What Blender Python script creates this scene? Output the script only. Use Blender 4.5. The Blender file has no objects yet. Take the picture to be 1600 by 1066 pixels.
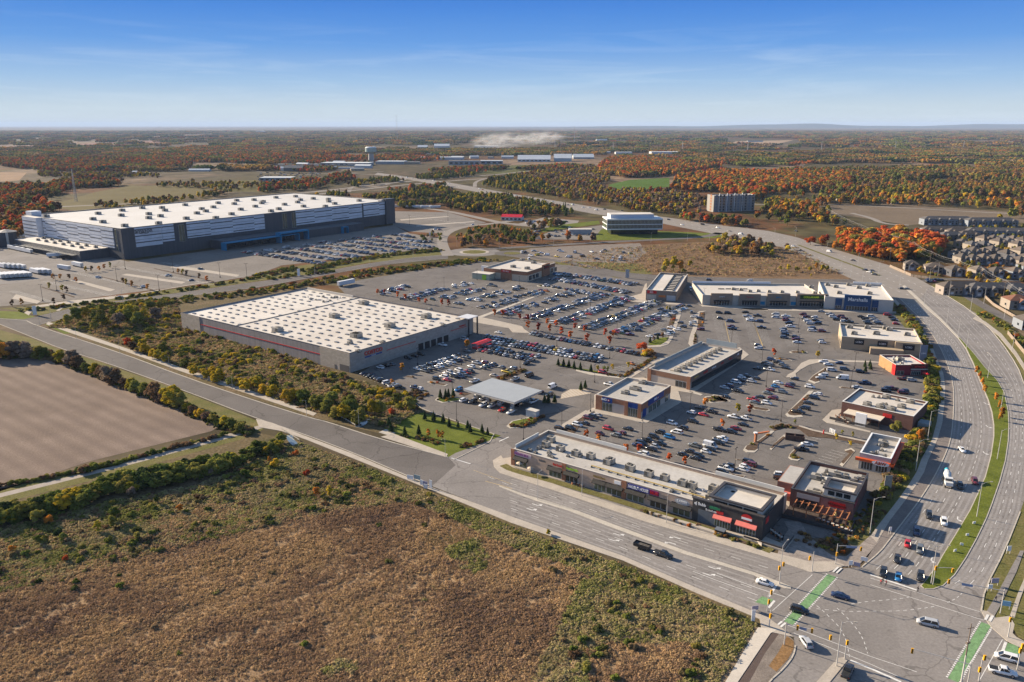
import bpy, bmesh, math, random
import numpy as np
from mathutils import Vector, Matrix
random.seed(7); rng = np.random.default_rng(11)
sc = bpy.context.scene
HCAM = 120.0; F = 1240.0; HORIZON = 195.0
PITCH = math.atan((533 - HORIZON) / F)
cam = bpy.data.cameras.new('camera'); camo = bpy.data.objects.new('camera', cam)
sc.collection.objects.link(camo); sc.camera = camo
cam.sensor_width = 36; cam.lens = F / 1600 * 36
cam.clip_start = 1; cam.clip_end = 120000
camo.location = (0, 0, HCAM); camo.rotation_euler = (math.pi / 2 - PITCH, 0, 0)
SUN_EL = math.radians(20.5); SUN_AZ = math.radians(148)      # direction towards the sun, from +X anticlockwise
w = bpy.data.worlds.new('World'); sc.world = w; w.use_nodes = True
nt = w.node_tree; nt.nodes.clear()
def N(nt, t, **k):
    n = nt.nodes.new(t)
    for a, b in k.items(): setattr(n, a, b)
    return n
sky = N(nt, 'ShaderNodeTexSky', sky_type='NISHITA', sun_disc=False, sun_elevation=SUN_EL,
        sun_rotation=math.pi / 2 - SUN_AZ, altitude=120, air_density=1.0, dust_density=0.6, ozone_density=2.5)
tc = N(nt, 'ShaderNodeTexCoord'); sep = N(nt, 'ShaderNodeSeparateXYZ')
nt.links.new(tc.outputs['Generated'], sep.inputs[0])
ramp = N(nt, 'ShaderNodeValToRGB'); cr = ramp.color_ramp          # radiance by height above the horizon: pale band, then deep autumn blue
K = 0.25
def srgb(r, g, b): return tuple(((c / 255) / 12.92 if c < 10 else ((c / 255 + .055) / 1.055) ** 2.4) * K * 4 for c in (r, g, b))
SKYC = ((0.0, (212, 224, 231)), (0.02, (202, 219, 231)), (0.05, (164, 199, 234)), (0.09, (108, 164, 232)), (0.125, (82, 144, 226)), (0.15, (66, 128, 218)))
cr.elements[0].position = 0.0; cr.elements[0].color = (*srgb(*SKYC[0][1]), 1); cr.elements[1].position = 0.15; cr.elements[1].color = (*srgb(*SKYC[-1][1]), 1)
for p, c in SKYC[1:-1]:
    e = cr.elements.new(p); e.color = (*srgb(*c), 1)
nt.links.new(sep.outputs[2], ramp.inputs[0])
sca = N(nt, 'ShaderNodeVectorMath', operation='SCALE'); sca.inputs['Scale'].default_value = 5.25; nt.links.new(ramp.outputs[0], sca.inputs[0])
up = N(nt, 'ShaderNodeMapRange'); up.inputs[1].default_value = 0.16; up.inputs[2].default_value = 0.40; nt.links.new(sep.outputs[2], up.inputs[0])
mul = N(nt, 'ShaderNodeMixRGB'); nt.links.new(up.outputs[0], mul.inputs[0]); nt.links.new(sca.outputs[0], mul.inputs[1]); nt.links.new(sky.outputs[0], mul.inputs[2])
mp = N(nt, 'ShaderNodeMapping'); mp.inputs['Scale'].default_value = (5, 5, 60); mp.inputs['Location'].default_value = (3.1, 1.7, 0.4)
ns = N(nt, 'ShaderNodeTexNoise'); ns.inputs['Scale'].default_value = 1.0; ns.inputs['Detail'].default_value = 7; ns.inputs['Roughness'].default_value = 0.62; ns.inputs['Distortion'].default_value = 0.6
nt.links.new(tc.outputs['Generated'], mp.inputs[0]); nt.links.new(mp.outputs[0], ns.inputs[0])
mr = N(nt, 'ShaderNodeMapRange'); mr.inputs[1].default_value = 0.50; mr.inputs[2].default_value = 0.74; mr.inputs[4].default_value = 0.22
nt.links.new(ns.outputs[0], mr.inputs[0])
lo = N(nt, 'ShaderNodeMapRange'); lo.inputs[1].default_value = 0.13; lo.inputs[2].default_value = 0.06
nt.links.new(sep.outputs[2], lo.inputs[0])
mm = N(nt, 'ShaderNodeMath', operation='MULTIPLY'); nt.links.new(mr.outputs[0], mm.inputs[0]); nt.links.new(lo.outputs[0], mm.inputs[1])
cl = N(nt, 'ShaderNodeMixRGB'); cl.inputs[2].default_value = (4.4, 5.0, 5.4, 1)
nt.links.new(mm.outputs[0], cl.inputs[0]); nt.links.new(mul.outputs[0], cl.inputs[1])
bg = N(nt, 'ShaderNodeBackground'); bg.inputs[1].default_value = 0.075
ou = N(nt, 'ShaderNodeOutputWorld'); nt.links.new(cl.outputs[0], bg.inputs[0]); nt.links.new(bg.outputs[0], ou.inputs[0])
sun = bpy.data.lights.new('sun', 'SUN'); sun.energy = 5.0; sun.angle = math.radians(0.5); sun.color = (1.0, 0.84, 0.63)
suno = bpy.data.objects.new('sun', sun); sc.collection.objects.link(suno)
sd = Vector((math.cos(SUN_EL) * math.cos(SUN_AZ), math.cos(SUN_EL) * math.sin(SUN_AZ), math.sin(SUN_EL)))
suno.rotation_euler = sd.to_track_quat('Z', 'Y').to_euler()
sc.view_settings.view_transform = 'Standard'; sc.view_settings.look = 'None'
sc.view_settings.exposure = 1.3; sc.view_settings.gamma = 1.0
sc.cycles.max_bounces = 5; sc.cycles.diffuse_bounces = 2; sc.cycles.glossy_bounces = 2
sc.cycles.transmission_bounces = 2; sc.cycles.volume_bounces = 0; sc.cycles.transparent_max_bounces = 8
sc.cycles.use_denoising = True; sc.cycles.sample_clamp_indirect = 4
cp, sp = math.cos(PITCH), math.sin(PITCH)
def P(x, y, z=0.0):
    u = (x - 800) / F; v = (y - 533) / F
    s = (HCAM - z) / (sp + v * cp)
    return (u * s, (cp - v * sp) * s)
def PV(x, y, z=0.0):
    a = P(x, y, z); return Vector((a[0], a[1], z))
def crop(ox, oy, pts, k=6.6625):
    return [(ox + x / k, oy + y / k) for x, y in pts]
def to_px(X, Y, Z=0.0):
    d = Z - HCAM; fw = Y * cp - d * sp; up = Y * sp + d * cp
    return 800 + F * X / fw, 533 - F * up / fw
MATS = {}
def mat(name, col=(0.5, 0.5, 0.5), rough=0.8, var=0.12, scale=0.4, col2=None, fine=None, metal=0.0, bump=0.0, spec=0.3, wave=None, info=False, brick=None, coat=0.0, crack=0.0):
    if name in MATS: return MATS[name]
    if rough >= 0.9: spec = 0.04
    m = bpy.data.materials.new(name); m.use_nodes = True; MATS[name] = m
    t = m.node_tree; b = t.nodes['Principled BSDF']
    b.inputs['Roughness'].default_value = rough; b.inputs['Metallic'].default_value = metal
    b.inputs['Specular IOR Level'].default_value = spec
    if coat: b.inputs['Coat Weight'].default_value = coat; b.inputs['Coat Roughness'].default_value = 0.08
    c4 = lambda c: (c[0], c[1], c[2], 1)
    if var == 0 and not col2 and not wave:
        b.inputs['Base Color'].default_value = c4(col); return m
    co = N(t, 'ShaderNodeTexCoord')
    n1 = N(t, 'ShaderNodeTexNoise'); n1.inputs['Scale'].default_value = scale; n1.inputs['Detail'].default_value = 8; n1.inputs['Roughness'].default_value = 0.62
    t.links.new(co.outputs['Object'], n1.inputs[0])
    rp = N(t, 'ShaderNodeValToRGB'); t.links.new(n1.outputs[0], rp.inputs[0])
    c2 = col2 or tuple(min(1, c * (1 + var)) for c in col); c1 = col if col2 else tuple(c * (1 - var) for c in col)
    rp.color_ramp.elements[0].position = 0.32; rp.color_ramp.elements[0].color = c4(c1)
    rp.color_ramp.elements[1].position = 0.68; rp.color_ramp.elements[1].color = c4(c2)
    out = rp.outputs[0]
    n2 = N(t, 'ShaderNodeTexNoise'); n2.inputs['Scale'].default_value = fine or scale * 9; n2.inputs['Detail'].default_value = 6
    t.links.new(co.outputs['Object'], n2.inputs[0])
    r2 = N(t, 'ShaderNodeMapRange'); r2.inputs[1].default_value = 0.3; r2.inputs[2].default_value = 0.7
    r2.inputs[3].default_value = 1 - var * 1.1; r2.inputs[4].default_value = 1 + var * 1.1
    t.links.new(n2.outputs[0], r2.inputs[0])
    mx = N(t, 'ShaderNodeVectorMath', operation='SCALE'); t.links.new(out, mx.inputs[0]); t.links.new(r2.outputs[0], mx.inputs['Scale']); out = mx.outputs[0]
    if crack:     # sealed cracks, patches and stains
        dn = N(t, 'ShaderNodeTexNoise'); dn.inputs['Scale'].default_value = 0.25; dn.inputs['Detail'].default_value = 4; t.links.new(co.outputs['Object'], dn.inputs[0])
        da = N(t, 'ShaderNodeVectorMath', operation='MULTIPLY_ADD'); da.inputs[1].default_value = (5, 5, 0); t.links.new(dn.outputs['Color'], da.inputs[0]); t.links.new(co.outputs['Object'], da.inputs[2])
        v1 = N(t, 'ShaderNodeTexVoronoi', feature='DISTANCE_TO_EDGE'); v1.inputs['Scale'].default_value = 0.055; t.links.new(da.outputs[0], v1.inputs[0])
        m1 = N(t, 'ShaderNodeMapRange'); m1.inputs[1].default_value = 0.004; m1.inputs[2].default_value = 0.012; m1.inputs[3].default_value = 1 - crack; m1.inputs[4].default_value = 1; t.links.new(v1.outputs['Distance'], m1.inputs[0])
        v2 = N(t, 'ShaderNodeTexVoronoi'); v2.inputs['Scale'].default_value = 0.045; t.links.new(co.outputs['Object'], v2.inputs[0]); s2 = N(t, 'ShaderNodeSeparateColor'); t.links.new(v2.outputs['Color'], s2.inputs[0])
        m2 = N(t, 'ShaderNodeMapRange'); m2.inputs[3].default_value = 0.93; m2.inputs[4].default_value = 1.06; t.links.new(s2.outputs[0], m2.inputs[0])
        st = N(t, 'ShaderNodeTexNoise'); st.inputs['Scale'].default_value = 0.6; st.inputs['Detail'].default_value = 5; t.links.new(co.outputs['Object'], st.inputs[0]); m3 = N(t, 'ShaderNodeMapRange'); m3.inputs[1].default_value = 0.62; m3.inputs[2].default_value = 0.75; m3.inputs[3].default_value = 1; m3.inputs[4].default_value = 0.75; t.links.new(st.outputs[0], m3.inputs[0])
        ma = N(t, 'ShaderNodeMath', operation='MULTIPLY'); t.links.new(m1.outputs[0], ma.inputs[0]); t.links.new(m2.outputs[0], ma.inputs[1]); mb2 = N(t, 'ShaderNodeMath', operation='MULTIPLY'); t.links.new(ma.outputs[0], mb2.inputs[0]); t.links.new(m3.outputs[0], mb2.inputs[1])
        cs = N(t, 'ShaderNodeVectorMath', operation='SCALE'); t.links.new(out, cs.inputs[0]); t.links.new(mb2.outputs[0], cs.inputs['Scale']); out = cs.outputs[0]
    if wave:      # (direction angle, period, strength, colour): bands such as rows, ribs, planks
        ang, per, st, wc = wave
        mpn = N(t, 'ShaderNodeMapping'); mpn.inputs['Rotation'].default_value = (0, 0, -ang) if ang is not None else (0, math.pi / 2, 0)
        t.links.new(co.outputs['Object'], mpn.inputs[0])
        wv = N(t, 'ShaderNodeTexWave'); wv.inputs['Scale'].default_value = 1 / per * 0.314; wv.inputs['Distortion'].default_value = 0.6; wv.inputs['Detail'].default_value = 2; wv.inputs['Detail Scale'].default_value = 0.3
        t.links.new(mpn.outputs[0], wv.inputs[0])
        ml = N(t, 'ShaderNodeMath', operation='MULTIPLY'); ml.inputs[1].default_value = st; t.links.new(wv.outputs[1], ml.inputs[0])
        mw = N(t, 'ShaderNodeMixRGB'); mw.inputs[2].default_value = c4(wc); t.links.new(ml.outputs[0], mw.inputs[0]); t.links.new(out, mw.inputs[1]); out = mw.outputs[0]
    if brick:     # (w, h, mortar colour)
        bk = N(t, 'ShaderNodeTexBrick'); bk.inputs['Brick Width'].default_value = brick[0]; bk.inputs['Row Height'].default_value = brick[1]
        bk.inputs['Scale'].default_value = 1; bk.inputs['Mortar Size'].default_value = 0.03; bk.inputs['Color1'].default_value = (1, 1, 1, 1); bk.inputs['Color2'].default_value = (0.82, 0.82, 0.82, 1); bk.inputs['Mortar'].default_value = c4(brick[2])
        cb = N(t, 'ShaderNodeSeparateXYZ'); t.links.new(co.outputs['Object'], cb.inputs[0])
        ad = N(t, 'ShaderNodeMath', operation='ADD'); t.links.new(cb.outputs[0], ad.inputs[0]); t.links.new(cb.outputs[1], ad.inputs[1])
        cc = N(t, 'ShaderNodeCombineXYZ'); t.links.new(ad.outputs[0], cc.inputs[0]); t.links.new(cb.outputs[2], cc.inputs[1]); t.links.new(cc.outputs[0], bk.inputs[0])
        mb = N(t, 'ShaderNodeMixRGB', blend_type='MULTIPLY'); mb.inputs[0].default_value = 1; t.links.new(out, mb.inputs[1]); t.links.new(bk.outputs[0], mb.inputs[2]); out = mb.outputs[0]
    t.links.new(out, b.inputs['Base Color'])
    if bump:
        bp = N(t, 'ShaderNodeBump'); bp.inputs['Strength'].default_value = 0.6; bp.inputs['Distance'].default_value = bump
        t.links.new(n2.outputs[0], bp.inputs['Height']); t.links.new(bp.outputs[0], b.inputs['Normal'])
    return m
def leafmat(name, stops, locscale=0.0, rnd=1.0, inner=0.3, nscale=0.6):
    """foliage: colour chosen per plant (random + where it stands), broken up by noise inside the crown"""
    if name in MATS: return MATS[name]
    m = bpy.data.materials.new(name); m.use_nodes = True; MATS[name] = m
    t = m.node_tree; b = t.nodes['Principled BSDF']; b.inputs['Roughness'].default_value = 0.9; b.inputs['Specular IOR Level'].default_value = 0.08
    oi = N(t, 'ShaderNodeObjectInfo'); co = N(t, 'ShaderNodeTexCoord')
    a = N(t, 'ShaderNodeMath', operation='MULTIPLY_ADD'); a.inputs[1].default_value = rnd; a.inputs[2].default_value = (1 - rnd) / 2
    t.links.new(oi.outputs['Random'], a.inputs[0]); cur = a.outputs[0]
    if locscale:
        ln = N(t, 'ShaderNodeTexNoise'); ln.inputs['Scale'].default_value = locscale; ln.inputs['Detail'].default_value = 3
        t.links.new(oi.outputs['Location'], ln.inputs[0])
        s = N(t, 'ShaderNodeMath', operation='MULTIPLY_ADD'); s.inputs[1].default_value = 2.6; s.inputs[2].default_value = -1.3
        t.links.new(ln.outputs[0], s.inputs[0])
        ad = N(t, 'ShaderNodeMath', operation='ADD'); t.links.new(cur, ad.inputs[0]); t.links.new(s.outputs[0], ad.inputs[1]); cur = ad.outputs[0]
    nn = N(t, 'ShaderNodeTexNoise'); nn.inputs['Scale'].default_value = nscale; nn.inputs['Detail'].default_value = 4
    t.links.new(co.outputs['Object'], nn.inputs[0])
    s2 = N(t, 'ShaderNodeMath', operation='MULTIPLY_ADD'); s2.inputs[1].default_value = inner * 2; s2.inputs[2].default_value = -inner
    t.links.new(nn.outputs[0], s2.inputs[0])
    ad2 = N(t, 'ShaderNodeMath', operation='ADD', use_clamp=True); t.links.new(cur, ad2.inputs[0]); t.links.new(s2.outputs[0], ad2.inputs[1])
    rp = N(t, 'ShaderNodeValToRGB'); r = rp.color_ramp; n = len(stops)
    r.elements[0].position = 0; r.elements[0].color = (*stops[0], 1); r.elements[1].position = 1; r.elements[1].color = (*stops[-1], 1)
    for i in range(1, n - 1): r.elements.new(i / (n - 1)).color = (*stops[i], 1)
    t.links.new(ad2.outputs[0], rp.inputs[0])
    hv = N(t, 'ShaderNodeMapRange'); hv.inputs[3].default_value = 0.85; hv.inputs[4].default_value = 1.5
    n3 = N(t, 'ShaderNodeTexWhiteNoise'); n3.noise_dimensions = '1D'; t.links.new(oi.outputs['Random'], n3.inputs['W']); t.links.new(n3.outputs[0], hv.inputs[0])
    vs = N(t, 'ShaderNodeVectorMath', operation='SCALE'); t.links.new(rp.outputs[0], vs.inputs[0]); t.links.new(hv.outputs[0], vs.inputs['Scale'])
    t.nodes.remove(b); df = N(t, 'ShaderNodeBsdfDiffuse'); tl = N(t, 'ShaderNodeBsdfTranslucent'); mxs = N(t, 'ShaderNodeMixShader'); mxs.inputs[0].default_value = 0.32
    t.links.new(vs.outputs[0], df.inputs[0]); t.links.new(vs.outputs[0], tl.inputs[0]); t.links.new(df.outputs[0], mxs.inputs[1]); t.links.new(tl.outputs[0], mxs.inputs[2]); t.links.new(mxs.outputs[0], t.nodes['Material Output'].inputs['Surface'])
    return m
def link(o): sc.collection.objects.link(o); return o
class MB:
    def __init__(s): s.v = []; s.f = []; s.mi = []; s.cur = 0
    def face(s, pts):
        n = len(s.v); s.v += [tuple(p) for p in pts]; s.f.append(tuple(range(n, n + len(pts)))); s.mi.append(s.cur)
    def box(s, x0, x1, y0, y1, z0, z1, M=None):
        n = len(s.v); c = [(x, y, z) for z in (z0, z1) for x, y in ((x0, y0), (x1, y0), (x1, y1), (x0, y1))]
        if M is not None: c = [tuple(M @ Vector(p)) for p in c]
        s.v += c
        for f in ((3, 2, 1, 0), (4, 5, 6, 7), (0, 1, 5, 4), (1, 2, 6, 5), (2, 3, 7, 6), (3, 0, 4, 7)):
            s.f.append(tuple(n + i for i in f)); s.mi.append(s.cur)
        return s
    def prism(s, pts, z0, z1):
        a = sum(p[0] * q[1] - q[0] * p[1] for p, q in zip(pts, pts[1:] + pts[:1]))
        if a < 0: pts = pts[::-1]
        n = len(s.v); k = len(pts)
        s.v += [(p[0], p[1], z0) for p in pts] + [(p[0], p[1], z1) for p in pts]
        s.f.append(tuple(range(n + k, n + 2 * k))); s.mi.append(s.cur)
        for i in range(k):
            j = (i + 1) % k; s.f.append((n + i, n + j, n + k + j, n + k + i)); s.mi.append(s.cur)
        return s
    def tube(s, p, q, r0, r1=None, n=6, cap=True):
        r1 = r0 if r1 is None else r1; p = Vector(p); q = Vector(q); d = (q - p).normalized()
        a = d.cross(Vector((0, 0, 1)) if abs(d.z) < .9 else Vector((1, 0, 0))).normalized(); b = d.cross(a)
        k = len(s.v)
        for c, r in ((p, r0), (q, r1)):
            for i in range(n):
                t = 2 * math.pi * i / n; s.v.append(tuple(c + a * math.cos(t) * r + b * math.sin(t) * r))
        for i in range(n):
            j = (i + 1) % n; s.f.append((k + j, k + i, k + n + i, k + n + j)); s.mi.append(s.cur)
        if cap:
            s.f.append(tuple(range(k, k + n))); s.f.append(tuple(range(k + 2 * n - 1, k + n - 1, -1))); s.mi += [s.cur] * 2
        return s
    def mesh(s, name, mats):
        me = bpy.data.meshes.new(name); me.from_pydata(s.v, [], s.f)
        for m in (mats if isinstance(mats, (list, tuple)) else [mats]): me.materials.append(m)
        if any(s.mi): me.polygons.foreach_set('material_index', s.mi)
        me.update(); return me
    def build(s, name, mats, parent=None, **props):
        o = bpy.data.objects.new(name, s.mesh(name, mats)); link(o)
        if parent is not None: o.parent = parent
        for k, v in props.items(): o[k] = v
        return o
def empty(name, loc, rz=0.0):
    o = bpy.data.objects.new(name, None); o.empty_display_size = 0.5; o.location = loc; o.rotation_euler = (0, 0, rz); return link(o)
THINGS = []   # (object, description, where, category, group) -> labels are written at the end
def tag(o, label, cat, group=None):
    o['label'] = label; o['category'] = cat
    if group: o['group'] = group
    return o
def later(o, desc, where, cat, group): THINGS.append((o, desc, where, cat, group)); o['category'] = cat; o['group'] = group
def struct(name, mb, m): o = mb.build(name, m); o['kind'] = 'structure'; return o
def sheet(name, px, z, m):
    mb = MB(); pts = [P(*p) for p in px]
    a = sum(p[0] * q[1] - q[0] * p[1] for p, q in zip(pts, pts[1:] + pts[:1]))
    if a < 0: pts = pts[::-1]
    mb.face([(p[0], p[1], z) for p in pts]); return struct(name, mb, m)
def slab(name, px, h, m, z0=0.0):
    mb = MB(); mb.prism([P(*p) for p in px], z0, h); return struct(name, mb, m)
def lerp(a, b, t): return tuple(x + (y - x) * t for x, y in zip(a, b))
def resample(pts, n):
    """polyline in ground metres -> n evenly spaced points"""
    d = [0]
    for a, b in zip(pts, pts[1:]): d.append(d[-1] + math.dist(a, b))
    out = []
    for i in range(n):
        t = d[-1] * i / (n - 1); k = 0
        while k < len(d) - 2 and d[k + 1] < t: k += 1
        out.append(lerp(pts[k], pts[k + 1], (t - d[k]) / max(1e-9, d[k + 1] - d[k])))
    return out
def smooth(pts, it=2):
    for _ in range(it):
        q = [pts[0]]
        for a, b in zip(pts, pts[1:]): q += [lerp(a, b, .25), lerp(a, b, .75)]
        pts = q + [pts[-1]]
    return pts
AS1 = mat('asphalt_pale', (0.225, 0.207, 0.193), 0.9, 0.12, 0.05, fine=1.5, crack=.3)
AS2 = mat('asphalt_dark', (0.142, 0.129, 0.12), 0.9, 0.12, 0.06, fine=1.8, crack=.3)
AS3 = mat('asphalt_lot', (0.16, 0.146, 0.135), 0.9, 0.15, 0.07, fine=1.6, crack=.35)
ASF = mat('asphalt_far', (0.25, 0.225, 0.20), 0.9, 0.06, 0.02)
CON = mat('concrete_walk', (0.40, 0.355, 0.30), 0.9, 0.10, 0.3)
CON2 = mat('concrete_kerb', (0.44, 0.40, 0.34), 0.9, 0.10, 0.3)
PAINT = mat('white_road_paint', (0.62, 0.61, 0.58), 0.8, 0.16, 0.8)
YPAINT = mat('yellow_road_paint', (0.50, 0.36, 0.14), 0.8, 0.2, 0.8)
GPAINT = mat('green_bike_paint', (0.15, 0.27, 0.12), 0.8, 0.3, 0.9)
LAWN = mat('lawn', (0.085, 0.105, 0.018), 0.95, 0.25, 0.12, col2=(0.14, 0.16, 0.03), fine=2.0, bump=0.1)
VERGE = mat('verge_grass', (0.10, 0.105, 0.03), 0.95, 0.3, 0.10, col2=(0.17, 0.14, 0.06), fine=1.5, bump=0.1)
SCRUBG = mat('rough_ground', (0.085, 0.075, 0.035), 0.95, 0.35, 0.05, col2=(0.17, 0.12, 0.07), fine=0.9, bump=0.25)
MEADG = mat('meadow_ground', (0.19, 0.125, 0.075), 0.95, 0.3, 0.07, col2=(0.36, 0.245, 0.14), fine=1.3, bump=0.3)
_a, _b = P(120, 580), P(292, 647)
FIELD = mat('stubble_field_soil', (0.165, 0.125, 0.10), 0.95, 0.2, 0.05, col2=(0.235, 0.18, 0.145), fine=1.6, wave=(math.atan2(_b[1] - _a[1], _b[0] - _a[0]) + math.pi / 2, 7.0, 0.42, (0.125, 0.095, 0.08)), bump=.15)
MULCH = mat('planting_bed_soil', (0.10, 0.07, 0.05), 0.95, 0.3, 0.5)
GRAVEL = mat('gravel_ground', (0.20, 0.17, 0.145), 0.95, 0.2, 0.2, fine=2.5)
def land_material():
    m = bpy.data.materials.new('autumn_land'); m.use_nodes = True; t = m.node_tree; b = t.nodes['Principled BSDF']
    b.inputs['Roughness'].default_value = 0.95; b.inputs['Specular IOR Level'].default_value = 0.05
    co = N(t, 'ShaderNodeTexCoord')
    mp = N(t, 'ShaderNodeMapping'); mp.inputs['Scale'].default_value = (1, 0.55, 1); mp.inputs['Rotation'].default_value = (0, 0, 0.6); t.links.new(co.outputs['Object'], mp.inputs[0])
    vo = N(t, 'ShaderNodeTexVoronoi'); vo.inputs['Scale'].default_value = 0.0016; t.links.new(mp.outputs[0], vo.inputs[0])
    sx = N(t, 'ShaderNodeSeparateColor'); t.links.new(vo.outputs['Color'], sx.inputs[0])
    n = N(t, 'ShaderNodeTexNoise'); n.inputs['Scale'].default_value = 0.0025; n.inputs['Detail'].default_value = 9; n.inputs['Roughness'].default_value = 0.7; t.links.new(co.outputs['Object'], n.inputs[0])
    ad = N(t, 'ShaderNodeMath', operation='MULTIPLY_ADD'); ad.inputs[1].default_value = 0.45; t.links.new(sx.outputs[0], ad.inputs[0]); t.links.new(n.outputs[0], ad.inputs[2])
    r = N(t, 'ShaderNodeValToRGB'); t.links.new(ad.outputs[0], r.inputs[0]); e = r.color_ramp
    e.elements[0].position = 0.3; e.elements[0].color = (0.035, 0.035, 0.02, 1); e.elements[1].position = 1.0; e.elements[1].color = (0.17, 0.12, 0.08, 1)
    for p, c in ((0.45, (0.06, 0.05, 0.025)), (0.58, (0.12, 0.055, 0.025)), (0.66, (0.085, 0.07, 0.03)), (0.80, (0.075, 0.06, 0.035)), (0.92, (0.21, 0.145, 0.095))):
        e.elements.new(p).color = (*c, 1)
    n2 = N(t, 'ShaderNodeTexNoise'); n2.inputs['Scale'].default_value = 0.03; n2.inputs['Detail'].default_value = 8; t.links.new(co.outputs['Object'], n2.inputs[0])
    mr = N(t, 'ShaderNodeMapRange'); mr.inputs[1].default_value = 0.35; mr.inputs[2].default_value = 0.65; mr.inputs[3].default_value = 0.65; mr.inputs[4].default_value = 1.3; t.links.new(n2.outputs[0], mr.inputs[0])
    vs = N(t, 'ShaderNodeVectorMath', operation='SCALE'); t.links.new(r.outputs[0], vs.inputs[0]); t.links.new(mr.outputs[0], vs.inputs['Scale']); t.links.new(vs.outputs[0], b.inputs['Base Color'])
    return m
mb = MB(); S = 60000
mb.face([(-S, -2000, -0.02), (S, -2000, -0.02), (S, S, -0.02), (-S, S, -0.02)])
struct('ground', mb, land_material())
sheet('meadow_floor', [(-400, 700), (0, 860), (60, 845), (160, 812), (300, 792), (420, 740), (470, 700), (640, 760), (1010, 925), (1190, 985), (1120, 1066), (1080, 1250), (-600, 1250)], 0.0, MEADG)
sheet('rough_scrub_floor', [(-300, 780), (0, 779), (175, 735), (400, 676), (470, 690), (690, 775), (1195, 966), (1190, 985), (1010, 935), (640, 765), (470, 705), (420, 745), (300, 797), (160, 817), (60, 850), (-300, 950)], 0.012, SCRUBG)
sheet('field', [(-260, 540), (0, 556), (82, 558), (120, 575), (160, 592), (210, 613), (260, 630), (330, 655), (345, 665), (330, 674), (225, 700), (137, 722), (0, 768), (-300, 850)], 0.02, FIELD)
sheet('scrub_by_warehouse', [(62, 505), (135, 470), (400, 452), (700, 408), (735, 412), (640, 455), (500, 445), (282, 492), (547, 590), (650, 622), (660, 640), (612, 682), (480, 650), (290, 590), (187, 551)], 0.01, SCRUBG)
sheet('brown_lot_floor', [(905, 418), (870, 410), (960, 385), (1100, 378), (1250, 385), (1330, 432), (1325, 438), (1060, 432)], 0.01, mat('brown_lot_ground', (0.13, 0.085, 0.05), 0.95, 0.25, 0.05, col2=(0.20, 0.13, 0.075), fine=0.6))
sheet('building_site_ground', [(790, 400), (830, 388), (900, 384), (1000, 380), (1010, 395), (990, 410), (900, 415), (850, 408)], 0.02, GRAVEL)
sheet('grass_behind_plaza', [(865, 408), (1000, 412), (1020, 428), (960, 434), (885, 421)], 0.03, VERGE)
for nm, px, c in (
    ('pasture', [(75, 322), (150, 300), (200, 291), (290, 289), (345, 300), (250, 312), (120, 330)], (0.17, 0.14, 0.06)),
    ('pasture', [(300, 286), (400, 281), (420, 300), (350, 300)], (0.15, 0.13, 0.05)),
    ('field', [(0, 229), (120, 225), (300, 217), (320, 219), (200, 226), (60, 231), (0, 234)], (0.30, 0.17, 0.13)),
    ('field', [(0, 269), (42, 270), (30, 282), (0, 284)], (0.36, 0.24, 0.15)),
    ('sports_field', [(950, 289), (985, 281), (1046, 278), (1046, 292), (1000, 297), (960, 296)], (0.10, 0.17, 0.03)),
    ('pasture', [(700, 262), (900, 255), (960, 262), (880, 272), (720, 272)], (0.13, 0.13, 0.05)),
    ('pasture', [(1130, 243), (1200, 241), (1220, 246), (1150, 249)], (0.24, 0.19, 0.09)),
    ('field', [(1150, 221), (1240, 219), (1210, 226), (1140, 225)], (0.42, 0.30, 0.20)),
    ('construction_ground', [(1280, 322), (1380, 318), (1560, 330), (1640, 335), (1640, 350), (1500, 345), (1420, 352), (1330, 338), (1280, 334)], (0.22, 0.17, 0.12)),
    ('clearing', [(1395, 249), (1440, 252), (1455, 257), (1420, 255)], (0.34, 0.22, 0.15))):
    sheet(nm, px, 0.03, mat(nm + '_%d' % int(c[0] * 1000), tuple(q * .72 for q in c), 0.95, 0.14, 0.02, fine=0.3))
for nm, px in (('lawn', [(-60, 496), (0, 486), (30, 487), (57, 496), (37, 499), (0, 499), (-60, 500)]), ('lawn', [(70, 507), (105, 500), (125, 497), (140, 505), (120, 520), (100, 522)]),
               ('lawn', [(600, 668), (625, 652), (660, 645), (783, 681), (705, 717), (640, 694), (605, 680)])):
    sheet(nm, px, 0.03, LAWN)
sheet('verge', [(-60, 500), (50, 529), (100, 549), (160, 567), (292, 614), (400, 657), (410, 664), (385, 682), (345, 668), (322, 660), (292, 645), (260, 631), (210, 615), (160, 593), (120, 578), (82, 562), (-60, 560)], 0.015, VERGE)
ZR = 0.05
south_n = [(-120, 494), (37, 499), (56, 509), (187, 551), (290, 590), (400, 627), (487, 654), (510, 659), (595, 687), (700, 715)]
south_s = [(-120, 509), (0, 507), (50, 527), (100, 547), (160, 565), (292, 612), (400, 654), (470, 677), (550, 707), (632, 742), (675, 760)]
sheet('road', south_n + [(712, 727), (675, 760)] + south_s[::-1], ZR, AS2)
sheet('road', [(675, 760), (712, 727), (700, 715), (712, 708), (780, 683), (800, 700), (1195, 868), (1240, 884), (1267, 893), (1347, 886), (1375, 863), (1410, 817), (1448, 764), (1473, 720), (1489, 660), (1491, 620),
      (1484, 580), (1460, 527), (1443, 500), (1426, 484), (1385, 460), (1420, 438), (1455, 447), (1525, 490), (1562, 531), (1590, 572), (1600, 600), (1615, 650), (1615, 740), (1594, 800), (1570, 860), (1539, 920), (1533, 956), (1545, 975), (1580, 1010), (1640, 1040), (1640, 1250), (1150, 1250), (1201, 1066), (1243, 1009), (1240, 996), (1200, 967), (1090, 921), (975, 871), (800, 809)], ZR, AS1)
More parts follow.
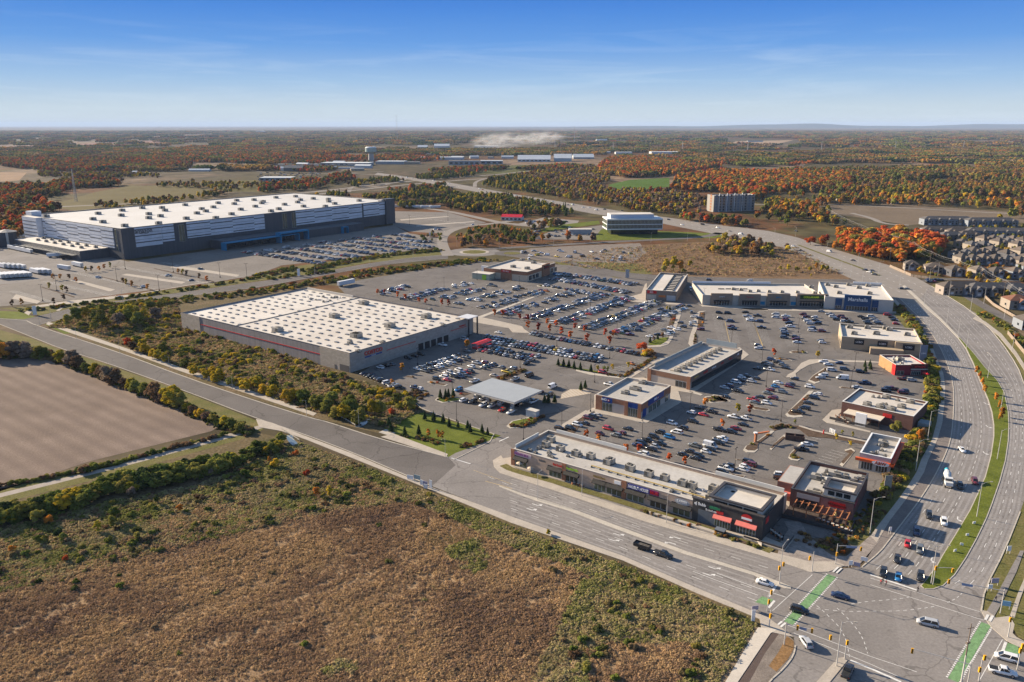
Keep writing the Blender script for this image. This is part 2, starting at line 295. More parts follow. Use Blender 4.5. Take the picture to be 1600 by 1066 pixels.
sheet('parking_lot_asphalt', [(705, 717), (783, 681), (740, 668), (660, 640), (650, 625), (630, 605), (560, 585), (600, 560), (735, 505), (640, 484), (548, 468), (528, 448), (560, 438), (745, 408), (900, 415), (960, 434), (1060, 434), (1200, 441), (1390, 445), (1440, 530), (1462, 560), (1470, 600), (1464, 650), (1440, 700), (1400, 770), (1340, 850), (1300, 840), (1195, 845), (1000, 780), (880, 745), (790, 720), (745, 705), (712, 727)], 0.035, AS3)
sheet('road', [(880, 424), (1000, 437), (1057, 442), (1200, 443), (1380, 449), (1410, 438), (1325, 437), (1200, 436), (1057, 432), (1000, 428), (890, 417)], 0.055, AS2)
north_n = [(-60, 530), (37, 499), (62, 494), (135, 477.5), (275, 459), (400, 441), (475, 431), (575, 412), (650, 402), (700, 398)]
north_s = [(-60, 545), (56, 509), (90, 500), (125, 494), (265, 466), (400, 450), (500, 431.5), (600, 413.5), (700, 404)]
sheet('road', [(40, 505)] + north_n[1:] + north_s[::-1][:-1], 0.06, AS2)
def ring(cx, cy, rx, n=40): return [(cx + rx * math.cos(2 * math.pi * i / n), cy + rx * 0.27 * math.sin(2 * math.pi * i / n)) for i in range(n)]
RC = P(741, 394)
def disc(name, r, z, m, c=RC):
    mb = MB(); mb.prism([(c[0] + r * math.cos(i * math.pi / 16), c[1] + r * math.sin(i * math.pi / 16)) for i in range(32)], 0, z); return struct(name, mb, m)
disc('roundabout_road', 26, 0.06, AS1); disc('roundabout_apron', 14.5, 0.12, CON); disc('roundabout_grass', 11.5, 0.2, VERGE)
def ribbon(name, px, wd, z, m, sm=2):
    pts = smooth([P(*p) for p in px], sm); mb = MB(); L = []; R = []
    for i, p in enumerate(pts):
        a = pts[max(0, i - 1)]; b = pts[min(len(pts) - 1, i + 1)]; dx, dy = b[0] - a[0], b[1] - a[1]; l = math.hypot(dx, dy) or 1
        ww = wd if not isinstance(wd, (tuple, list)) else wd[0] + (wd[1] - wd[0]) * i / (len(pts) - 1)
        L.append((p[0] - dy / l * ww / 2, p[1] + dx / l * ww / 2, z)); R.append((p[0] + dy / l * ww / 2, p[1] - dx / l * ww / 2, z))
    for i in range(len(pts) - 1): mb.face([R[i], R[i + 1], L[i + 1], L[i]])
    return struct(name, mb, m)
ribbon('road', [(700, 400), (692, 385), (690, 372), (700, 362), (725, 354), (775, 349), (800, 345)], 11, 0.07, ASF)
ribbon('road', [(614, 322), (660, 325), (700, 330), (750, 341), (790, 350), (830, 351)], 12, 0.065, ASF)
ribbon('road', [(755, 390), (800, 387), (900, 381), (1000, 376), (1100, 371), (1125, 364)], 11, 0.07, AS2)
ribbon('road', [(795, 399), (840, 403), (900, 412), (960, 425), (1000, 433)], 9, 0.065, AS2)
disc('roundabout_road', 17, 0.062, AS2, P(800, 396)); disc('roundabout_grass', 8, 0.16, VERGE, P(800, 396))
drive_n = [(590, 270), (640, 277), (700, 285), (800, 303), (900, 319), (975, 331), (1050, 341), (1112, 350), (1200, 361), (1245, 371), (1312, 392), (1390, 415), (1425, 430), (1455, 447)]
drive_s = [(585, 273), (640, 281), (700, 292), (800, 310), (925, 334), (1037, 350), (1112, 365), (1150, 371), (1200, 381), (1247, 395), (1290, 417), (1330, 436), (1385, 460), (1430, 476)]
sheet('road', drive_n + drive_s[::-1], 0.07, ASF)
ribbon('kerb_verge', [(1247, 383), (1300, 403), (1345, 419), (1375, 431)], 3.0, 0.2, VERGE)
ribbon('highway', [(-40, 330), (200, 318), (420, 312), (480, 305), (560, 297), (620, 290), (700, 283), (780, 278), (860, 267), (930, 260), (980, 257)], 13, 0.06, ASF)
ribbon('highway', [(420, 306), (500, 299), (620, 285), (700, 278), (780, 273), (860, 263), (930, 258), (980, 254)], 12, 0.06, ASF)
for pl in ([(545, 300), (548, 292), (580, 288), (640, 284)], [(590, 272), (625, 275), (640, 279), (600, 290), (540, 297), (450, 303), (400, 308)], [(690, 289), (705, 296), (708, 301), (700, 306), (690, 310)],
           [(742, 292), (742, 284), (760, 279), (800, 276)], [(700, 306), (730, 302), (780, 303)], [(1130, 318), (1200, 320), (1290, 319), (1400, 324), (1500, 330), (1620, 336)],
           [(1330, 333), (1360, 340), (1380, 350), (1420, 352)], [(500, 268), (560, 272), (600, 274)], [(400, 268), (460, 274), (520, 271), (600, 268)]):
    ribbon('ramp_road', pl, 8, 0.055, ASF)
ribbon('road', [(1440, 440), (1470, 436), (1520, 437), (1640, 440)], 8, 0.06, AS2)
ribbon('road', [(1640, 522), (1590, 507), (1540, 480), (1510, 462), (1500, 452)], 8, 0.06, AS2)
ribbon('road', [(1490, 405), (1540, 415), (1640, 425)], 7, 0.06, AS2)
slab('sidewalk', [(1520, 498), (1535, 505), (1560, 525), (1585, 555), (1620, 610), (1620, 600), (1588, 550), (1565, 522), (1540, 503), (1524, 495)], 0.14, CON)
sheet('verge', [(1455, 446), (1470, 441), (1520, 462), (1560, 490), (1620, 545), (1620, 750), (1600, 800), (1570, 880), (1534, 957), (1533, 930), (1539, 920), (1570, 860), (1594, 800), (1612, 740), (1612, 650), (1598, 600), (1590, 572), (1562, 531), (1525, 490)], 0.04, VERGE)
slab('sidewalk', [(675, 762), (632, 744), (550, 709), (470, 679), (425, 661), (400, 655), (405, 668), (440, 674), (480, 688), (550, 716), (637, 751), (800, 818), (975, 877), (1090, 928), (1187, 968), (1190, 985), (1240, 996), (1201, 966), (1090, 920), (975, 870), (800, 808)], 0.14, CON)
sheet('path', [(-60, 789), (0, 771), (175, 729), (375, 673), (405, 665), (410, 669), (375, 680), (175, 734), (0, 777.5), (-60, 796)], 0.03, mat('path_gravel', (0.34, 0.30, 0.26), 0.95, 0.1, 0.3))
sheet('path_verge', [(-60, 800), (0, 787), (175, 743), (380, 686), (412, 671), (405, 663), (380, 668), (300, 690), (175, 722), (0, 764), (-60, 780)], 0.02, VERGE)
slab('sidewalk', [(800, 746), (875, 770), (1012, 817), (1200, 872), (1267, 895), (1295, 894), (1320, 884), (1305, 878), (1265, 878), (1200, 862), (1010, 804), (880, 762), (815, 738), (788, 720), (783, 712), (770, 720), (772, 730), (782, 740)], 0.14, CON)
slab('plaza_paving', [(1215, 866), (1220, 845), (1232, 828), (1225, 815), (1250, 815), (1262, 835), (1290, 862), (1300, 868), (1322, 870), (1337, 858), (1360, 837), (1375, 845), (1345, 880), (1320, 886), (1265, 880)], 0.12, mat('plaza_pavers', (0.30, 0.26, 0.23), 0.9, 0.2, 0.6, brick=(0.6, 0.3, (0.6, 0.6, 0.6))))
west_walk_l = [(1360, 838), (1374, 819), (1405, 779), (1421, 756), (1432, 738), (1440, 717), (1456, 688), (1463.6, 660), (1468, 629), (1469.6, 605), (1468, 584), (1457.6, 563), (1450, 537), (1429, 506), (1395, 470)]
west_walk_r = [(1370, 848), (1391, 813), (1417, 779), (1432, 758), (1444, 738), (1450, 720), (1465, 687), (1472.6, 660), (1475.6, 630), (1477, 605), (1474, 584), (1464, 561), (1455, 537), (1434, 504), (1399, 468)]
slab('sidewalk', west_walk_l + west_walk_r[::-1], 0.14, CON)
kerb_r = [(1347, 886), (1375, 863), (1390, 843.5), (1410, 817), (1432, 789), (1448.6, 763.6), (1460, 745), (1473, 720), (1485, 690), (1489, 660), (1490.6, 620), (1489, 600), (1484, 580), (1475, 555), (1460, 527), (1443, 503), (1405, 466)]
slab('cycle_track', west_walk_r + kerb_r[::-1], 0.10, mat('cycle_track_asphalt', (0.19, 0.165, 0.15), 0.9, 0.12, 0.2))
sheet('bank_grass', [(1395, 470), (1383, 474), (1404, 500), (1428, 530), (1448, 565), (1453, 600), (1448, 650), (1432, 700), (1405, 740), (1378, 775), (1345, 812), (1325, 850), (1337, 858), (1360, 838), (1374, 819), (1405, 779), (1421, 756), (1432, 738), (1440, 717), (1456, 688), (1463.6, 660), (1468, 629), (1469.6, 605), (1468, 584), (1457.6, 563), (1450, 537), (1429, 506)], 0.06, VERGE)
sheet('verge', [(1531, 958), (1545, 905), (1575, 850), (1600, 795), (1660, 700), (1660, 1000), (1592, 985), (1572, 972), (1556, 965)], 0.035, VERGE)
med_l = [(1410, 447), (1445, 480), (1468, 500), (1496, 528), (1508.6, 545), (1519, 566), (1531, 596), (1543, 624.6), (1549, 644), (1552, 665), (1552, 682), (1547.6, 712), (1538.6, 745.6), (1526.6, 772.6), (1514.6, 798), (1492, 836), (1471, 870), (1463.6, 884), (1444, 909.6), (1438, 916)]
med_r = [(1414, 446), (1449, 478), (1472, 499), (1501, 529), (1522, 552.5), (1540, 575), (1559.6, 596), (1570, 614), (1576, 644), (1577, 665), (1576, 690), (1571.6, 720), (1562.6, 753), (1550.6, 787.6), (1542, 810), (1526.6, 842), (1510, 872), (1492, 899), (1474, 916), (1459, 921), (1446, 921)]
slab('median_kerb', med_l + med_r[::-1], 0.15, CON2)
def inset(poly, d):
    c = [sum(p[i] for p in poly) / len(poly) for i in (0, 1)]; return poly
slab('median_grass', [(p[0] + 1.6, p[1]) for p in med_l[3:]] + [(p[0] - 1.6, p[1] - .8) for p in med_r[3:][::-1]], 0.17, LAWN)
sb_med = [(780, 759), (822, 774), (842, 779.5), (893, 795), (960, 820.5), (1075, 863), (1120, 877), (1180, 895.5), (1216, 909), (1236, 917), (1236, 921), (1226, 920), (1178, 900), (1118, 881.5), (1072, 867.5), (956, 825), (890, 799.5), (838, 783.5), (820, 777), (780, 761)]
slab('median', sb_med, 0.15, CON2)
def kerb(px, wd=0.35, h=0.16, m=CON2): 
    pts = smooth([P(*p) for p in px], 1); mb = MB()
    for a, b in zip(pts, pts[1:]):
        dx, dy = b[0] - a[0], b[1] - a[1]; l = math.hypot(dx, dy)
        if l < 0.05: continue
        nx, ny = -dy / l * wd / 2, dx / l * wd / 2; ex, ey = dx / l * 0.06, dy / l * 0.06
        mb.prism([(a[0] + nx - ex, a[1] + ny - ey), (b[0] + nx + ex, b[1] + ny + ey), (b[0] - nx + ex, b[1] - ny + ey), (a[0] - nx - ex, a[1] - ny - ey)], 0.0, h)
    return struct('kerb', mb, m)
for k in (south_n, south_s[1:], north_n[2:], north_s[1:], kerb_r, [(1455, 447), (1525, 490), (1562, 531), (1590, 572), (1600, 600)], [(1594, 800), (1570, 860), (1539, 920), (1533, 956)],
          [(709, 719), (783, 682), (740, 668), (660, 640), (650, 630)], [(1057, 432), (1200, 436), (1325, 437)], [(1243, 1009), (1240, 1025), (1225, 1045), (1201, 1066), (1180, 1100)]): kerb(k, 0.5 if k in (south_n, north_n[2:], north_s[1:]) else 0.35)
slab('sidewalk', [(72, 507), (120, 524), (187, 546), (290, 583), (400, 620), (490, 650), (495, 646), (400, 613), (290, 577), (187, 541), (120, 518), (75, 503)], 0.10, CON)
slab('sidewalk', [(595, 683), (615, 678), (700, 710), (697, 715)], 0.12, CON)
slab('sidewalk', [(592, 676), (603, 671), (618, 677), (608, 681)], 0.15, CON2)
slab('sidewalk', crop(1120, 906, [(430, 500), (560, 510), (640, 520), (560, 560), (220, 1066), (100, 1250), (-40, 1250), (90, 1066), (390, 560)]), 0.15, mat('pale_concrete_walk', (0.52, 0.47, 0.40), 0.9, 0.07, 0.3))
sheet('paved_strip', crop(1120, 906, [(560, 545), (650, 560), (500, 770), (340, 1066), (200, 1250), (80, 1250), (220, 1066)]), 0.07, mat('brown_paving', (0.105, 0.08, 0.07), 0.9, 0.08, 0.5))
sheet('gravel_ground', crop(1120, 906, [(650, 560), (720, 560), (810, 640), (810, 700), (770, 800), (650, 950), (540, 1066), (400, 1250), (200, 1250), (340, 1066), (500, 770)]), 0.075, GRAVEL)
sheet('gravel_ground', crop(1120, 906, [(-30, 400), (120, 330), (330, 400), (430, 500), (390, 560), (90, 1066), (-60, 1250), (-260, 1250), (-60, 1000), (30, 700), (30, 560)]), 0.07, mat('dry_trampled_ground', (0.20, 0.15, 0.10), 0.95, 0.2, 0.15, fine=1.2))
sheet('dry_grass', crop(1120, 906, [(730, 590), (800, 640), (800, 720), (740, 830), (620, 960), (540, 900), (640, 760)]), 0.09, mat('dry_grass', (0.22, 0.13, 0.06), 0.95, 0.25, 0.3, fine=2))
slab('traffic_island', crop(1120, 906, [(1260, 820), (1330, 810), (1360, 845), (1180, 1066), (1020, 1250), (880, 1250), (1040, 1066)]), 0.15, CON)
slab('sidewalk', crop(1360, 906, [(1150, 320), (1215, 330), (1290, 380), (1300, 400), (1450, 380), (1500, 470), (1480, 560), (1520, 600), (1700, 700), (1700, 760), (1540, 700), (1420, 640), (1260, 500), (1200, 420)]), 0.14, CON)
sheet('path', crop(1360, 906, [(1210, 330), (1290, 380), (1360, 260), (1450, 60), (1520, -80), (1600, -300), (1560, -300), (1430, -60), (1330, 130)]), 0.12, AS1)
slab('sidewalk', crop(1360, 906, [(1450, 380), (1500, 400), (1560, 200), (1660, -60), (1640, -100), (1540, 130)]), 0.14, CON)
sheet('lawn', crop(1360, 906, [(1500, 400), (1490, 520), (1540, 600), (1700, 680), (1700, 0), (1600, 130)]), 0.13, VERGE)
ribbon('creek_water', [(568, 628), (569, 640), (575, 655), (560, 668)], 3.2, 0.045, mat('water', (0.10, 0.13, 0.15), 0.08, 0.1, 0.5, spec=0.8))
ribbon('creek_water', [(452, 680), (455, 690), (470, 700)], 2.5, 0.045, MATS['water'])
sheet('wet_hollow', [(512, 730), (530, 725), (540, 735), (538, 748), (520, 742)], 0.02, mat('pale_mud', (0.23, 0.22, 0.21), 0.6, 0.15, 0.3))
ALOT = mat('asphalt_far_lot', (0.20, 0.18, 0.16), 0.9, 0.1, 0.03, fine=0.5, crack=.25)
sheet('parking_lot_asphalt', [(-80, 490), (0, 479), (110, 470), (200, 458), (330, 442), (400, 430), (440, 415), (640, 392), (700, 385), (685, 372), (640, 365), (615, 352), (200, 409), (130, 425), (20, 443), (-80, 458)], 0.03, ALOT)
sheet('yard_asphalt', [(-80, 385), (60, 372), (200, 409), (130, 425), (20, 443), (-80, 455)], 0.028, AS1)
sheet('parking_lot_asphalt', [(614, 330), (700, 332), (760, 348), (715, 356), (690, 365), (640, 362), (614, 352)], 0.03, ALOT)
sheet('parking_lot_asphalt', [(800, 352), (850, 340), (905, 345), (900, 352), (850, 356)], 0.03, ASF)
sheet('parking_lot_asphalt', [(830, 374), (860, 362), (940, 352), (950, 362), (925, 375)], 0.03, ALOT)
sheet('lawn', [(840, 360), (870, 352), (935, 345), (938, 350), (880, 358), (850, 363)], 0.04, LAWN)
sheet('lawn', [(925, 376), (940, 358), (1050, 362), (1150, 366), (1115, 372), (1000, 375)], 0.032, LAWN)
for px in ([(19, 467), (25, 460), (64, 471), (58, 475)], [(108, 438), (117, 437), (180, 453), (172, 456)], [(190, 430), (198, 428), (290, 441), (284, 444)], [(265, 418), (275, 415), (375, 430), (370, 433)], [(625, 343), (700, 338), (702, 339), (627, 345)], [(650, 352), (740, 346), (742, 347), (652, 354)]):
    slab('lot_walk', px, 0.12, CON)
for px in ([(64, 449), (66, 448.5), (117, 464), (115, 465)], [(152, 431.5), (154, 431), (240, 453), (238, 454)], [(240, 420), (242, 419.5), (300, 432), (298, 433)], [(308, 434), (310, 433.5), (335, 440), (333, 441)]):
    slab('planting_strip', px, 0.15, MULCH)
sheet('verge', [(0, 482), (60, 478), (140, 468), (270, 452), (400, 432), (470, 415), (590, 398), (700, 388), (700, 398), (575, 411), (475, 430), (400, 440), (275, 458), (135, 476), (62, 493), (30, 486)], 0.045, VERGE)
for px in ([(38, 489), (45, 493), (52, 484), (62, 480), (120, 474), (200, 464), (200, 461), (110, 470), (55, 478)], ): slab('sidewalk', px, 0.12, CON)
ribbon('walk', [(90, 486), (100, 478), (170, 468), (240, 455), (330, 440)], 2.0, 0.08, CON, 1)
BEDS = []
def island(px, m=MULCH, kerbm=CON2):
    slab('island_kerb', px, 0.15, kerbm)
    c = (sum(p[0] for p in px) / len(px), sum(p[1] for p in px) / len(px))
    q = [(c[0] + (p[0] - c[0]) * 0.86, c[1] + (p[1] - c[1]) * 0.78) for p in px]; BEDS.append(q)
    return slab('planting_bed', q, 0.19, m)
A_ = lambda L: crop(1120, 500, L); B_ = lambda L: crop(1120, 660, L); D_ = lambda L: crop(900, 520, L); H_ = lambda L: crop(640, 540, L); E_ = lambda L: crop(780, 640, L); C5 = lambda L: crop(960, 420, L); C7 = lambda L: crop(720, 390, L)
island(A_([(715, 985), (760, 940), (960, 740), (1010, 740), (890, 880), (840, 960), (900, 1010), (800, 1020), (740, 1010)]))
island(A_([(950, 635), (1000, 580), (1120, 500), (1150, 500), (1060, 590), (1070, 650), (1020, 665)]))
slab('sidewalk', A_([(720, 600), (740, 570), (800, 540), (880, 450), (960, 415), (1100, 410), (1600, 430), (1700, 440), (1700, 450), (1600, 445), (1080, 440), (960, 470), (870, 520), (820, 560), (830, 600)]), 0.14, CON)
island(A_([(750, 335), (790, 322), (930, 330), (950, 342), (900, 350), (780, 348)])); island(A_([(300, 895), (340, 890), (540, 930), (560, 945), (520, 955), (400, 935)])); island(A_([(600, 395), (740, 405), (790, 430), (700, 425), (600, 405)]))
island(A_([(-150, 830), (-120, 800), (20, 790), (150, 850), (60, 860), (-60, 865)])); island(A_([(1270, 700), (1300, 693), (1430, 720), (1420, 728), (1290, 712)]))
slab('sidewalk', A_([(1100, 1040), (1200, 940), (1300, 930), (1310, 950), (1250, 1000), (1230, 1066), (1600, 1160), (1600, 1175), (1150, 1075)]), 0.14, CON)
island(B_([(275, 290), (300, 250), (400, 200), (430, 190), (560, 90), (600, 95), (430, 230), (425, 290), (390, 318), (310, 315)])); island(B_([(550, 280), (580, 240), (700, 130), (725, 140), (600, 260), (570, 288)]))
island(B_([(745, 370), (760, 330), (860, 225), (880, 230), (800, 330), (880, 380), (840, 405), (780, 395)])); island(B_([(1280, 440), (1380, 320), (1330, 290), (1400, 270), (1440, 300), (1400, 350), (1310, 460)]))
slab('planting_bed', B_([(560, 60), (700, 25), (850, 40), (1000, 90), (1560, 210), (1540, 235), (1200, 170), (950, 150), (860, 75), (700, 60), (600, 90)]), 0.15, MULCH)
slab('sidewalk', B_([(860, 30), (1000, 78), (1570, 200), (1565, 212), (1000, 92), (850, 44)]), 0.2, CON)
island(B_([(190, 380), (300, 400), (310, 415), (200, 395)])); island(B_([(120, 560), (200, 545), (300, 560), (260, 590), (150, 590)]))
slab('sidewalk', B_([(680, 810), (760, 890), (850, 960), (860, 900), (800, 880), (720, 790)]), 0.14, CON)
slab('sidewalk', C5([(640, 440), (690, 450), (690, 490), (600, 740), (560, 790), (480, 815), (340, 820), (340, 805), (480, 795), (560, 745), (640, 520)]), 0.14, CON); slab('planting_bed', C5([(600, 460), (640, 455), (645, 500), (570, 690), (530, 690), (560, 600)]), 0.15, MULCH); BEDS.append(C5([(600, 460), (640, 455), (645, 500), (570, 690), (530, 690), (560, 600)]))
sheet('lawn', C5([(350, 790), (400, 750), (480, 720), (560, 715), (530, 780), (450, 800)]), 0.12, LAWN)
slab('sidewalk', C5([(840, 480), (880, 445), (960, 440), (900, 460), (860, 620), (830, 720), (820, 790), (850, 800), (800, 815), (770, 780), (780, 720), (820, 600)]), 0.14, CON); slab('planting_bed', C5([(890, 455), (940, 455), (930, 560), (900, 640), (860, 640), (870, 540)]), 0.16, MULCH); slab('planting_bed', C5([(840, 660), (860, 700), (860, 780), (830, 800), (820, 760)]), 0.16, MULCH); BEDS.append(C5([(890, 455), (940, 455), (930, 560), (900, 640), (860, 640), (870, 540)])); BEDS.append(C5([(840, 660), (860, 700), (860, 780), (830, 800), (820, 760)]))
slab('sidewalk', C5([(150, 330), (170, 290), (280, 260), (320, 160), (340, 150), (330, 335), (450, 350), (690, 360), (690, 378), (440, 368), (200, 345)]), 0.14, CON)
slab('sidewalk', C5([(850, 370), (900, 380), (915, 395), (1600, 440), (1600, 425), (905, 345), (890, 150), (880, 150), (895, 340)]), 0.14, CON)
slab('sidewalk', crop(1160, 400, [(-1500, 392), (0, 560), (1600, 600), (1600, 580), (0, 545)])[1:], 0.14, CON)
slab('planting_bed', D_([(500, 455), (820, 250), (840, 255), (700, 340), (540, 460), (520, 470)]), 0.15, MULCH); BEDS.append(D_([(500, 450), (800, 240), (830, 255), (700, 340), (540, 455)]))
slab('sidewalk', D_([(540, 460), (840, 262), (960, 255), (960, 270), (850, 300), (560, 480)]), 0.14, CON)
slab('kerb', z7_ := D_([(0, 400), (150, 440), (480, 480), (500, 470), (300, 440), (0, 385)]), 0.15, CON2); sheet('lawn', D_([(-200, 330), (0, 386), (300, 436), (460, 440), (330, 420), (0, 365), (-190, 320)]), 0.16, LAWN)
island(H_([(265, 570), (290, 545), (480, 540), (560, 560), (500, 580), (340, 600)]), LAWN); island(H_([(1010, 840), (1060, 790), (1180, 760), (1400, 720), (1330, 780), (1150, 860), (1050, 865)]), LAWN); island(H_([(180, 380), (220, 372), (400, 410), (370, 425), (220, 398)])); island(H_([(-80, 330), (-20, 315), (70, 330), (40, 345)]))
slab('planting_bed', H_([(900, 340), (1200, 250), (1230, 265), (1000, 360), (930, 365)]), 0.15, MULCH); BEDS.append(H_([(900, 335), (1200, 240), (1230, 262), (1000, 355)])); slab('planting_bed', H_([(510, 510), (560, 490), (640, 500), (560, 525)]), 0.15, MULCH); BEDS.append(H_([(510, 510), (560, 485), (640, 500), (560, 522)]))
slab('ribbed_paving', D_([(-160, 690), (170, 630), (100, 590), (-60, 590), (-150, 640)]), 0.08, mat('striped_concrete', (0.42, 0.34, 0.25), 0.9, 0.1, 0.3, wave=(math.radians(20), 1.6, 0.5, (0.52, 0.50, 0.46))))
slab('sidewalk', D_([(190, 650), (195, 845), (330, 860), (690, 940), (740, 938), (1100, 722), (1050, 560), (700, 470), (520, 470)]), 0.14, CON)
ribbon('sidewalk', D_([(-90, 965), (60, 870), (200, 790)]), 2.4, 0.13, CON)
slab('sidewalk', D_([(1000, 600), (1210, 632), (1660, 335), (1800, 230), (1700, 150), (1250, 400)]), 0.13, CON)
slab('sidewalk', D_([(1205, 628), (1300, 655), (1320, 645), (1210, 605)]), 0.12, CON2)
island(D_([(1405, 665), (1430, 645), (1530, 660), (1560, 690), (1600, 725), (1500, 720), (1430, 700)]))
slab('sidewalk', E_([(580, 210), (600, 190), (900, 10), (930, 20), (640, 220)]), 0.14, CON); slab('planting_bed', E_([(640, 220), (900, 60), (900, 90), (780, 250), (700, 250)]), 0.13, MULCH)
slab('terrace_wall', crop(1080, 770, [(-700, 340), (0, 540), (420, 680), (560, 660), (1100, 800), (1180, 880), (1170, 900), (1080, 830), (560, 690), (420, 720), (0, 580), (-700, 370)], 10.66), 0.8, CON)
ribbon('verge', [(786, 727), (800, 735), (860, 751), (940, 775), (1020, 800), (1100, 826), (1180, 852), (1206, 862)], 3.2, 0.155, VERGE, 1)
ribbon('shop_walk', [(792, 716), (800, 725), (860, 742), (940, 764), (1020, 788), (1100, 812), (1180, 839), (1222, 856)], 4.2, 0.17, CON, 1)
ribbon('planting_bed', [(1000, 797), (1060, 816), (1120, 835), (1190, 857)], 1.5, 0.19, MULCH, 1)
kerbE = C7([(0, 750), (640, 850), (1600, 1000)])
slab('planting_strip', C7([(180, 700), (350, 640), (850, 455), (860, 462), (380, 650), (210, 715)]), 0.14, CON2); slab('planting_strip', C7([(790, 375), (900, 380), (1600, 480), (1600, 492), (1100, 430), (800, 385)]), 0.14, CON2)
slab('sidewalk', C7([(-20, 700), (150, 690), (640, 800), (660, 830), (720, 870), (540, 865), (500, 820), (150, 760)]), 0.1, CON)
for x, y in ((1140, 478), (1480, 520), (500, 440), (640, 410)): island(C7([(x - 60, y - 6), (x + 60, y + 2), (x + 70, y + 14), (x - 50, y + 8)]))
MW = MB(); MY = MB(); MG = MB()
ZM = 0.062
def stripe(mb, a, b, wd, z=ZM, dash=None, gap=None, off=0.0):
    dx, dy = b[0] - a[0], b[1] - a[1]; L = math.hypot(dx, dy)
    if L < 0.01: return off
    ux, uy = dx / L, dy / L; nx, ny = -uy * wd / 2, ux * wd / 2
    def q(s, e):
        p = (a[0] + ux * s, a[1] + uy * s); r = (a[0] + ux * e, a[1] + uy * e)
        mb.face([(p[0] - nx, p[1] - ny, z), (r[0] - nx, r[1] - ny, z), (r[0] + nx, r[1] + ny, z), (p[0] + nx, p[1] + ny, z)])
    if not dash: q(0, L); return 0
    s = -off
    while s < L:
        if s + dash > 0: q(max(0, s), min(L, s + dash))
        s += dash + gap
    return L - (s - dash - gap) if s > L else 0
def pstripe(mb, pts, wd=0.14, dash=None, gap=None, z=ZM, sm=1, px=True):
    q = smooth([P(*p) for p in pts] if px else pts, sm); off = 0
    for a, b in zip(q, q[1:]): off = stripe(mb, a, b, wd, z, dash, gap, off) if dash else stripe(mb, a, b, wd, z) or 0
def between(Lp, Rp, f, n=40):
    A = resample([P(*p) for p in Lp], n); B = resample([P(*p) for p in Rp], n); return [lerp(a, b, f) for a, b in zip(A, B)]
for f, d in ((.22, (3, 6)), (.45, (3, 6)), (.71, (3, 3))):
    pstripe(MW, between(kerb_r[::-1], med_l, f), 0.16, d[0], d[1], px=False, sm=0)
east = [(1455, 447), (1525, 490), (1562, 531), (1590, 572), (1600, 600), (1608, 650), (1606, 720), (1594, 800), (1570, 860), (1539, 920)]
for f in (.36, .68): pstripe(MW, between(med_r, east, f), 0.16, 3, 6, px=False, sm=0)
MT = MB()
for Lp, Rp, fs in ((kerb_r[::-1], med_l, (.06, .16, .28, .39, .51, .64, .78, .91)), (med_r, east, (.1, .26, .44, .6, .76, .92))):
    for f in fs: pstripe(MT, between(Lp, Rp, f), 0.7, px=False, sm=0, z=0.056)
nb = [(800, 746), (875, 770), (1012, 817), (1200, 872)]; nm = [(795, 764), (893, 795), (960, 820.5), (1075, 863), (1200, 903)]
sm_ = [(795, 768), (890, 799.5), (956, 825), (1072, 867.5), (1195, 907)]; sb = [(800, 808), (975, 870), (1090, 920), (1180, 957)]
for f in (.18, .36, .66, .86): pstripe(MT, between(nb, nm, f), 0.7, px=False, sm=0, z=0.056)
for f in (.1, .26, .44, .58, .76, .92): pstripe(MT, between(sm_, sb, f), 0.7, px=False, sm=0, z=0.056)
pstripe(MW, between(nb, nm, .52), 0.16, 3, 5, px=False, sm=0)
for f in (.36, .68): pstripe(MW, between(sm_, sb, f), 0.16, 3, 5, px=False, sm=0)
for a, b in (((1200, 362), (1440, 452)), ((800, 304), (1200, 366))):
    pass
for f in (.25, .5, .75): pstripe(MW, between(drive_s, drive_n, f), 0.3, 4, 8, px=False, sm=0, z=0.078)
for f, off in ((.33, 0), (.7, 0)): pass
pstripe(MW, crop(1120, 800, [(0, 640), (440, 800), (720, 890)]), 0.18, sm=0); pstripe(MW, crop(1120, 800, [(-250, 620), (0, 715), (430, 870)]), 0.18, sm=0)
pstripe(MW, crop(1360, 800, [(0, 655), (480, 815)]), 0.6, sm=0); pstripe(MW, crop(1360, 800, [(0, 690), (1150, 1045)]), 0.15, sm=0); pstripe(MW, crop(1360, 800, [(0, 760), (1180, 1130)]), 0.15, sm=0)
pstripe(MW, crop(1120, 800, [(620, 765), (540, 885)]), 0.6, sm=0); pstripe(MW, crop(1120, 800, [(600, 925), (540, 1000)]), 0.6, sm=0)
pstripe(MW, crop(1120, 800, [(995, 655), (580, 1030)]), 0.15, sm=0)
pstripe(MW, crop(1120, 906, [(740, 475), (1599, 800), (2080, 960)]), 0.15, sm=0); pstripe(MW, crop(1120, 906, [(800, 555), (1599, 880), (2000, 1060)]), 0.15, sm=0)
pstripe(MW, crop(1120, 906, [(1390, 840), (1599, 925)]) + crop(1360, 906, [(320, 1066)]), 0.6, sm=0)
pstripe(MW, crop(1360, 906, [(1260, 520), (960, 990)]), 0.15, sm=0); pstripe(MW, crop(1360, 906, [(1375, 625), (1140, 1040)]), 0.15, sm=0); pstripe(MW, crop(1360, 906, [(1410, 650), (1370, 760)]), 0.6, sm=0)
def bikeband(pa, pb, wd):
    a = P(*pa); b = P(*pb); stripe(MG, a, b, wd, 0.063)
    dx, dy = b[0] - a[0], b[1] - a[1]; L = math.hypot(dx, dy); nx, ny = -dy / L, dx / L
    for sgn in (-1, 1):
        o = sgn * (wd / 2 + 0.30)
        stripe(MW, (a[0] + nx * o, a[1] + ny * o), (b[0] + nx * o, b[1] + ny * o), 0.42, 0.065, 0.45, 0.45)
g = crop(1120, 800, [(1200, 665), (745, 1160)]); bikeband(g[0], g[1], 2.2)
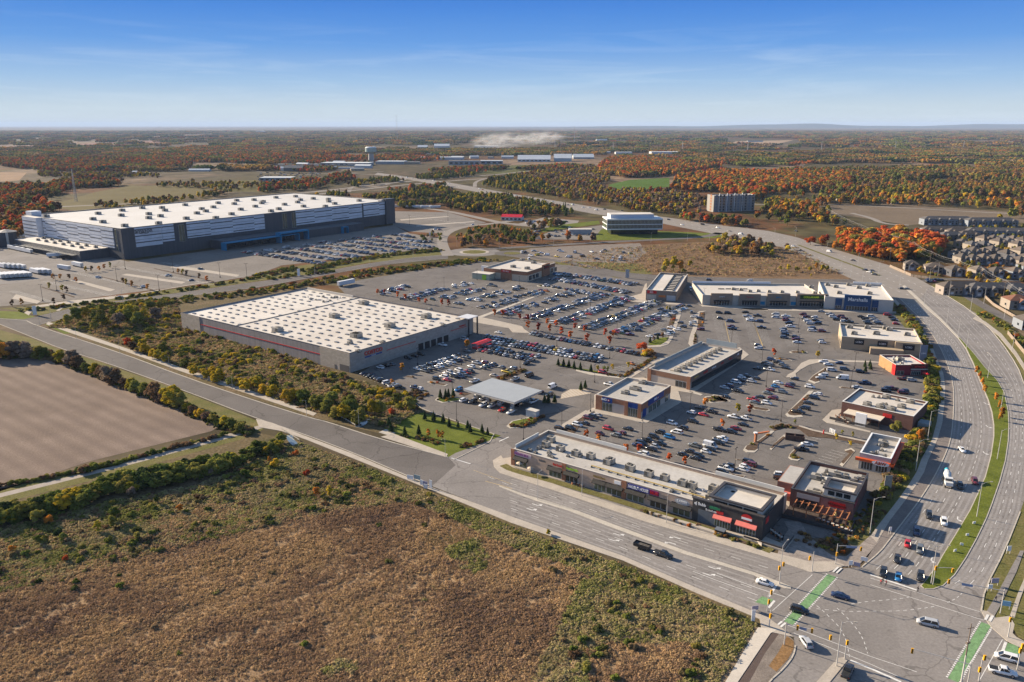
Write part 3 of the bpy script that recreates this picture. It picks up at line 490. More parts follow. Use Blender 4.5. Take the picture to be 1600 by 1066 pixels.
g = crop(1360, 906, [(1205, 460), (860, 1050)]); bikeband(g[0], g[1], 2.1)
for q in (crop(1120, 800, [(470, 880), (590, 915), (520, 975), (400, 940)]), crop(1360, 906, [(1430, 660), (1540, 690), (1545, 790), (1390, 765)])):
    MG.face([(*P(*p), 0.064) for p in (q if False else q[::-1])])
for ln in ([(1265, 580), (1210, 630)], [(1300, 590), (1245, 642)]): pstripe(MW, crop(1120, 800, ln), 0.5, sm=0, z=0.2)
for ln in ([(680, 435), (610, 490)], [(715, 450), (650, 505)]): pstripe(MW, crop(1120, 906, ln), 0.5, sm=0)
for ln in ([(1225, 370), (1195, 425)], [(1275, 380), (1240, 440)]): pstripe(MW, crop(1360, 906, ln), 0.6, sm=0, z=0.2)
pstripe(MW, crop(1120, 906, [(960, 245), (1040, 265), (1180, 395), (1290, 510), (1350, 640), (1385, 820)]), 0.16, 1.0, 1.0); pstripe(MW, crop(1120, 906, [(1250, 295), (1400, 440), (1520, 600), (1570, 770)]), 0.16, 1.0, 1.0)
pstripe(MW, crop(1360, 800, [(-560, 1010), (-250, 1040), (0, 1035), (250, 1035), (500, 1015), (690, 980)]), 0.16, 1.0, 1.0); pstripe(MW, crop(1360, 800, [(-200, 960), (0, 930), (230, 915), (400, 890)]), 0.16, 1.0, 1.0); pstripe(MW, crop(1360, 800, [(800, 945), (900, 900), (960, 840)]), 0.16, 1.0, 1.2)
def arrow(px, ang, turn=1, L=3.6):
    c = P(*px); ca, sa = math.cos(ang), math.sin(ang)
    def T(l): return [(c[0] + x * ca - y * sa, c[1] + x * sa + y * ca, 0.064) for x, y in l]
    for pl in ([(-L / 2, -.16), (.3, -.16), (.3, .16), (-L / 2, .16)], [(.3, -.16), (1.0, .5 * turn), (.7, .75 * turn), (.3, .16)], [(.3, .75 * turn), (1.5, .35 * turn), (1.3, 1.5 * turn)]):
        if turn < 0: pl = pl[::-1] if len(pl) == 3 else pl
        MW.face(T(pl))
RD = math.atan2(P(1200, 872)[1] - P(875, 770)[1], P(1200, 872)[0] - P(875, 770)[0])
for p in crop(800, 800, [(665, 145), (635, 180), (1265, 355), (1230, 395)], 4) + [(838.6, 789.7), (830, 797)]: arrow(p, RD + math.pi * 0, 1)
for p in crop(800, 800, [(1020, 160), (990, 193)], 4): arrow(p, RD + math.pi, 1)
for p, a in (((1543, 667), -100), ((1537.6, 708), -108), ((1496, 811), -122), ((1455, 875), -128), ((1540, 631), -95)): arrow(p, math.radians(a), 1)
pstripe(MY, [(758, 752), (780, 758), (800, 764)], 0.2, sm=0); pstripe(MY, [(740, 735), (800, 757)], 0.14, sm=0)
pstripe(MW, [(762, 745), (780, 752), (800, 760)], 0.14, 3, 4, sm=0)
for s, e in (((705, 716), (735, 725)), ((780, 690), (795, 683)), ((1033, 578), (1062, 579))): pstripe(MW, [s, e], 0.5, sm=0)
for x in (1128.5, 1178.5): pass
for pl in (C5([(1150, 550), (1205, 790)]), C5([(1450, 560), (1550, 830)]), crop(1160, 400, [(120, 700), (210, 930)])): pstripe(MY, pl, 0.25, sm=0)
STALLS = []
def stalls(pa, pb, depth=5.6, pitch=2.75, side=1, mbw=None, ends=0):
    a = P(*pa); b = P(*pb); dx, dy = b[0] - a[0], b[1] - a[1]; L = math.hypot(dx, dy); ux, uy = dx / L, dy / L; nx, ny = -uy * side, ux * side
    n = int(L / pitch)
    for i in range(n + 1):
        p = (a[0] + ux * i * pitch, a[1] + uy * i * pitch); stripe(mbw or MW, p, (p[0] + nx * depth, p[1] + ny * depth), 0.12, 0.055)
SLOTS = []      # (ground xy, heading, where, fill, rank)
G1 = math.radians(53.3); G2 = math.radians(-36.7)
def row(pa, pb, fill, where, turn=90, lines=True, ground=False, both=False, depth=5.4, pitch=2.8):
    """a line of stalls: cars stand across the line from pa to pb"""
    a = pa if ground else P(*pa); b = pb if ground else P(*pb)
    dx, dy = b[0] - a[0], b[1] - a[1]; L = math.hypot(dx, dy); ux, uy = dx / L, dy / L; nx, ny = -uy, ux; hd = math.atan2(ny, nx)
    n = max(1, int(L / pitch))
    for i in range(n + 1):
        p = (a[0] + ux * i * pitch, a[1] + uy * i * pitch)
        if lines: stripe(MW, (p[0] - nx * depth / 2, p[1] - ny * depth / 2), (p[0] + nx * depth / 2, p[1] + ny * depth / 2), 0.3 if 'far lot' in where else 0.12, 0.055)
        if i < n and rng.random() < fill:
            q = (p[0] + ux * pitch / 2, p[1] + uy * pitch / 2); SLOTS.append((q, hd + (math.pi if rng.random() < .5 else 0), where))
def double(pa, pb, fill, where, ground=False, sep=5.6):
    a = pa if ground else P(*pa); b = pb if ground else P(*pb)
    dx, dy = b[0] - a[0], b[1] - a[1]; L = math.hypot(dx, dy); nx, ny = -dy / L * sep / 2, dx / L * sep / 2
    row((a[0] + nx, a[1] + ny), (b[0] + nx, b[1] + ny), fill, where, ground=True); row((a[0] - nx, a[1] - ny), (b[0] - nx, b[1] - ny), fill, where, ground=True)
def inpoly(x, y, poly):
    r = False; j = len(poly) - 1
    for i in range(len(poly)):
        if (poly[i][1] > y) != (poly[j][1] > y) and x < (poly[j][0] - poly[i][0]) * (y - poly[i][1]) / (poly[j][1] - poly[i][1]) + poly[i][0]: r = not r
        j = i
    return r
u1 = (math.cos(G1), math.sin(G1)); u2 = (math.cos(G2), math.sin(G2)); o0 = P(772.5, 493.6)
NTH = ['leftmost', 'second', 'third', 'fourth', 'fifth', 'sixth', 'seventh', 'eighth', 'ninth', 'tenth']
for k in range(-4, 6):
    s = 2.6 + 21.3 * k; base = (o0[0] + u2[0] * s, o0[1] + u2[1] * s)
    t0, t1 = (4, 104) if k >= 0 else (4, 100)
    if k == 5: t1 = 74
    if k < 0: t0 = 10; t1 = 100 + 6 * k
    p = (base[0] + u1[0] * t0, base[1] + u1[1] * t0); q = (base[0] + u1[0] * t1, base[1] + u1[1] * t1)
    fl = {-4: .35, -3: .45, -2: .5, -1: .5, 0: .62, 1: .8, 2: .85, 3: .82, 4: .72, 5: .3}[k]
    double(p, q, fl, 'in the %s long row beyond the red maples' % NTH[k + 4], ground=True)
for i, (a, b, f) in enumerate((((780, 424), (960, 456), .0), ((868, 428), (1000, 447), .8), ((862, 436), (985, 459), .8))):
    if f: double(a, b, f, 'in the %s short row before the brick corner store' % ('rear', 'middle', 'front')[i])
double((592, 461), (640, 447), .6, 'in the short row nearest the warehouse back corner'); double((632, 470), (690, 452), .6, 'in the second row from the warehouse back corner'); row((850, 447), (975, 470), .45, 'along the hedge row before the brick corner store')
row((827.5, 522.5), (998, 555), .93, 'in the single row beside the maple aisle')
row((757, 527), (950, 561.5), .95, 'in the packed row below the maple aisle'); row((757, 534), (944, 567.5), .95, 'in the second packed row below the maple aisle')
row((745, 541), (850, 561), .93, 'in the packed row behind the canopy'); row((748, 548), (840, 566), .8, 'in the row of cars behind the canopy')
double((655, 581), (728, 557), .93, 'in the packed row beside the warehouse wall'); double((700, 588.5), (775, 567), .6, 'in the middle row near the warehouse doors')
row((567, 584.5), (628, 609), .6, 'along the hedge by the warehouse corner')
row((1010, 522), (1058, 488), .05, 'beside the grass wedge'); row((940, 585), (1005, 563), .12, 'in the empty stalls by the hedge')
lotp = [(352, 398), (430, 388), (560, 371), (640, 364), (660, 375), (692, 386), (600, 398), (500, 415), (440, 413)]; sq = P(440, 413)
for k in range(-1, 12):
    b0 = (sq[0] + u1[0] * 22 * k, sq[1] + u1[1] * 22 * k); run = []
    for t in range(-130, 150, 4):
        p = (b0[0] + u2[0] * t, b0[1] + u2[1] * t)
        if inpoly(*to_px(*p), lotp): run.append(p)
    if len(run) > 3: double(run[0], run[-1], .62, 'in the %s staff row before the long building' % NTH[min(9, max(0, k))], ground=True)
for pa, pb in (((120, 427), (250, 455)), ((70, 440), (190, 466)), ((190, 417), (330, 445)), ((255, 410), (390, 436)), ((20, 455), (100, 478)), ((640, 338), (740, 352)), ((625, 350), (700, 362))): row(pa, pb, 0.02, 'in the nearly empty far lot', lines=True)
ROWL = [(A_([(60, 790), (340, 600)])), (A_([(170, 770), (420, 590)])), (A_([(400, 900), (700, 640)])), (A_([(530, 900), (800, 640)])), (A_([(800, 1010), (1080, 760)])), C5([(1060, 480), (1140, 800)]), C5([(1190, 500), (1260, 800)]), C5([(1370, 480), (1480, 820)]), C5([(1490, 480), (1590, 800)]), crop(1160, 400, [(350, 600), (520, 940)]), crop(1160, 400, [(470, 620), (600, 900)]),
        crop(1160, 400, [(630, 610), (740, 790)]), crop(1160, 400, [(760, 630), (850, 790)]), crop(1160, 400, [(920, 600), (1000, 700)]), crop(1160, 400, [(1050, 620), (1120, 700)]), crop(1160, 400, [(1240, 620), (1330, 730)]), crop(1160, 400, [(1360, 620), (1440, 730)]), crop(960, 680, [(380, 190), (560, 70)]), crop(960, 680, [(260, 150), (420, 30)]), crop(960, 680, [(700, 230), (960, 60)]), crop(960, 680, [(850, 270), (1120, 50)]), crop(960, 680, [(1100, 400), (1250, 300)]), crop(960, 680, [(1300, 380), (1430, 270)]), B_([(900, 250), (1020, 160)]), B_([(1100, 420), (1290, 290)]), D_([(540, 1050), (660, 1000)])]
for a, b in ROWL: row(a, b, 0, '', lines=True)
mk = struct('road_markings', MW, PAINT); struct('yellow_markings', MY, YPAINT); struct('green_bike_crossing', MG, GPAINT); struct('worn_wheel_tracks', MT, mat('worn_asphalt', (0.25, 0.232, 0.218), 0.85, 0.16, 0.12, fine=1.2))
TAN = mat('tan_stone_block', (0.42, 0.33, 0.24), 0.9, 0.08, 0.5, brick=(0.8, 0.4, (0.72, 0.70, 0.66)))
BRK = mat('orange_brick', (0.36, 0.185, 0.115), 0.9, 0.12, 0.6, brick=(0.5, 0.2, (0.7, 0.62, 0.55)))
BRN = mat('red_brown_brick', (0.17, 0.095, 0.08), 0.9, 0.12, 0.6, brick=(0.5, 0.2, (0.75, 0.72, 0.70)))
STUC = mat('beige_stucco', (0.52, 0.42, 0.31), 0.9, 0.06, 0.4)
GREYM = mat('grey_ribbed_metal', (0.30, 0.27, 0.255), 0.6, 0.06, 0.3, brick=(0.9, 30, (0.7, 0.7, 0.7)))
BEIG = mat('pale_block_wall', (0.50, 0.43, 0.34), 0.9, 0.07, 0.4, brick=(1.6, 0.8, (0.85, 0.83, 0.8)))
ROOFW = mat('white_roof_membrane', (0.60, 0.565, 0.51), 0.8, 0.07, 0.035, col2=(0.48, 0.435, 0.38), fine=0.7, wave=(.3, 3.2, .12, (.5, .45, .4)))
ROOFG = mat('grey_roof_membrane', (0.46, 0.44, 0.41), 0.85, 0.08, 0.08, col2=(0.35, 0.33, 0.30), fine=0.9, wave=(.3, 2.4, .15, (.32, .3, .28)))
COPE = mat('pale_parapet_cap', (0.52, 0.48, 0.42), 0.6, 0.05, 0.5)
DCOPE = mat('dark_parapet_cap', (0.06, 0.055, 0.055), 0.5, 0.1, 0.5)
DKP = mat('charcoal_panel', (0.075, 0.078, 0.088), 0.55, 0.08, 0.2, brick=(1.2, 40, (0.6, 0.6, 0.6)))
WHP = mat('white_metal_panel', (0.62, 0.65, 0.70), 0.5, 0.04, 0.1, brick=(8, 2.2, (0.85, 0.85, 0.85)))
GLASS = mat('dark_window_glass', (0.02, 0.025, 0.03), 0.08, 0.3, 0.4, spec=0.7)
GLASSG = mat('tinted_glass', (0.07, 0.085, 0.065), 0.1, 0.35, 0.25, spec=0.7)
FRAMEM = mat('aluminium_frame', (0.45, 0.45, 0.44), 0.4, 0.05, 1)
AWN = mat('dark_awning_canvas', (0.03, 0.028, 0.026), 0.8, 0.15, 1)
HV = mat('rooftop_unit_metal', (0.36, 0.33, 0.28), 0.6, 0.12, 0.8); HV2 = mat('rooftop_unit_grille', (0.10, 0.095, 0.085), 0.7, 0.2, 1.5)
RED = mat('red_sign', (0.50, 0.02, 0.02), 0.45, 0.05, 1); BLUE = mat('blue_sign', (0.01, 0.05, 0.22), 0.45, 0.06, 1); WSIGN = mat('white_sign', (0.75, 0.75, 0.74), 0.5, 0.04, 1); BLK = mat('black_sign', (0.02, 0.02, 0.022), 0.5, 0.1, 1)
TEAL = mat('cyan_portal_panel', (0.012, 0.19, 0.34), 0.6, 0.06, 0.3); YEL = mat('yellow_paint', (0.55, 0.40, 0.14), 0.6, 0.1, 1); GREEN = mat('lime_green_paint', (0.35, 0.60, 0.04), 0.5, 0.05, 1)
def textmesh(txt, size, m, depth=0.12, bold=0.0):
    c = bpy.data.curves.new('letters', 'FONT'); c.body = txt; c.size = size; c.extrude = depth / 2; c.align_x = 'CENTER'; c.align_y = 'CENTER'; c.offset = bold
    o = bpy.data.objects.new('letters', c); link(o); bpy.context.view_layer.update()
    me = bpy.data.meshes.new_from_object(o.evaluated_get(bpy.context.evaluated_depsgraph_get())); sc.collection.objects.unlink(o); bpy.data.objects.remove(o)
    me.materials.clear(); me.materials.append(m); return me
class Bld:
    """a building in its own frame: corner A at the origin, x along the front wall A->B, y back into the building"""
    def __init__(s, name, A, B, C, h, zroof=None):
        z = h; a = P(*A, z); b = P(*B, z); c = P(*C, z)
        ux, uy = b[0] - a[0], b[1] - a[1]; s.L = math.hypot(ux, uy); ux /= s.L; uy /= s.L
        vx, vy = -uy, ux; d = (c[0] - a[0]) * vx + (c[1] - a[1]) * vy; s.sgn = 1 if d > 0 else -1; s.D = abs(d); s.h = h
        s.a = a; s.u = (ux, uy); s.v = (vx * s.sgn, vy * s.sgn); s.rz = math.atan2(uy, ux)
        s.root = empty(name, (a[0], a[1], 0), s.rz)
    def loc(s, X, Y):      # world -> local
        dx, dy = X - s.a[0], Y - s.a[1]; return dx * s.u[0] + dy * s.u[1], dx * s.v[0] + dy * s.v[1]
    def top(s, px, py, z=None): return s.loc(*P(px, py, s.h if z is None else z))
    def on(s, face, px, py, off=0.0):   # photo point on a wall -> (distance along the wall, height)
        u = (px - 800) / F; v = (py - 533) / F; d = (u, cp - v * sp, -(sp + v * cp))
        lx = d[0] * s.u[0] + d[1] * s.u[1]; ly = d[0] * s.v[0] + d[1] * s.v[1]; ox, oy = s.loc(0, 0)
        if face == 'f': t = (0 - off - oy) / ly; return ox + t * lx, HCAM + t * d[2]
        t = ((0 - off if face == 'l' else s.L + off) - ox) / lx; return oy + t * ly, HCAM + t * d[2]
    def box(s, name, m, x0, x1, y0, y1, z0, z1, parent=None, mb=None):
        b = mb or MB(); y0, y1 = (y0 * s.sgn, y1 * s.sgn); b.box(min(x0, x1), max(x0, x1), min(y0, y1), max(y0, y1), z0, z1)
        if mb is None: return b.build(name, m, parent or s.root)
    def fb(s, face, name, m, a0, a1, z0, z1, out=0.12, deep=0.0, parent=None, mb=None):
        """flat box on a wall; stands OUT proud of it"""
        if face == 'f': return s.box(name, m, a0, a1, -out, deep - 0.0, z0, z1, parent, mb)
        if face == 'l': return s.box(name, m, -out, deep, a0, a1, z0, z1, parent, mb)
        return s.box(name, m, s.L - deep, s.L + out, a0, a1, z0, z1, parent, mb)
    def walls(s, m, cap=COPE, th=0.4, roofm=ROOFW, drop=0.9, x0=0, x1=None, y0=0, y1=None, h=None, name='wall', rname='roof'):
        x1 = s.L if x1 is None else x1; y1 = s.D if y1 is None else y1; h = h or s.h
        b = MB()
        for q in ((x0, x1, y0, y0 + th), (x0, x1, y1 - th, y1), (x0, x0 + th, y0 + th, y1 - th), (x1 - th, x1, y0 + th, y1 - th)): s.box(None, None, *q, 0, h, mb=b)
        w = b.build(name, m, s.root)
        b = MB(); o = 0.08
        for q in ((x0 - o, x1 + o, y0 - o, y0 + th + o), (x0 - o, x1 + o, y1 - th - o, y1 + o), (x0 - o, x0 + th + o, y0 + th + o, y1 - th - o), (x1 - th - o, x1 + o, y0 + th + o, y1 - th - o)): s.box(None, None, *q, h + 0.004, h + 0.16, mb=b)
        b.build('parapet_cap', cap, s.root)
        r = s.box(rname, roofm, x0 + th, x1 - th, y0 + th, y1 - th, h - drop - 0.3, h - drop); s.zr = h - drop; return w
    def hvac(s, x, y, w=2.4, d=1.9, h=1.5, z=None, parent=None):
        z = s.zr if z is None else z; e = s.box('rooftop_unit', HV, x - w / 2, x + w / 2, y - d / 2, y + d / 2, z + 0.3, z + h)
        b = MB(); s.box(None, None, x - w / 2 - .15, x + w / 2 + .15, y - d / 2 - .15, y + d / 2 + .15, z + 0.003, z + 0.298, mb=b); s.box(None, None, x - w * .35, x + w * .1, y - d * .3, y + d * .3, z + h + .002, z + h + .2, mb=b); s.box(None, None, x - w / 2 - .04, x - w / 2 + w * .4, y - d / 2 - .04, y - d / 2, z + .5, z + h - .15, mb=b)
        b.build('grille', HV2, e); return e
    def vent(s, x, y, r=0.25, h=0.8): 
        b = MB(); b.tube((x, y * s.sgn, s.zr), (x, y * s.sgn, s.zr + h), r, r, 8); b.tube((x, y * s.sgn, s.zr + h), (x, y * s.sgn, s.zr + h + .2), r * 1.5, r * 1.1, 8); return b.build('vent_pipe', FRAMEM, s.root)
    def clutter(s, x0, x1, y0, y1, n, seed=1):
        r = random.Random(seed)
        for i in range(n):
            x = r.uniform(x0, x1); y = r.uniform(y0, y1)
            if r.random() < .45: s.vent(x, y, r.uniform(.15, .4), r.uniform(.5, 1.2))
            else: s.hvac(x, y, r.uniform(.8, 1.6), r.uniform(.7, 1.3), r.uniform(.6, 1.2))
    def text(s, face, txt, a, z, size, m, out=0.16, depth=0.14, bold=0.0, parent=None, name='letter_sign', tilt=0, sx=1.0):
        me = textmesh(txt, size, m, depth, bold); o = bpy.data.objects.new(name, me); link(o); o.parent = parent or s.root
        if face == 'f':
            n = Vector((0, -s.sgn, 0)); pos = Vector((a, -out * s.sgn, z))
        elif face == 'l': n = Vector((-1, 0, 0)); pos = Vector((-out, a * s.sgn, z))
        else: n = Vector((1, 0, 0)); pos = Vector((s.L + out, a * s.sgn, z))
        up = Vector((0, 0, 1)); r = up.cross(n)
        o.matrix_local = Matrix.Translation(pos) @ Matrix((r, up, n)).transposed().to_4x4() @ Matrix.Diagonal((sx, 1, 1, 1)); return o
    def window(s, face, a0, a1, z0, z1, n=3, m=None, out=0.06):
        f = MB(); s.fb(face, None, None, a0, a1, z0, z1, out, 0, mb=f); fr = f.build('window_frame', FRAMEM, s.root); g = MB(); wd = (a1 - a0) / n
        for i in range(n): s.fb(face, None, None, a0 + i * wd + .1, a0 + (i + 1) * wd - .1, z0 + .1, z1 - .1, out + .03, -out + 0.0 if face == 'x' else 0, mb=g)
        g.build('pane', m or GLASS, fr); return fr
    def awning(s, face, a0, a1, z0, z1, out=1.2, m=None):
        b = MB(); me = []
        def p(a, o, z): return ((a, -o * s.sgn, z) if face == 'f' else ((-o, a * s.sgn, z) if face == 'l' else (s.L + o, a * s.sgn, z)))
        q = [p(a0, .02, z1), p(a1, .02, z1), p(a1, out, z0 + .25), p(a0, out, z0 + .25), p(a0, out, z0), p(a1, out, z0), p(a0, .02, z0), p(a1, .02, z0)]
        b.face([q[0], q[1], q[2], q[3]]); b.face([q[3], q[2], q[5], q[4]]); b.face([q[0], q[3], q[4], q[6]]); b.face([q[1], q[7], q[5], q[2]]); b.face([q[6], q[4], q[5], q[7]])
        return b.build('awning', m or AWN, s.root)
W = Bld('warehouse_store', (546, 552.5), (283, 489), (737.5, 496), 10.0)
tag(W.root, 'huge beige and grey warehouse store with white roof dotted by skylights', 'warehouse')
W.walls(GREYM, cap=DCOPE, drop=0.7)
x1 = W.on('f', 500, 544)[0]; x2 = W.on('f', 312, 500)[0]
W.fb('f', 'block_wall_panel', BEIG, -0.1, x1, 0.02, 9.95, 0.25); W.fb('f', 'block_wall_panel', BEIG, x2, W.L + .1, 0.02, 9.95, 0.25)
W.fb('f', 'red_band', RED, x1 + .3, x2 - .3, 5.6, 6.0, 0.16)
W.fb('l', 'block_wall_panel', mat('grey_block_wall', (0.36, 0.335, 0.30), 0.9, 0.06, 0.4, brick=(1.6, 0.8, (0.85, 0.85, 0.85))), 0.02, W.D, 0.02, 9.9, 0.2)
for q in ((10, 4.5), (W.L - 6, 4)): W.fb('f', 'door', mat('grey_door', (0.12, 0.11, 0.10), .6, .1, 1), q[0], q[0] + 1.4, 0.02, 2.4, 0.32)
W.fb('f', 'door', MATS['grey_door'], 0.6, 7.5, .02, 3.4, 0.31)
tc_ = [W.on('l', *crop(540, 420, [p])[0]) for p in ((195, 870), (375, 850), (425, 860), (725, 770), (760, 840), (810, 820), (1090, 690), (1260, 640), (1180, 628), (1245, 612))]
cx = (tc_[0][0] + tc_[1][0]) / 2; cwid = tc_[1][0] - tc_[0][0]
W.text('l', 'COSTCO', cx, 7.5, 2.7, RED, out=0.34, depth=.3, bold=.09, sx=cwid / 10.6 if cwid else 1)
bl = W.fb('l', 'blue_underline', BLUE, tc_[0][0], tc_[1][0], 5.25, 5.95, 0.3); W.text('l', 'WHOLESALE', cx, 5.6, 0.55, WSIGN, out=.36, depth=.1)
W.fb('l', 'red_band', RED, tc_[2][0], tc_[3][0], 5.7, 6.05, 0.28); W.fb('l', 'red_band', RED, tc_[6][0], tc_[7][0], 5.5, 5.8, 0.28)
W.text('l', 'PHARMACY', (tc_[8][0] + tc_[9][0]) / 2, 6.7, 1.1, RED, out=.3, depth=.15, bold=.03)
for px in (780, 848, 913, 978, 1045):
    a = W.on('l', *crop(540, 420, [(px, 800)])[0])[0]; W.fb('l', 'service_bay', BLK, a - 2.0, a + 2.0, 0.03, 3.9, 0.24)
for i, (x, y) in enumerate(crop(540, 420, [(190, 360), (840, 500), (460, 595), (115, 700)]) + crop(400, 400, [(490, 378), (135, 463), (625, 500)], 4) + [(560, 548), (547, 535), (693, 508), (672, 483), (598, 534)]):
    lx, ly = W.top(x, y, 10); W.hvac(lx, ly, *((5.2, 4, 2.4) if i < 7 else (2.5, 2, 1.3)))
SKL = mat('skylight_dome', (0.17, 0.165, 0.155), 0.3, 0.1, 1); cnt = 0; extra = MB()
cand = []
for i in range(19):
    for j in range(13):
        x = 6 + i * 7.6 + (j % 2) * 2.0; y = 5 + j * 7.1
        if x > W.L - 4 or y > W.D - 5: continue
        if i in (12, 13) and j % 2: continue
        cand.append((x, y))
cand.sort(key=lambda p: p[0] ** 2 + p[1] ** 2)
for k, (x, y) in enumerate(cand):
    mb_ = MB() if k < 100 else extra
    y0, y1 = (y - .75) * W.sgn, (y + .75) * W.sgn; mb_.box(x - 1.1, x + 1.1, min(y0, y1), max(y0, y1), W.zr + .004, W.zr + .42)
    if k < 100: mb_.build('skylight', SKL, W.root)
o = extra.build('skylight_far', SKL, W.root); o['kind'] = 'stuff'
W.box('roof_seam', mat('dark_roof_seam', (0.16, 0.15, 0.14), .8, .1, 1), 96, 96.5, .5, W.D - .5, W.zr + .004, W.zr + .35)
W.clutter(104, 125, 70, 88, 14, 5); W.box('dock_parapet', COPE, 100, W.L - 3, W.D - 2.2, W.D - 1.6, 9.3, 10.9)
W.box('entrance_roof', mat('metal_canopy_white', (.6, .6, .6), .4, .04, .5), -3.5, 5, W.D - 7, W.D + 2, 10.6, 11.0); b = MB()
for x, y in ((-3, W.D - 6.5), (-3, W.D + 1.5), (4.5, W.D + 1.5)): W.box('entrance_column', DCOPE, x - .35, x + .35, y - .35, y + .35, 0, 10.6)
b = None; W.box('entrance_wall', GREYM, .5, 6, W.D - .02, W.D + 2.0, 0, 10.55)
A = Bld('fulfilment_building', (188.5, 357.5), (613, 313), (58, 334.5), 28.5)
tag(A.root, 'enormous white and charcoal fulfilment building with striped panels', 'warehouse')
A.walls(DKP, cap=COPE, drop=0.8, th=.6, roofm=mat('cool_white_roof', (.54, .53, .51), .8, .05, .02, col2=(.46, .445, .42), fine=.4, wave=(G1, 6, .1, (.45, .45, .45))))
def ax(px, py, oy=320, ox=200): return A.on('f', *crop(ox, oy, [(px, py)])[0])[0]
segs = [(ax(75, 350), ax(355, 350), 10), (ax(358, 350), ax(485, 350), 12), (ax(615, 300), ax(1425, 250), 12.5), (A.on('f', 420 + 278 / 6.66, 340)[0], A.on('f', 420 + 965 / 6.66, 330)[0], 12), (A.on('f', 420 + 985 / 6.66, 330)[0], A.on('f', 420 + 1215 / 6.66, 325)[0], 12)]
for k, (a, b_, zb) in enumerate(segs):
    out = 0.5 if k != 3 else 0.9
    wp = A.fb('f', 'white_cladding', WHP, a, b_, zb, 27.9, out)
    st = MB(); r = random.Random(k); wd = 26; x = a; q = 0
    while x < b_ - 2:
        xe = min(b_, x + wd)
        for z in range(5):
            zz = 13.8 + z * 3.0 + (1.2 if q % 2 else -.3)
            if zz < 27.4: A.fb('f', None, None, x, xe, zz, zz + (.95 if (z + q) % 2 == 0 else .22), out + .12, 0, mb=st)
        x = xe; q += 1
    st.build('dark_slat_pattern', DKP, wp)
A.fb('f', 'end_fin', DKP, A.L - 14, A.L + 1, 0.02, 31.0, 3.0, 6)
A.box('end_fin_top', ROOFW, A.L - 18, A.L - 14.2, 1, 7, 28.0, 30.4)
for xa in (ax(560, 300), A.on('f', 420 + 165 / 6.66, 345)[0], A.on('f', 420 + 262 / 6.66, 345)[0]): A.window('f', xa - 3, xa + 3, 10, 26.5, 2, GLASSG, .3)
wp = A.fb('l', 'white_cladding', WHP, 14, A.D - 40, 9.5, 27.9, .5); st = MB()
x = 14; q = 0
while x < A.D - 41:
    for z in range(5):
        zz = 11.5 + z * 3.3 + (1.2 if q % 2 else -.4); A.fb('l', None, None, x, min(x + 22, A.D - 40), zz, zz + (.85 if (z + q) % 2 == 0 else .2), .62, 0, mb=st)
    x += 22; q += 1
st.build('dark_slat_pattern', DKP, wp); A.window('l', 8, 11, 8, 27, 1, GLASSG, .3)
bb = MB(); A.box(None, None, -6, .4, A.D - 39, A.D - 8, 0.01, 28.4, mb=bb); bay = bb.build('side_bay', WHP, A.root)
st = MB()
for z in range(6): A.box(None, None, -6.15, .3, A.D - 38.5, A.D - 8.5, 6 + z * 3.6, 6.7 + z * 3.6, mb=st)
st.build('dark_slat_pattern', DKP, bay); A.box('bay_roof', ROOFW, -6, .5, A.D - 39, A.D - 8, 28.42, 28.6); A.box('stair_tower', WHP, 2, 12, A.D - 12, A.D + .5, 28.0, 32.5)
A.box('dock_wing_wall', DKP, -27, -.02, 26, A.D - 34, 0.01, 8.6); A.box('dock_wing_roof', ROOFW, -26.6, -.1, 26.4, A.D - 34.4, 8.62, 8.9)
for i in range(13):
    A.hvac(-8 - (i % 2) * 9, 34 + i * (A.D - 80) / 13, 3, 2.4, 2.0, 8.9)
A.box('dock_canopy', mat('bright_galvanised_steel', (.6, .6, .58), .18, .04, .5, metal=.9), -31, -27.02, 32, A.D - 40, 4.6, 4.9)
r = random.Random(3)
for i in range(11):
    for j in range(4):
        x = 20 + i * 29 + r.uniform(-13, 13); y = 16 + j * (A.D - 30) / 3.6 + r.uniform(-12, 12); A.hvac(x, y, 5.5, 3.6, 2.8)
e0 = ax(860, 420); e1 = A.on('f', 420 + 860 / 6.66, 365)[0]
A.box('entrance_wing', DKP, e0, e1, -22, -.52, 0.01, 8.2); A.box('entrance_wing_roof', mat('grey_wing_roof', (.11, .12, .13), .7, .1, .2), e0 + .4, e1 - .4, -21.6, -.9, 8.22, 8.4)
def portal(x0, x1, y, z, dpt=5, th=.7):
    b = MB(); A.box(None, None, x0, x1, y - dpt, y, z - th, z, mb=b); A.box(None, None, x0, x0 + th, y - dpt, y, .02, z - th, mb=b); A.box(None, None, x1 - th, x1, y - dpt, y, .02, z - th, mb=b); return b.build('cyan_portal', TEAL, A.root)
portal(e0 - 3, e0 + 88, -22.1, 7.6, 8); xm = A.on('f', 420 + 245 / 6.66, 365, 22)[0]; portal(xm - 22, xm + 16, -22.1, 10.5, 8, 1.3); xs = A.on('f', 420 + 780 / 6.66, 365, 22)[0]; portal(xs - 4, xs + 4, -22.1, 7.5, 4)
A.fb('f', 'dark_glazing', GLASS, e0 + 4, e0 + 84, .3, 5.6, 22.06, -22.0)
s_ = A.text('f', 'amazon', ax(160, 290), 24.4, 5.6, BLK, out=.75, depth=.2, bold=.05)
mb_ = MB(); xa = ax(160, 290)
for i in range(10):
    t0 = i / 10 * 2 - 1; t1 = (i + 1) / 10 * 2 - 1
    A.fb('f', None, None, xa + t0 * 4.6, xa + t1 * 4.6, 21.6 + .9 * (t0 * t0) - .25, 21.6 + .9 * (t0 * t0) + .25, .72, -.6, mb=mb_)
mb_.build('smile_mark', BLK, A.root)
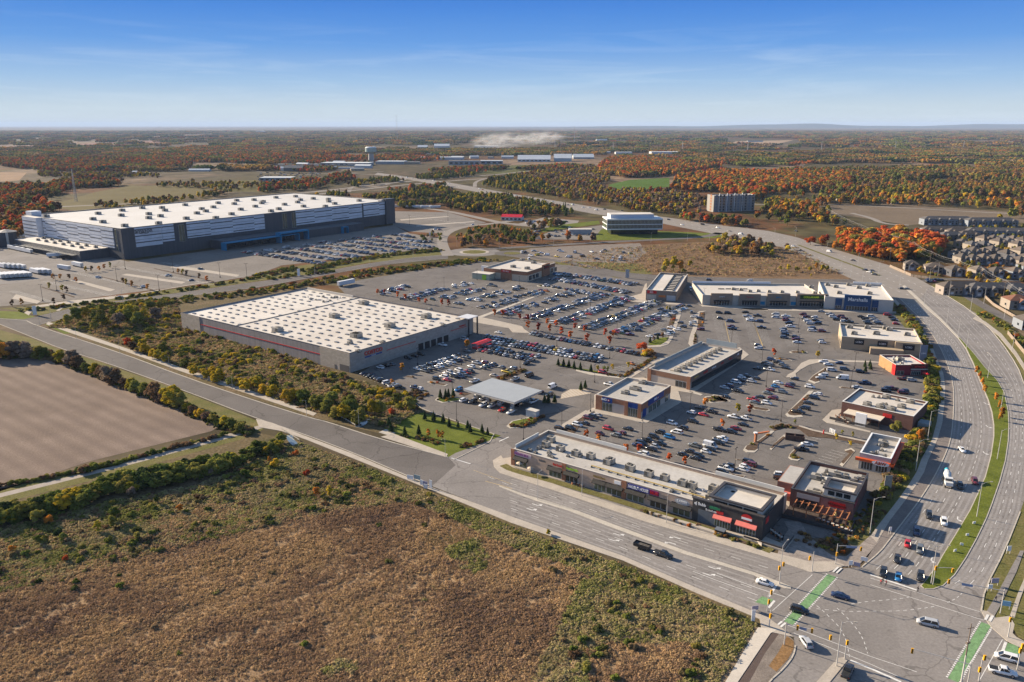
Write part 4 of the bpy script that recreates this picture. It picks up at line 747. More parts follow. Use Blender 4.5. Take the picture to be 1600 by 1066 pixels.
def simple(name, px, w_, d_, h, wallm, roofm, label, cat, rz=0.0, group=None, roof='flat', eave=0.4, win=0, winm=None):
    """a building placed by the photo point at the middle of its visible foot"""
    X, Y = P(*px); r_ = empty(name, (X, Y + d_ / 2, 0), rz); b = MB(); b.box(-w_ / 2, w_ / 2, -d_ / 2, d_ / 2, 0, h); b.build('wall', wallm, r_)
    b = MB(); e = eave
    if roof == 'flat': b.box(-w_ / 2 - .1, w_ / 2 + .1, -d_ / 2 - .1, d_ / 2 + .1, h + .003, h + .4)
    elif roof == 'gable':
        rh = min(w_, d_) * .22
        b.face([(-w_ / 2 - e, -d_ / 2 - e, h), (w_ / 2 + e, -d_ / 2 - e, h), (w_ / 2 + e, 0, h + rh), (-w_ / 2 - e, 0, h + rh)]); b.face([(w_ / 2 + e, d_ / 2 + e, h), (-w_ / 2 - e, d_ / 2 + e, h), (-w_ / 2 - e, 0, h + rh), (w_ / 2 + e, 0, h + rh)])
        b.face([(w_ / 2, -d_ / 2, h), (w_ / 2, d_ / 2, h), (w_ / 2, 0, h + rh - .1)]); b.face([(-w_ / 2, d_ / 2, h), (-w_ / 2, -d_ / 2, h), (-w_ / 2, 0, h + rh - .1)])
    elif roof == 'arch':
        n = 10; pr = [(math.cos(math.pi * i / n) * w_ / 2, math.sin(math.pi * i / n) * h * .8) for i in range(n + 1)]
        for (x0, z0), (x1, z1) in zip(pr, pr[1:]): b.face([(x0, -d_ / 2, h + z0), (x0, d_ / 2, h + z0), (x1, d_ / 2, h + z1), (x1, -d_ / 2, h + z1)])
        b.face([(x, -d_ / 2, h + z) for x, z in pr]); b.face([(x, d_ / 2, h + z) for x, z in pr[::-1]])
    b.build('roof', roofm, r_)
    if win:
        for i in range(win):
            x = -w_ / 2 + w_ * (i + .5) / win; b = MB(); b.box(x - w_ / win * .3, x + w_ / win * .3, -d_ / 2 - .05, -d_ / 2, h * .25, h * .7); b.build('window', winm or GLASS, r_)
    return tag(r_, label, cat, group)
g_ = P(13, 385); gt = empty('gatehouse_tower', (g_[0], g_[1], 0)); b = MB(); b.tube((0, 0, 0), (0, 0, 15), 9, 9, 10); b.build('wall', DKP, gt); b = MB(); b.tube((0, 0, 15), (0, 0, 17.5), 10, .5, 10); b.build('roof', HV, gt); b = MB(); b.box(4.5, 6.2, -8.4, -7, 0, 14.8); b.build('pilaster', COPE, gt); tag(gt, 'dark round water tank with shallow cone roof beside the trailer yard', 'tank')
R = Bld('brick_corner_store', (823.6, 425.3), (756, 418.5), (882, 412.5), 8.0); tag(R.root, 'brick store with beige walls, red sign and white roof behind the rows', 'store')
R.walls(STUC, cap=COPE); R.fb('f', 'brick_band', BRK, 0, R.L, 5.2, 7.9, .15); R.fb('l', 'brick_band', BRK, 0, R.D, 5.2, 7.9, .15)
for x, y in ((802, 417.3), (824, 420), (834, 411), (816, 407)): R.hvac(*R.top(x, y, 7.5), 4, 2.6, 2)
x0, _ = R.on('f', 798, 427); R.fb('f', 'sign_pier', BRK, x0 - 1, x0 + 9, .02, 8.6, .5); R.fb('f', 'sign_panel', RED, x0 - .2, x0 + 8.2, 6.1, 7.9, .65); R.text('f', 'PET VALU', x0 + 4, 7.0, 1.3, WSIGN, out=.8)
R.window('f', x0 + 1, x0 + 7, .8, 4, 2); y0, _ = R.on('l', 851, 422); R.fb('l', 'sign_tower', BRK, y0 - 5, y0 + 8, .02, 9.8, .8); R.fb('l', 'sign_panel', BLK, y0 - 3, y0 + 6.5, 6, 8.6, .95); R.text('l', 'WINNERS', y0 + 1.8, 7.3, 1.6, RED, out=1.05)
for a in (3, 9, 15, 34, 41, 48): R.window('l', a, a + 4.6, .7, 4.4, 2)
R.box('loading_wall', WSIGN, R.L + 1, R.L + 16, R.D * .45, R.D * .45 + 1, .01, 5); a0 = R.on('f', 752, 432)[0]
R.box('side_wing', mat('pale_green_wall', (.42, .42, .32), .9, .06, .4), a0 - 13, a0 + 3, -9, -.2, .01, 4.6); R.box('side_wing_roof', ROOFW, a0 - 13.5, a0 + 3.4, -9.5, -.1, 4.62, 5.0); R.box('green_entry_panel', GREEN, a0 - 10.2, a0 - 6.5, -9.2, -9.02, .05, 4.2)
Q = Bld('small_block_store', (1009.5, 453), (1057.6, 456), (1014.8, 425.3), 7.2); tag(Q.root, 'small brown block store with red sign and ladder-like ducts on roof', 'store')
Q.walls(mat('brown_block', (.27, .21, .17), .9, .08, .5, brick=(.8, .4, (.75, .75, .75))), drop=1.0)
Q.fb('f', 'sign_panel', RED, .8, Q.L * .35, 4.9, 6.9, .15); Q.text('f', 'BULK\nBARN', Q.L * .185, 5.95, .95, WSIGN, out=.22); Q.window('f', .8, Q.L * .34, .6, 3.9, 3, HV); Q.fb('f', 'orange_banner', mat('orange_banner', (.55, .17, .04), .7, .1, 1), Q.L * .42, Q.L * .64, 2.6, 4.0, .1); Q.fb('f', 'grey_shutter', mat('grey_shutter', (.42, .42, .42), .6, .05, 1), Q.L * .68, Q.L * .97, .4, 4.2, .1)
dx0, dy0 = Q.top(1037, 452, 7); dx1, dy1 = Q.top(1039, 429, 7)
for i in range(11):
    t = i / 10; Q.box('duct', HV2, dx0 + 0.2, dx0 + 6.5, 3 + t * (Q.D - 7), 3.4 + t * (Q.D - 7), Q.zr + .01, Q.zr + .7)
for xx in (0.0, 6.6): Q.box('duct_rail', HV2, dx0 + xx - .2, dx0 + xx + .2, 2.5, Q.D - 3, Q.zr + .01, Q.zr + .6)
X1, Y1 = 1098, 461.5
L1 = Bld('plaza_store_row', (1098, 461.3), (1287, 463.3), (1093.6, 442.5), 7.0); tag(L1.root, 'long row of tan stone shops with dollar store sign', 'shops')
L1.walls(mat('pale_stone_wall', (.46, .42, .36), .9, .07, .4, brick=(.8, .4, (.8, .8, .8))), drop=1.0)
def tower(Bd, px0, px1, y, h, m, out=.9, face='f'):
    a = Bd.on(face, px0, y)[0]; c = Bd.on(face, px1, y)[0]; a, c = min(a, c), max(a, c); return a, c, Bd.fb(face, 'shopfront_tower', m, a, c, .02, h, out, .6)
TOWER = mat('taupe_stone_tower', (.29, .225, .175), .9, .08, .5, brick=(.8, .4, (.75, .75, .75)))
for i, (p0, p1, h) in enumerate(((1110, 1144, 8.4), (1154, 1187.5, 8.2), (1197.5, 1233.5, 8.6))):
    a, c, t = tower(L1, p0, p1, 472, h, TOWER); L1.awning('f', a + 2, c - 2, 3.1, 4.2, 2.0); L1.window('f', a + 2, c - 2, .4, 3.0, 6, None, 1.0)
    if i == 1: L1.text('f', 'Moores', (a + c) / 2, 6.2, 1.5, RED, out=1.0)
    if i == 2: L1.text('f', 'party', (a + c) / 2, 6.3, 1.7, TEAL, out=1.0, bold=.04); L1.fb('f', 'cyan_panel', TEAL, a - 5, a - 1, .8, 3.0, .1); L1.fb('f', 'cyan_panel', TEAL, c + 1, c + 6, .8, 3.0, .1)
    if i == 0: L1.text('f', 'carter\'s', (a + c) / 2, 6.3, 1.3, WSIGN, out=1.0)
a, c, t = tower(L1, 1243.5, 1292, 475, 8.6, TOWER, 1.1); L1.fb('f', 'sign_panel', mat('dark_green_sign', (.012, .05, .012), .5, .1, 1), a + 2.2, c - 2.2, 5.2, 7.9, 1.25); L1.text('f', 'DOLLARAMA', (a + c) / 2 - .8, 6.55, 1.75, mat('yellow_green_letters', (.62, .75, .03), .5, 0, 1), out=1.35, bold=.05); L1.text('f', '$', c - 3.4, 6.55, 1.5, GREEN, out=1.35)
L1.awning('f', a + 2, c - 2, 3.4, 4.4, 2.0); L1.window('f', a + 2, c - 2, .4, 3.2, 9, None, 1.2)
for i, p in enumerate([(1172, 455.5), (1185, 455), (1202, 456), (1222, 456.5), (1246, 457), (1273, 458), (1146, 452), (1158, 453)]): L1.hvac(*L1.top(*p, 6.5), 2.6, 1.8, 1.5)
for i in range(4):
    lx, ly = L1.top(1122 + i * 12, 451, 6.5); L1.box('pipe_run', HV2, lx, lx + 4.5, ly, ly + .5, L1.zr + .01, L1.zr + .6)
L1.box('rear_parapet', mat('bluish_white_parapet', (.6, .62, .66), .6, .04, .5), 0, L1.L * .7, L1.D - .38, L1.D - .02, 7.02, 8.6)
L2 = Bld('plaza_anchor_store', (1289, 463.8), (1396.6, 469.8), (1277, 440), 8.2); tag(L2.root, 'wide cream store with tall blue sign front at the end', 'store')
L2.walls(mat('cream_wall', (.50, .46, .41), .9, .05, .4), drop=1.0)
a, c, t = tower(L2, 1317.6, 1359.6, 482, 10.4, mat('navy_panel', (.012, .06, .16), .5, .06, .5, brick=(2.5, 30, (.8, .8, .8))), 1.2); tx = L2.text('f', 'Marshalls', (a + c) / 2, 7.6, 3.3, WSIGN, out=1.35, depth=.3, bold=.04)
L2.window('f', a + 1.5, c - 1.5, .4, 3.2, 8, None, 1.3)
for p0, p1 in ((1304, 1314.5), (1361.5, 1371.5)):
    a, c, t = tower(L2, p0, p1, 482, 7.6, MATS['navy_panel'], .5); L2.window('f', a + .3, c - .3, .4, 3.0, 3, None, .6); 
for p in crop(1160, 400, [(890, 305), (975, 325), (1010, 390), (1110, 305), (1215, 335), (1310, 315), (1325, 395), (720, 330)]): L2.hvac(*L2.top(*p, 7.5), 3.2, 2.3, 1.8)
L2.fb('r', 'brown_side_band', BRK, 0.02, L2.D, .02, 6.8, .1); L2.box('rear_parapet', WSIGN, L2.L * .55, L2.L, L2.D - .38, L2.D - .02, 8.4, 9.6)
T = Bld('tan_liquor_store', (1315.3, 526), (1440.3, 536), (1296.6, 504.3), 7.0); tag(T.root, 'tan walled store with three square dark signs beside curved drive', 'store')
T.walls(mat('tan_panel_wall', (.40, .31, .205), .85, .06, .3, brick=(4.5, 1.6, (.88, .88, .88))), drop=.9)
for (px, py) in crop(1160, 400, [(1215, 895), (1460, 903)]) + crop(1360, 500, [(446, 288)]):
    a, z = T.on('f', px, py); T.fb('f', 'sign_panel', BLK, a - 2.5, a + 2.5, 3.2, 6.2, .2); T.text('f', 'LCBO', a, 4.7, 1.35, WSIGN, out=.28)
T.box('rear_dock', mat('tan_dock_wall', (.36, .28, .19), .9, .06, .4), T.on('f', 1358, 545)[0], T.L - 9, -6.5, -.1, .01, 3.4); T.box('right_wing', MATS['tan_panel_wall'], T.L - 13, T.L + .3, -2.2, -.03, .01, 6.9); a_, z_ = T.on('f', 1427, 543, 2.2)
T.fb('f', 'sign_panel', BLK, T.L - 9.2, T.L - 3.4, 3.0, 6.0, 2.35, -2.2); T.text('f', 'LCBO', T.L - 6.3, 4.5, 1.35, WSIGN, out=2.45)
for p in crop(1160, 400, [(1120, 745), (1305, 750), (1165, 810), (1400, 810), (1530, 770)]) + crop(1360, 500, [(60, 145), (385, 155), (160, 90)]): T.hvac(*T.top(*p, 6.5), 3.2, 2.0, 1.7)
for a in (2, 5.5, 9, 14): T.window('l', a, a + 2.6, .6, 3.6, 2)
V = Bld('red_restaurant', (1400, 570.5), (1449.6, 570.5), (1384.8, 554.8), 5.4); tag(V.root, 'dark red restaurant with orange brick side and red umbrellas', 'restaurant')
V.walls(mat('dark_red_wall', (.20, .02, .03), .8, .1, .4), drop=.8); V.fb('l', 'orange_brick_side', mat('orange_brick_light', (.34, .20, .10), .9, .1, .5), 3.5, V.D, .02, 5.3, .12); V.fb('l', 'red_brick_side', RED, .02, 3.4, .02, 5.3, .12)
V.fb('f', 'dark_sign_band', mat('maroon_band', (.08, .015, .02), .7, .1, 1), V.L * .48, V.L, 2.7, 5.9, .3, .3); V.text('f', 'Wendy\'s', V.L * .75, 4.6, 1.5, RED, out=.42, bold=.05); V.fb('f', 'cream_band', COPE, V.L * .48, V.L, 3.1, 3.5, .5); V.window('f', V.L * .5, V.L * .8, .4, 2.4, 5, None, .32); V.window('f', .8, V.L * .28, .4, 2.4, 2)
V.clutter(2, V.L - 3, 2, V.D - 2, 12, 9); V.hvac(V.L * .45, V.D * .6, 3.4, 2.4, 1.6)
U = Bld('brown_restaurant', (1427.5, 651), (1316, 627.5), (1439, 626), 6.4); tag(U.root, 'red brown brick restaurant with pale patio roof and white pillar', 'restaurant')
U.walls(BRN, cap=mat('white_cap', (.62, .6, .56), .6, .04, 1), drop=.8)
for p in crop(1200, 600, [(620, 130), (740, 85), (835, 145), (890, 115), (770, 160), (700, 145)], 4): U.hvac(*U.top(*p, 5.8), 3, 2.2, 1.5)
U.clutter(2, U.L - 4, 3, U.D - 3, 8, 4); pA = U.loc(*P(1316, 647, 3.6)); pB = U.loc(*P(1374, 660, 3.6))
U.box('patio_roof', mat('cream_canopy', (.60, .52, .42), .8, .05, .4), min(pA[0], pB[0]), max(pA[0], pB[0]), -6.2, -.1, 3.5, 3.8); xp = U.loc(*P(1341, 668))[0]
U.box('white_pillar', WSIGN, xp - 2.1, xp + 2.1, -7.4, -6.3, .01, 5.4)
for i in range(5): U.box('patio_post', mat('timber_post', (.25, .12, .06), .8, .1, 1), min(pA[0], pB[0]) + .4 + i * (abs(pA[0] - pB[0]) - 1) / 4, min(pA[0], pB[0]) + .65 + i * (abs(pA[0] - pB[0]) - 1) / 4, -6.1, -5.85, .02, 3.5)
U.box('patio_rail', DCOPE, min(pA[0], pB[0]), max(pA[0], pB[0]) + 5, -7.4, -7.3, .2, 1.2); U.fb('f', 'sign_panel', RED, 8, 11.5, 3.6, 5.2, .15)
U.box('rear_tank', mat('grey_green_box', (.24, .27, .27), .7, .1, 1), -5, -1, 4, 9, .01, 3)
K = Bld('burger_restaurant', (1392.5, 717.5), (1343.8, 707.5), (1411, 686), 6.2); tag(K.root, 'burger restaurant with white rimmed roof over an orange band', 'restaurant')
K.walls(mat('pale_grey_wall', (.42, .40, .37), .9, .06, .5), cap=WSIGN, roofm=ROOFG, drop=1.5); OR = mat('orange_band', (.55, .09, .02), .5, .05, 1)
K.fb('f', 'orange_band', OR, -1.2, K.L + 1.2, 3.7, 4.6, 1.3); K.fb('l', 'orange_band', OR, -1.2, K.D + .6, 3.7, 4.6, 1.3); K.fb('l', 'red_wall_band', RED, 0, K.D, 4.62, 5.6, .12)
a, z = K.on('f', 1376, 723, 1.3); oval = MB()
for i in range(20):
    t0 = 2 * math.pi * i / 20; t1 = 2 * math.pi * (i + 1) / 20
    oval.face([(a, -1.45 * K.sgn, 4.2), (a + 2.9 * math.cos(t0), -1.45 * K.sgn, 4.2 + .95 * math.sin(t0)), (a + 2.9 * math.cos(t1), -1.45 * K.sgn, 4.2 + .95 * math.sin(t1))])
oval.build('oval_sign', WSIGN, K.root); K.text('f', 'A&W', a, 4.2, 1.6, mat('brown_orange_letters', (.35, .06, .02), .5, 0, 1), out=1.52, bold=.05)
K.window('f', .8, K.L * .45, .4, 3.2, 4); K.window('f', K.L * .55, K.L - .8, .4, 3.2, 4); K.window('l', 1, 8, .4, 3.0, 5); K.clutter(2.5, K.L - 2.5, 3, K.D - 3, 12, 12); K.hvac(K.L * .5, K.D * .7, 3.2, 2.6, 1.9)
J = Bld('pergola_restaurant', (1334, 786.5), (1236, 763.5), (1362, 741), 6.4); tag(J.root, 'brick restaurant with raised dark roof box and timber pergola terrace', 'restaurant')
J.walls(BRN, cap=DCOPE, roofm=ROOFG, drop=1.0); 
tA = J.loc(*P(1334, 778, 9)); tw = J.loc(*P(1287, 764.5, 9)); td = J.loc(*P(1349.5, 762, 9))
TWX = abs(tw[0]); TD = abs(td[1])
def boxtower(Bd, x0, x1, y0, y1, z0, z1, wm, cm, n=3):
    b = MB()
    for q in ((x0, x1, y0, y0 + .4), (x0, x1, y1 - .4, y1), (x0, x0 + .4, y0 + .4, y1 - .4), (x1 - .4, x1, y0 + .4, y1 - .4)): Bd.box(None, None, *q, z0, z1, mb=b)
    b.build('raised_box_wall', wm, Bd.root); b = MB(); o = .5
    for q in ((x0 - o, x1 + o, y0 - o, y0 + .5), (x0 - o, x1 + o, y1 - .5, y1 + o), (x0 - o, x0 + .5, y0 + .5, y1 - .5), (x1 - .5, x1 + o, y0 + .5, y1 - .5)): Bd.box(None, None, *q, z1 + .003, z1 + .5, mb=b)
    b.build('raised_box_cornice', cm, Bd.root); Bd.box('raised_box_roof', ROOFW, x0 + .4, x1 - .4, y0 + .4, y1 - .4, z1 - 1.2, z1 - 1.0)
    w_ = (x1 - x0 - 2) / n
    for i in range(n): Bd.box('clerestory_window', GLASS, x0 + 1 + i * w_ + .2, x0 + 1 + (i + 1) * w_ - .2, y0 - .06, y0, z0 + .5, z1 - .5)
boxtower(J, .0, TWX, .5, TD + .5, 6.6, 9.0, COPE, DCOPE); J.fb('f', 'brick_front', mat('pinkish_brick', (.27, .14, .12), .9, .1, .6, brick=(.5, .2, (.75, .72, .7))), -.1, TWX + .4, .02, 6.3, .5); J.fb('f', 'dark_ledge', DCOPE, -.3, TWX + .6, 6.3, 6.65, .7)
J.fb('f', 'sign_panel', RED, 2.2, TWX - 2.2, 3.9, 5.6, .7); J.text('f', 'Milestones', TWX / 2, 4.75, 1.3, mat('dark_red_letters', (.16, .01, .01), .5, 0, 1), out=.78, bold=.03); J.fb('f', 'grey_panel', mat('grey_sign_panel', (.26, .24, .26), .7, .1, 1), 1.6, TWX - 2, 2.5, 3.4, .62); J.fb('l', 'sign_panel', mat('maroon_sign', (.22, .015, .03), .6, .1, 1), 2, 7, 3.8, 5.4, .15); J.fb('f', 'dark_glazing', GLASS, TWX + 1.2, J.L - 2.2, .4, 3.8, .08); J.fb('f', 'metal_band', mat('grey_metal_band', (.34, .32, .30), .6, .05, .6), TWX + 1, J.L - 2, 4.0, 5.6, .12)
ws = J.loc(*P(1223.6, 748.6, 6.4)); xw = J.L + 3.0
J.box('side_wing_wall', mat('terracotta_wall', (.30, .15, .11), .9, .08, .5), J.L - .05, J.L + 5.2, 3.5, J.D * .72, .01, 6.38); J.box('side_wing_roof', ROOFG, J.L - .02, J.L + 4.9, 3.9, J.D * .72 - .4, 5.6, 6.42); J.box('red_awning', mat('salmon_awning', (.62, .16, .13), .8, .06, 1), J.L + .6, J.L + 3.4, 2.1, 3.5, 2.4, 3.4)
for i, p in enumerate(crop(1200, 600, [(300, 590), (420, 570), (480, 580), (540, 600), (290, 670), (590, 590)], 4)): J.hvac(*J.top(*p, 5.6), (3.2, 4, 2.4, 2, 4.2, 3)[i], 2.2, (1.7, 1.4, 1.2, 1, .8, 1)[i])
J.clutter(8, J.L - 4, 9, J.D - 3, 10, 8)
TIM = mat('orange_timber', (.40, .16, .07), .8, .15, 1)
for i in range(9):
    x = .5 + i * (J.L - 3) / 8; J.box('pergola_rafter', TIM, x, x + .28, -6.4, -.6, 3.3, 3.6)
for y in (-6.0, -.95): J.box('pergola_beam', TIM, .2, J.L - 2, y - .15, y + .15, 2.95, 3.28)
for i in range(5): J.box('pergola_post', TIM, .6 + i * (J.L - 3.4) / 4, .9 + i * (J.L - 3.4) / 4, -6.15, -5.85, .5, 2.95)
J.box('terrace_floor', mat('terrace_deck', (.09, .07, .06), .9, .2, 1), -1, J.L, -9, -.1, .02, .5); J.box('terrace_rail', DCOPE, -1, J.L, -9.1, -9, .5, 1.4); J.box('terrace_side_rail', DCOPE, -1.1, -1, -9, -.2, .5, 1.4)
Sx = Bld('roadside_shop_row', (802.5, 701.5), (1192, 813.6), (853.5, 671.5), 6.5); tag(Sx.root, 'long beige shop row with dark awnings beside the boulevard', 'shops')
print('strip', Sx.L, Sx.D, Sx.sgn, math.degrees(Sx.rz)); xd = Sx.on('f', 1082, 800)[0]
Sx.walls(mat('beige_brick_wall', (.47, .36, .28), .9, .07, .6, brick=(.8, .35, (.8, .78, .76))), cap=COPE, roofm=ROOFG, drop=1.0)
Sx.fb('f', 'dark_front', mat('charcoal_siding', (.06, .057, .055), .7, .1, .5, brick=(40, .35, (.55, .55, .55))), xd, Sx.L + .3, .02, 7.6, .35, .5); Sx.fb('r', 'dark_side', MATS['charcoal_siding'], 0, Sx.D - 4, .02, 7.4, .3); Sx.fb('f', 'dark_front_cap', DCOPE, xd - .2, Sx.L + .5, 7.6, 7.9, .55, .7); Sx.fb('f', 'blue_grey_base', mat('slate_base', (.10, .12, .14), .8, .1, 1), xd + 2, xd + 9, .03, 4.4, .42)
for y in (Sx.D - .38, ): Sx.box('rear_parapet', mat('bright_parapet', (.58, .57, .53), .6, .04, .5), 4, 34, y, Sx.D - .02, 6.7, 7.9); Sx.box('rear_parapet', MATS['bright_parapet'], Sx.L - 24, Sx.L - 1, y, Sx.D - .02, 6.7, 7.9)
Sx.box('side_parapet', MATS['bright_parapet'], .02, .38, 1, Sx.D - 7, 6.7, 7.9)
boxtower(Sx, Sx.L - 17, Sx.L - 1, 1.2, 13, 6.2, 8.8, COPE, DCOPE)
def cr4(px, py): return Sx.on('f', 800 + px / 10.66, 690 + py / 10.66)
def cr5(px, py): return Sx.on('f', 960 + px / 10.66, 740 + py / 10.66)
def cr6(px, py): return Sx.on('f', 1080 + px / 10.66, 770 + py / 10.66)
sal = mat('salmon_awning')
for f, q in ((cr4, (40, 300, 265, 370)), (cr4, (600, 450, 840, 530)), (cr4, (875, 540, 1120, 620)), (cr4, (1350, 660, 1580, 750)), (cr5, (-150, 230, 150, 310)), (cr5, (190, 330, 520, 410)), (cr5, (575, 420, 890, 520)), (cr5, (950, 530, 1290, 640))):
    a0 = f(q[0], q[1])[0]; a1 = f(q[2], q[3])[0]; Sx.awning('f', a0, a1, 2.9, 4.2, 1.3); Sx.window('f', a0 + .5, a1 - .5, .3, 2.8, max(3, int((a1 - a0) / 2)), GLASSG if (q[0] % 2 == 0) else GLASS)
for q in ((380, 430, 680, 500), (750, 540, 1100, 620)): a0 = cr6(q[0], q[1])[0]; a1 = cr6(q[2], q[3])[0]; Sx.awning('f', a0, a1, 3.3, 4.7, 1.6, sal); Sx.window('f', a0 + .3, a1 - .3, .5, 3.0, 6, GLASSG, .45)
def sign(f, c, txt, size, m, bgm=None, w_=0, hh=0, z=5.2, out=.2, ab=None):
    a = f(*c)[0]
    if ab: q0, q1 = f(ab[0], c[1])[0], f(ab[1], c[1])[0]; a = (q0 + q1) / 2; w_ = abs(q1 - q0)
    if bgm: Sx.fb('f', 'sign_panel', bgm, a - w_ / 2, a + w_ / 2, z - hh / 2, z + hh / 2, out)
    o = Sx.text('f', txt, a, z, size, m, out=out + .12, bold=.03)
    if ab: o.scale.x *= w_ * .92 / max(.1, o.data.vertices and (max(v.co.x for v in o.data.vertices) - min(v.co.x for v in o.data.vertices)))
PUR = mat('purple_letters', (.25, .08, .25), .5, 0, 1); sign(cr4, (160, 240), 'OREAN SPA', 1.2, PUR, mat('lilac_panel', (.5, .4, .42), .6, .05, 1), 8.5, 1.6); sign(cr4, (510, 350), 'hakim', 1.2, mat('slate_letters', (.08, .1, .12), .5, 0, 1)); sign(cr4, (765, 415), 'Starbank', 1.1, RED); sign(cr4, (1010, 520), 'freshii life', 1.2, GREEN); sign(cr4, (1460, 630), 'NutriChem', 1.0, mat('ochre_letters', (.22, .15, .03), .5, 0, 1)); Sx.fb('f', 'blank_sign', WSIGN, cr5(0, 170)[0], cr5(108, 200)[0], 4.6, 5.8, .2)
sign(cr5, (400, 300), 'HALIBUT HOUSE', 1.35, WSIGN, mat('royal_blue_sign', (.02, .03, .22), .5, .05, 1), 15.5, 1.7, ab=(222, 588)); sign(cr5, (665, 370), 'SALAD', 1.2, RED, mat('plum_sign', (.16, .01, .10), .5, .05, 1), 5.6, 1.6, ab=(592, 742)); sign(cr5, (850, 420), 'X-ER', 1.0, mat('grey_letters', (.25, .22, .2), .5, 0, 1)); a = cr5(1130, 510)[0]
ov = MB()
for i in range(20):
    t0, t1 = 2 * math.pi * i / 20, 2 * math.pi * (i + 1) / 20; ov.face([(a, -.2 * Sx.sgn, 5.0), (a + 2.6 * math.cos(t0), -.2 * Sx.sgn, 5 + 1.1 * math.sin(t0)), (a + 2.6 * math.cos(t1), -.2 * Sx.sgn, 5 + 1.1 * math.sin(t1))])
ov.build('oval_sign', mat('grey_oval', (.33, .34, .36), .6, .05, 1), Sx.root); Sx.text('f', 'BARBER', a, 5, 1.0, WSIGN, out=.3)
a = cr6(230, 280)[0]; Sx.text('f', 'eJ Bubb', a - 1.5, 6.2, 1.25, WSIGN, out=.5, bold=.03); Sx.text('f', 'GREEN', a + 3.3, 6.15, 1.1, mat('green_letters', (.03, .22, .1), .5, 0, 1), out=.5, bold=.05); Sx.text('f', 'Broadway', a + 2.2, 5.0, .9, WSIGN, out=.5); Sx.fb('f', 'sign_panel', RED, cr6(420, 380)[0], cr6(540, 410)[0], 4.7, 5.7, .5)
a = cr6(930, 480)[0]; ov = MB()
for i in range(20):
    t0, t1 = 2 * math.pi * i / 20, 2 * math.pi * (i + 1) / 20; ov.face([(a, -.55 * Sx.sgn, 6.1), (a + 1.7 * math.cos(t0), -.55 * Sx.sgn, 6.1 + 1.2 * math.sin(t0)), (a + 1.7 * math.cos(t1), -.55 * Sx.sgn, 6.1 + 1.2 * math.sin(t1))])
ov.build('round_red_sign', RED, Sx.root); Sx.fb('f', 'white_sign_band', WSIGN, a - 1.6, a + 1.6, 5.4, 6.1, .6); Sx.fb('r', 'side_sign', RED, 2, 4.4, 4.6, 6.4, .4)
for i, p in enumerate(crop(780, 640, [(540, 335), (490, 385), (640, 430), (800, 480), (955, 510), (1130, 570), (1160, 560), (1360, 625), (1560, 690)]) + crop(960, 680, [(170, 370), (360, 430), (525, 470), (710, 525), (810, 550), (1190, 565), (1230, 575), (1000, 680), (1240, 660), (1030, 580)])): Sx.hvac(*Sx.top(*p, 5.5), 2.7, 2.0, 2.1)
q0 = Sx.top(*crop(780, 640, [(960, 600)])[0], 5.5); q1 = Sx.top(*crop(960, 680, [(1130, 700)])[0], 5.5); Sx.box('yellow_gas_pipe', YEL, q0[0], q1[0], q0[1] - .15, q0[1] + .15, Sx.zr + .5, Sx.zr + .8)
for i in range(20): Sx.box('pipe_support', HV2, q0[0] + i * 3.4, q0[0] + i * 3.4 + .15, q0[1] - .5, q0[1] + .5, Sx.zr + .01, Sx.zr + .5)
Sx.clutter(4, 22, 3, 12, 12, 21); Sx.clutter(Sx.L - 34, Sx.L - 18, 3, 14, 10, 22)
for c_ in (cr4(870, 480)[0], cr4(20, 300)[0], cr5(160, 300)[0]): Sx.fb('f', 'brick_pier', BRK, c_ - .8, c_ + .8, .02, 6.4, .3)
N_ = Bld('corner_bank', (1002.8, 631.8), (931.5, 616.8), (1054.6, 604), 6.6); tag(N_.root, 'brick bank with blue sign panels and grey roof near centre', 'bank')
N_.walls(mat('bank_pale_wall', (.48, .42, .36), .9, .06, .5), cap=COPE, roofm=ROOFG, drop=1.0); N_.fb('f', 'brick_band', BRN if False else BRK, 0, N_.L, 4.4, 6.4, .12); N_.fb('l', 'brick_band', BRK, 0, N_.D, 3.2, 6.4, .12)
for a in (0, 6.2, 18.6, N_.L - 1.6): N_.fb('f', 'brick_pier', BRK, a, a + 1.6, .02, 6.5, .4)
for x0_, x1_ in ((1.7, 6.1), (N_.L - 8, N_.L - 1.8)): N_.fb('f', 'blue_sign_panel', BLUE, x0_, x1_, 4.2, 6.3, .3); N_.window('f', x0_, x1_, .3, 3.9, 4, GLASSG, .14)
a = N_.L - 5; N_.text('f', 'BMO', a + .9, 5.3, 1.25, WSIGN, out=.4, bold=.04)
def roundel(face, a, z, out, r=.55):
    b = MB()
    for i in range(16):
        t0, t1 = 2 * math.pi * i / 16, 2 * math.pi * (i + 1) / 16
        def p(rr, t): return (a + rr * math.cos(t), -out * N_.sgn, z + rr * math.sin(t)) if face == 'f' else (-out, (a + rr * math.cos(t)) * N_.sgn, z + rr * math.sin(t))
        b.face([p(0, 0), p(r, t0), p(r, t1)])
    b.build('red_roundel', RED, N_.root); N_.text(face, 'M', a, z, r * 1.4, WSIGN, out=out + .08, depth=.05, bold=.03)
roundel('f', a - 1.3, 5.3, .42)
N_.fb('l', 'blue_sign_panel', BLUE, 6, 22, 4.1, 6.4, .3); N_.text('l', 'BMO', 13.2, 5.25, 1.4, WSIGN, out=.4, bold=.04); roundel('l', 15.6, 5.25, .42, .6); N_.fb('l', 'blue_sign_panel', BLUE, 1, 4.2, .4, 3.9, .3)
for a in (7, 11.2, 15.4, 24): N_.window('l', a, a + 3.4, .4, 3.7, 2, GLASSG, .16)
for p in crop(900, 520, [(515, 635), (600, 590), (695, 530), (640, 600)]): N_.hvac(*N_.top(*p, 5.6), 3.2, 2.2, 1.5)
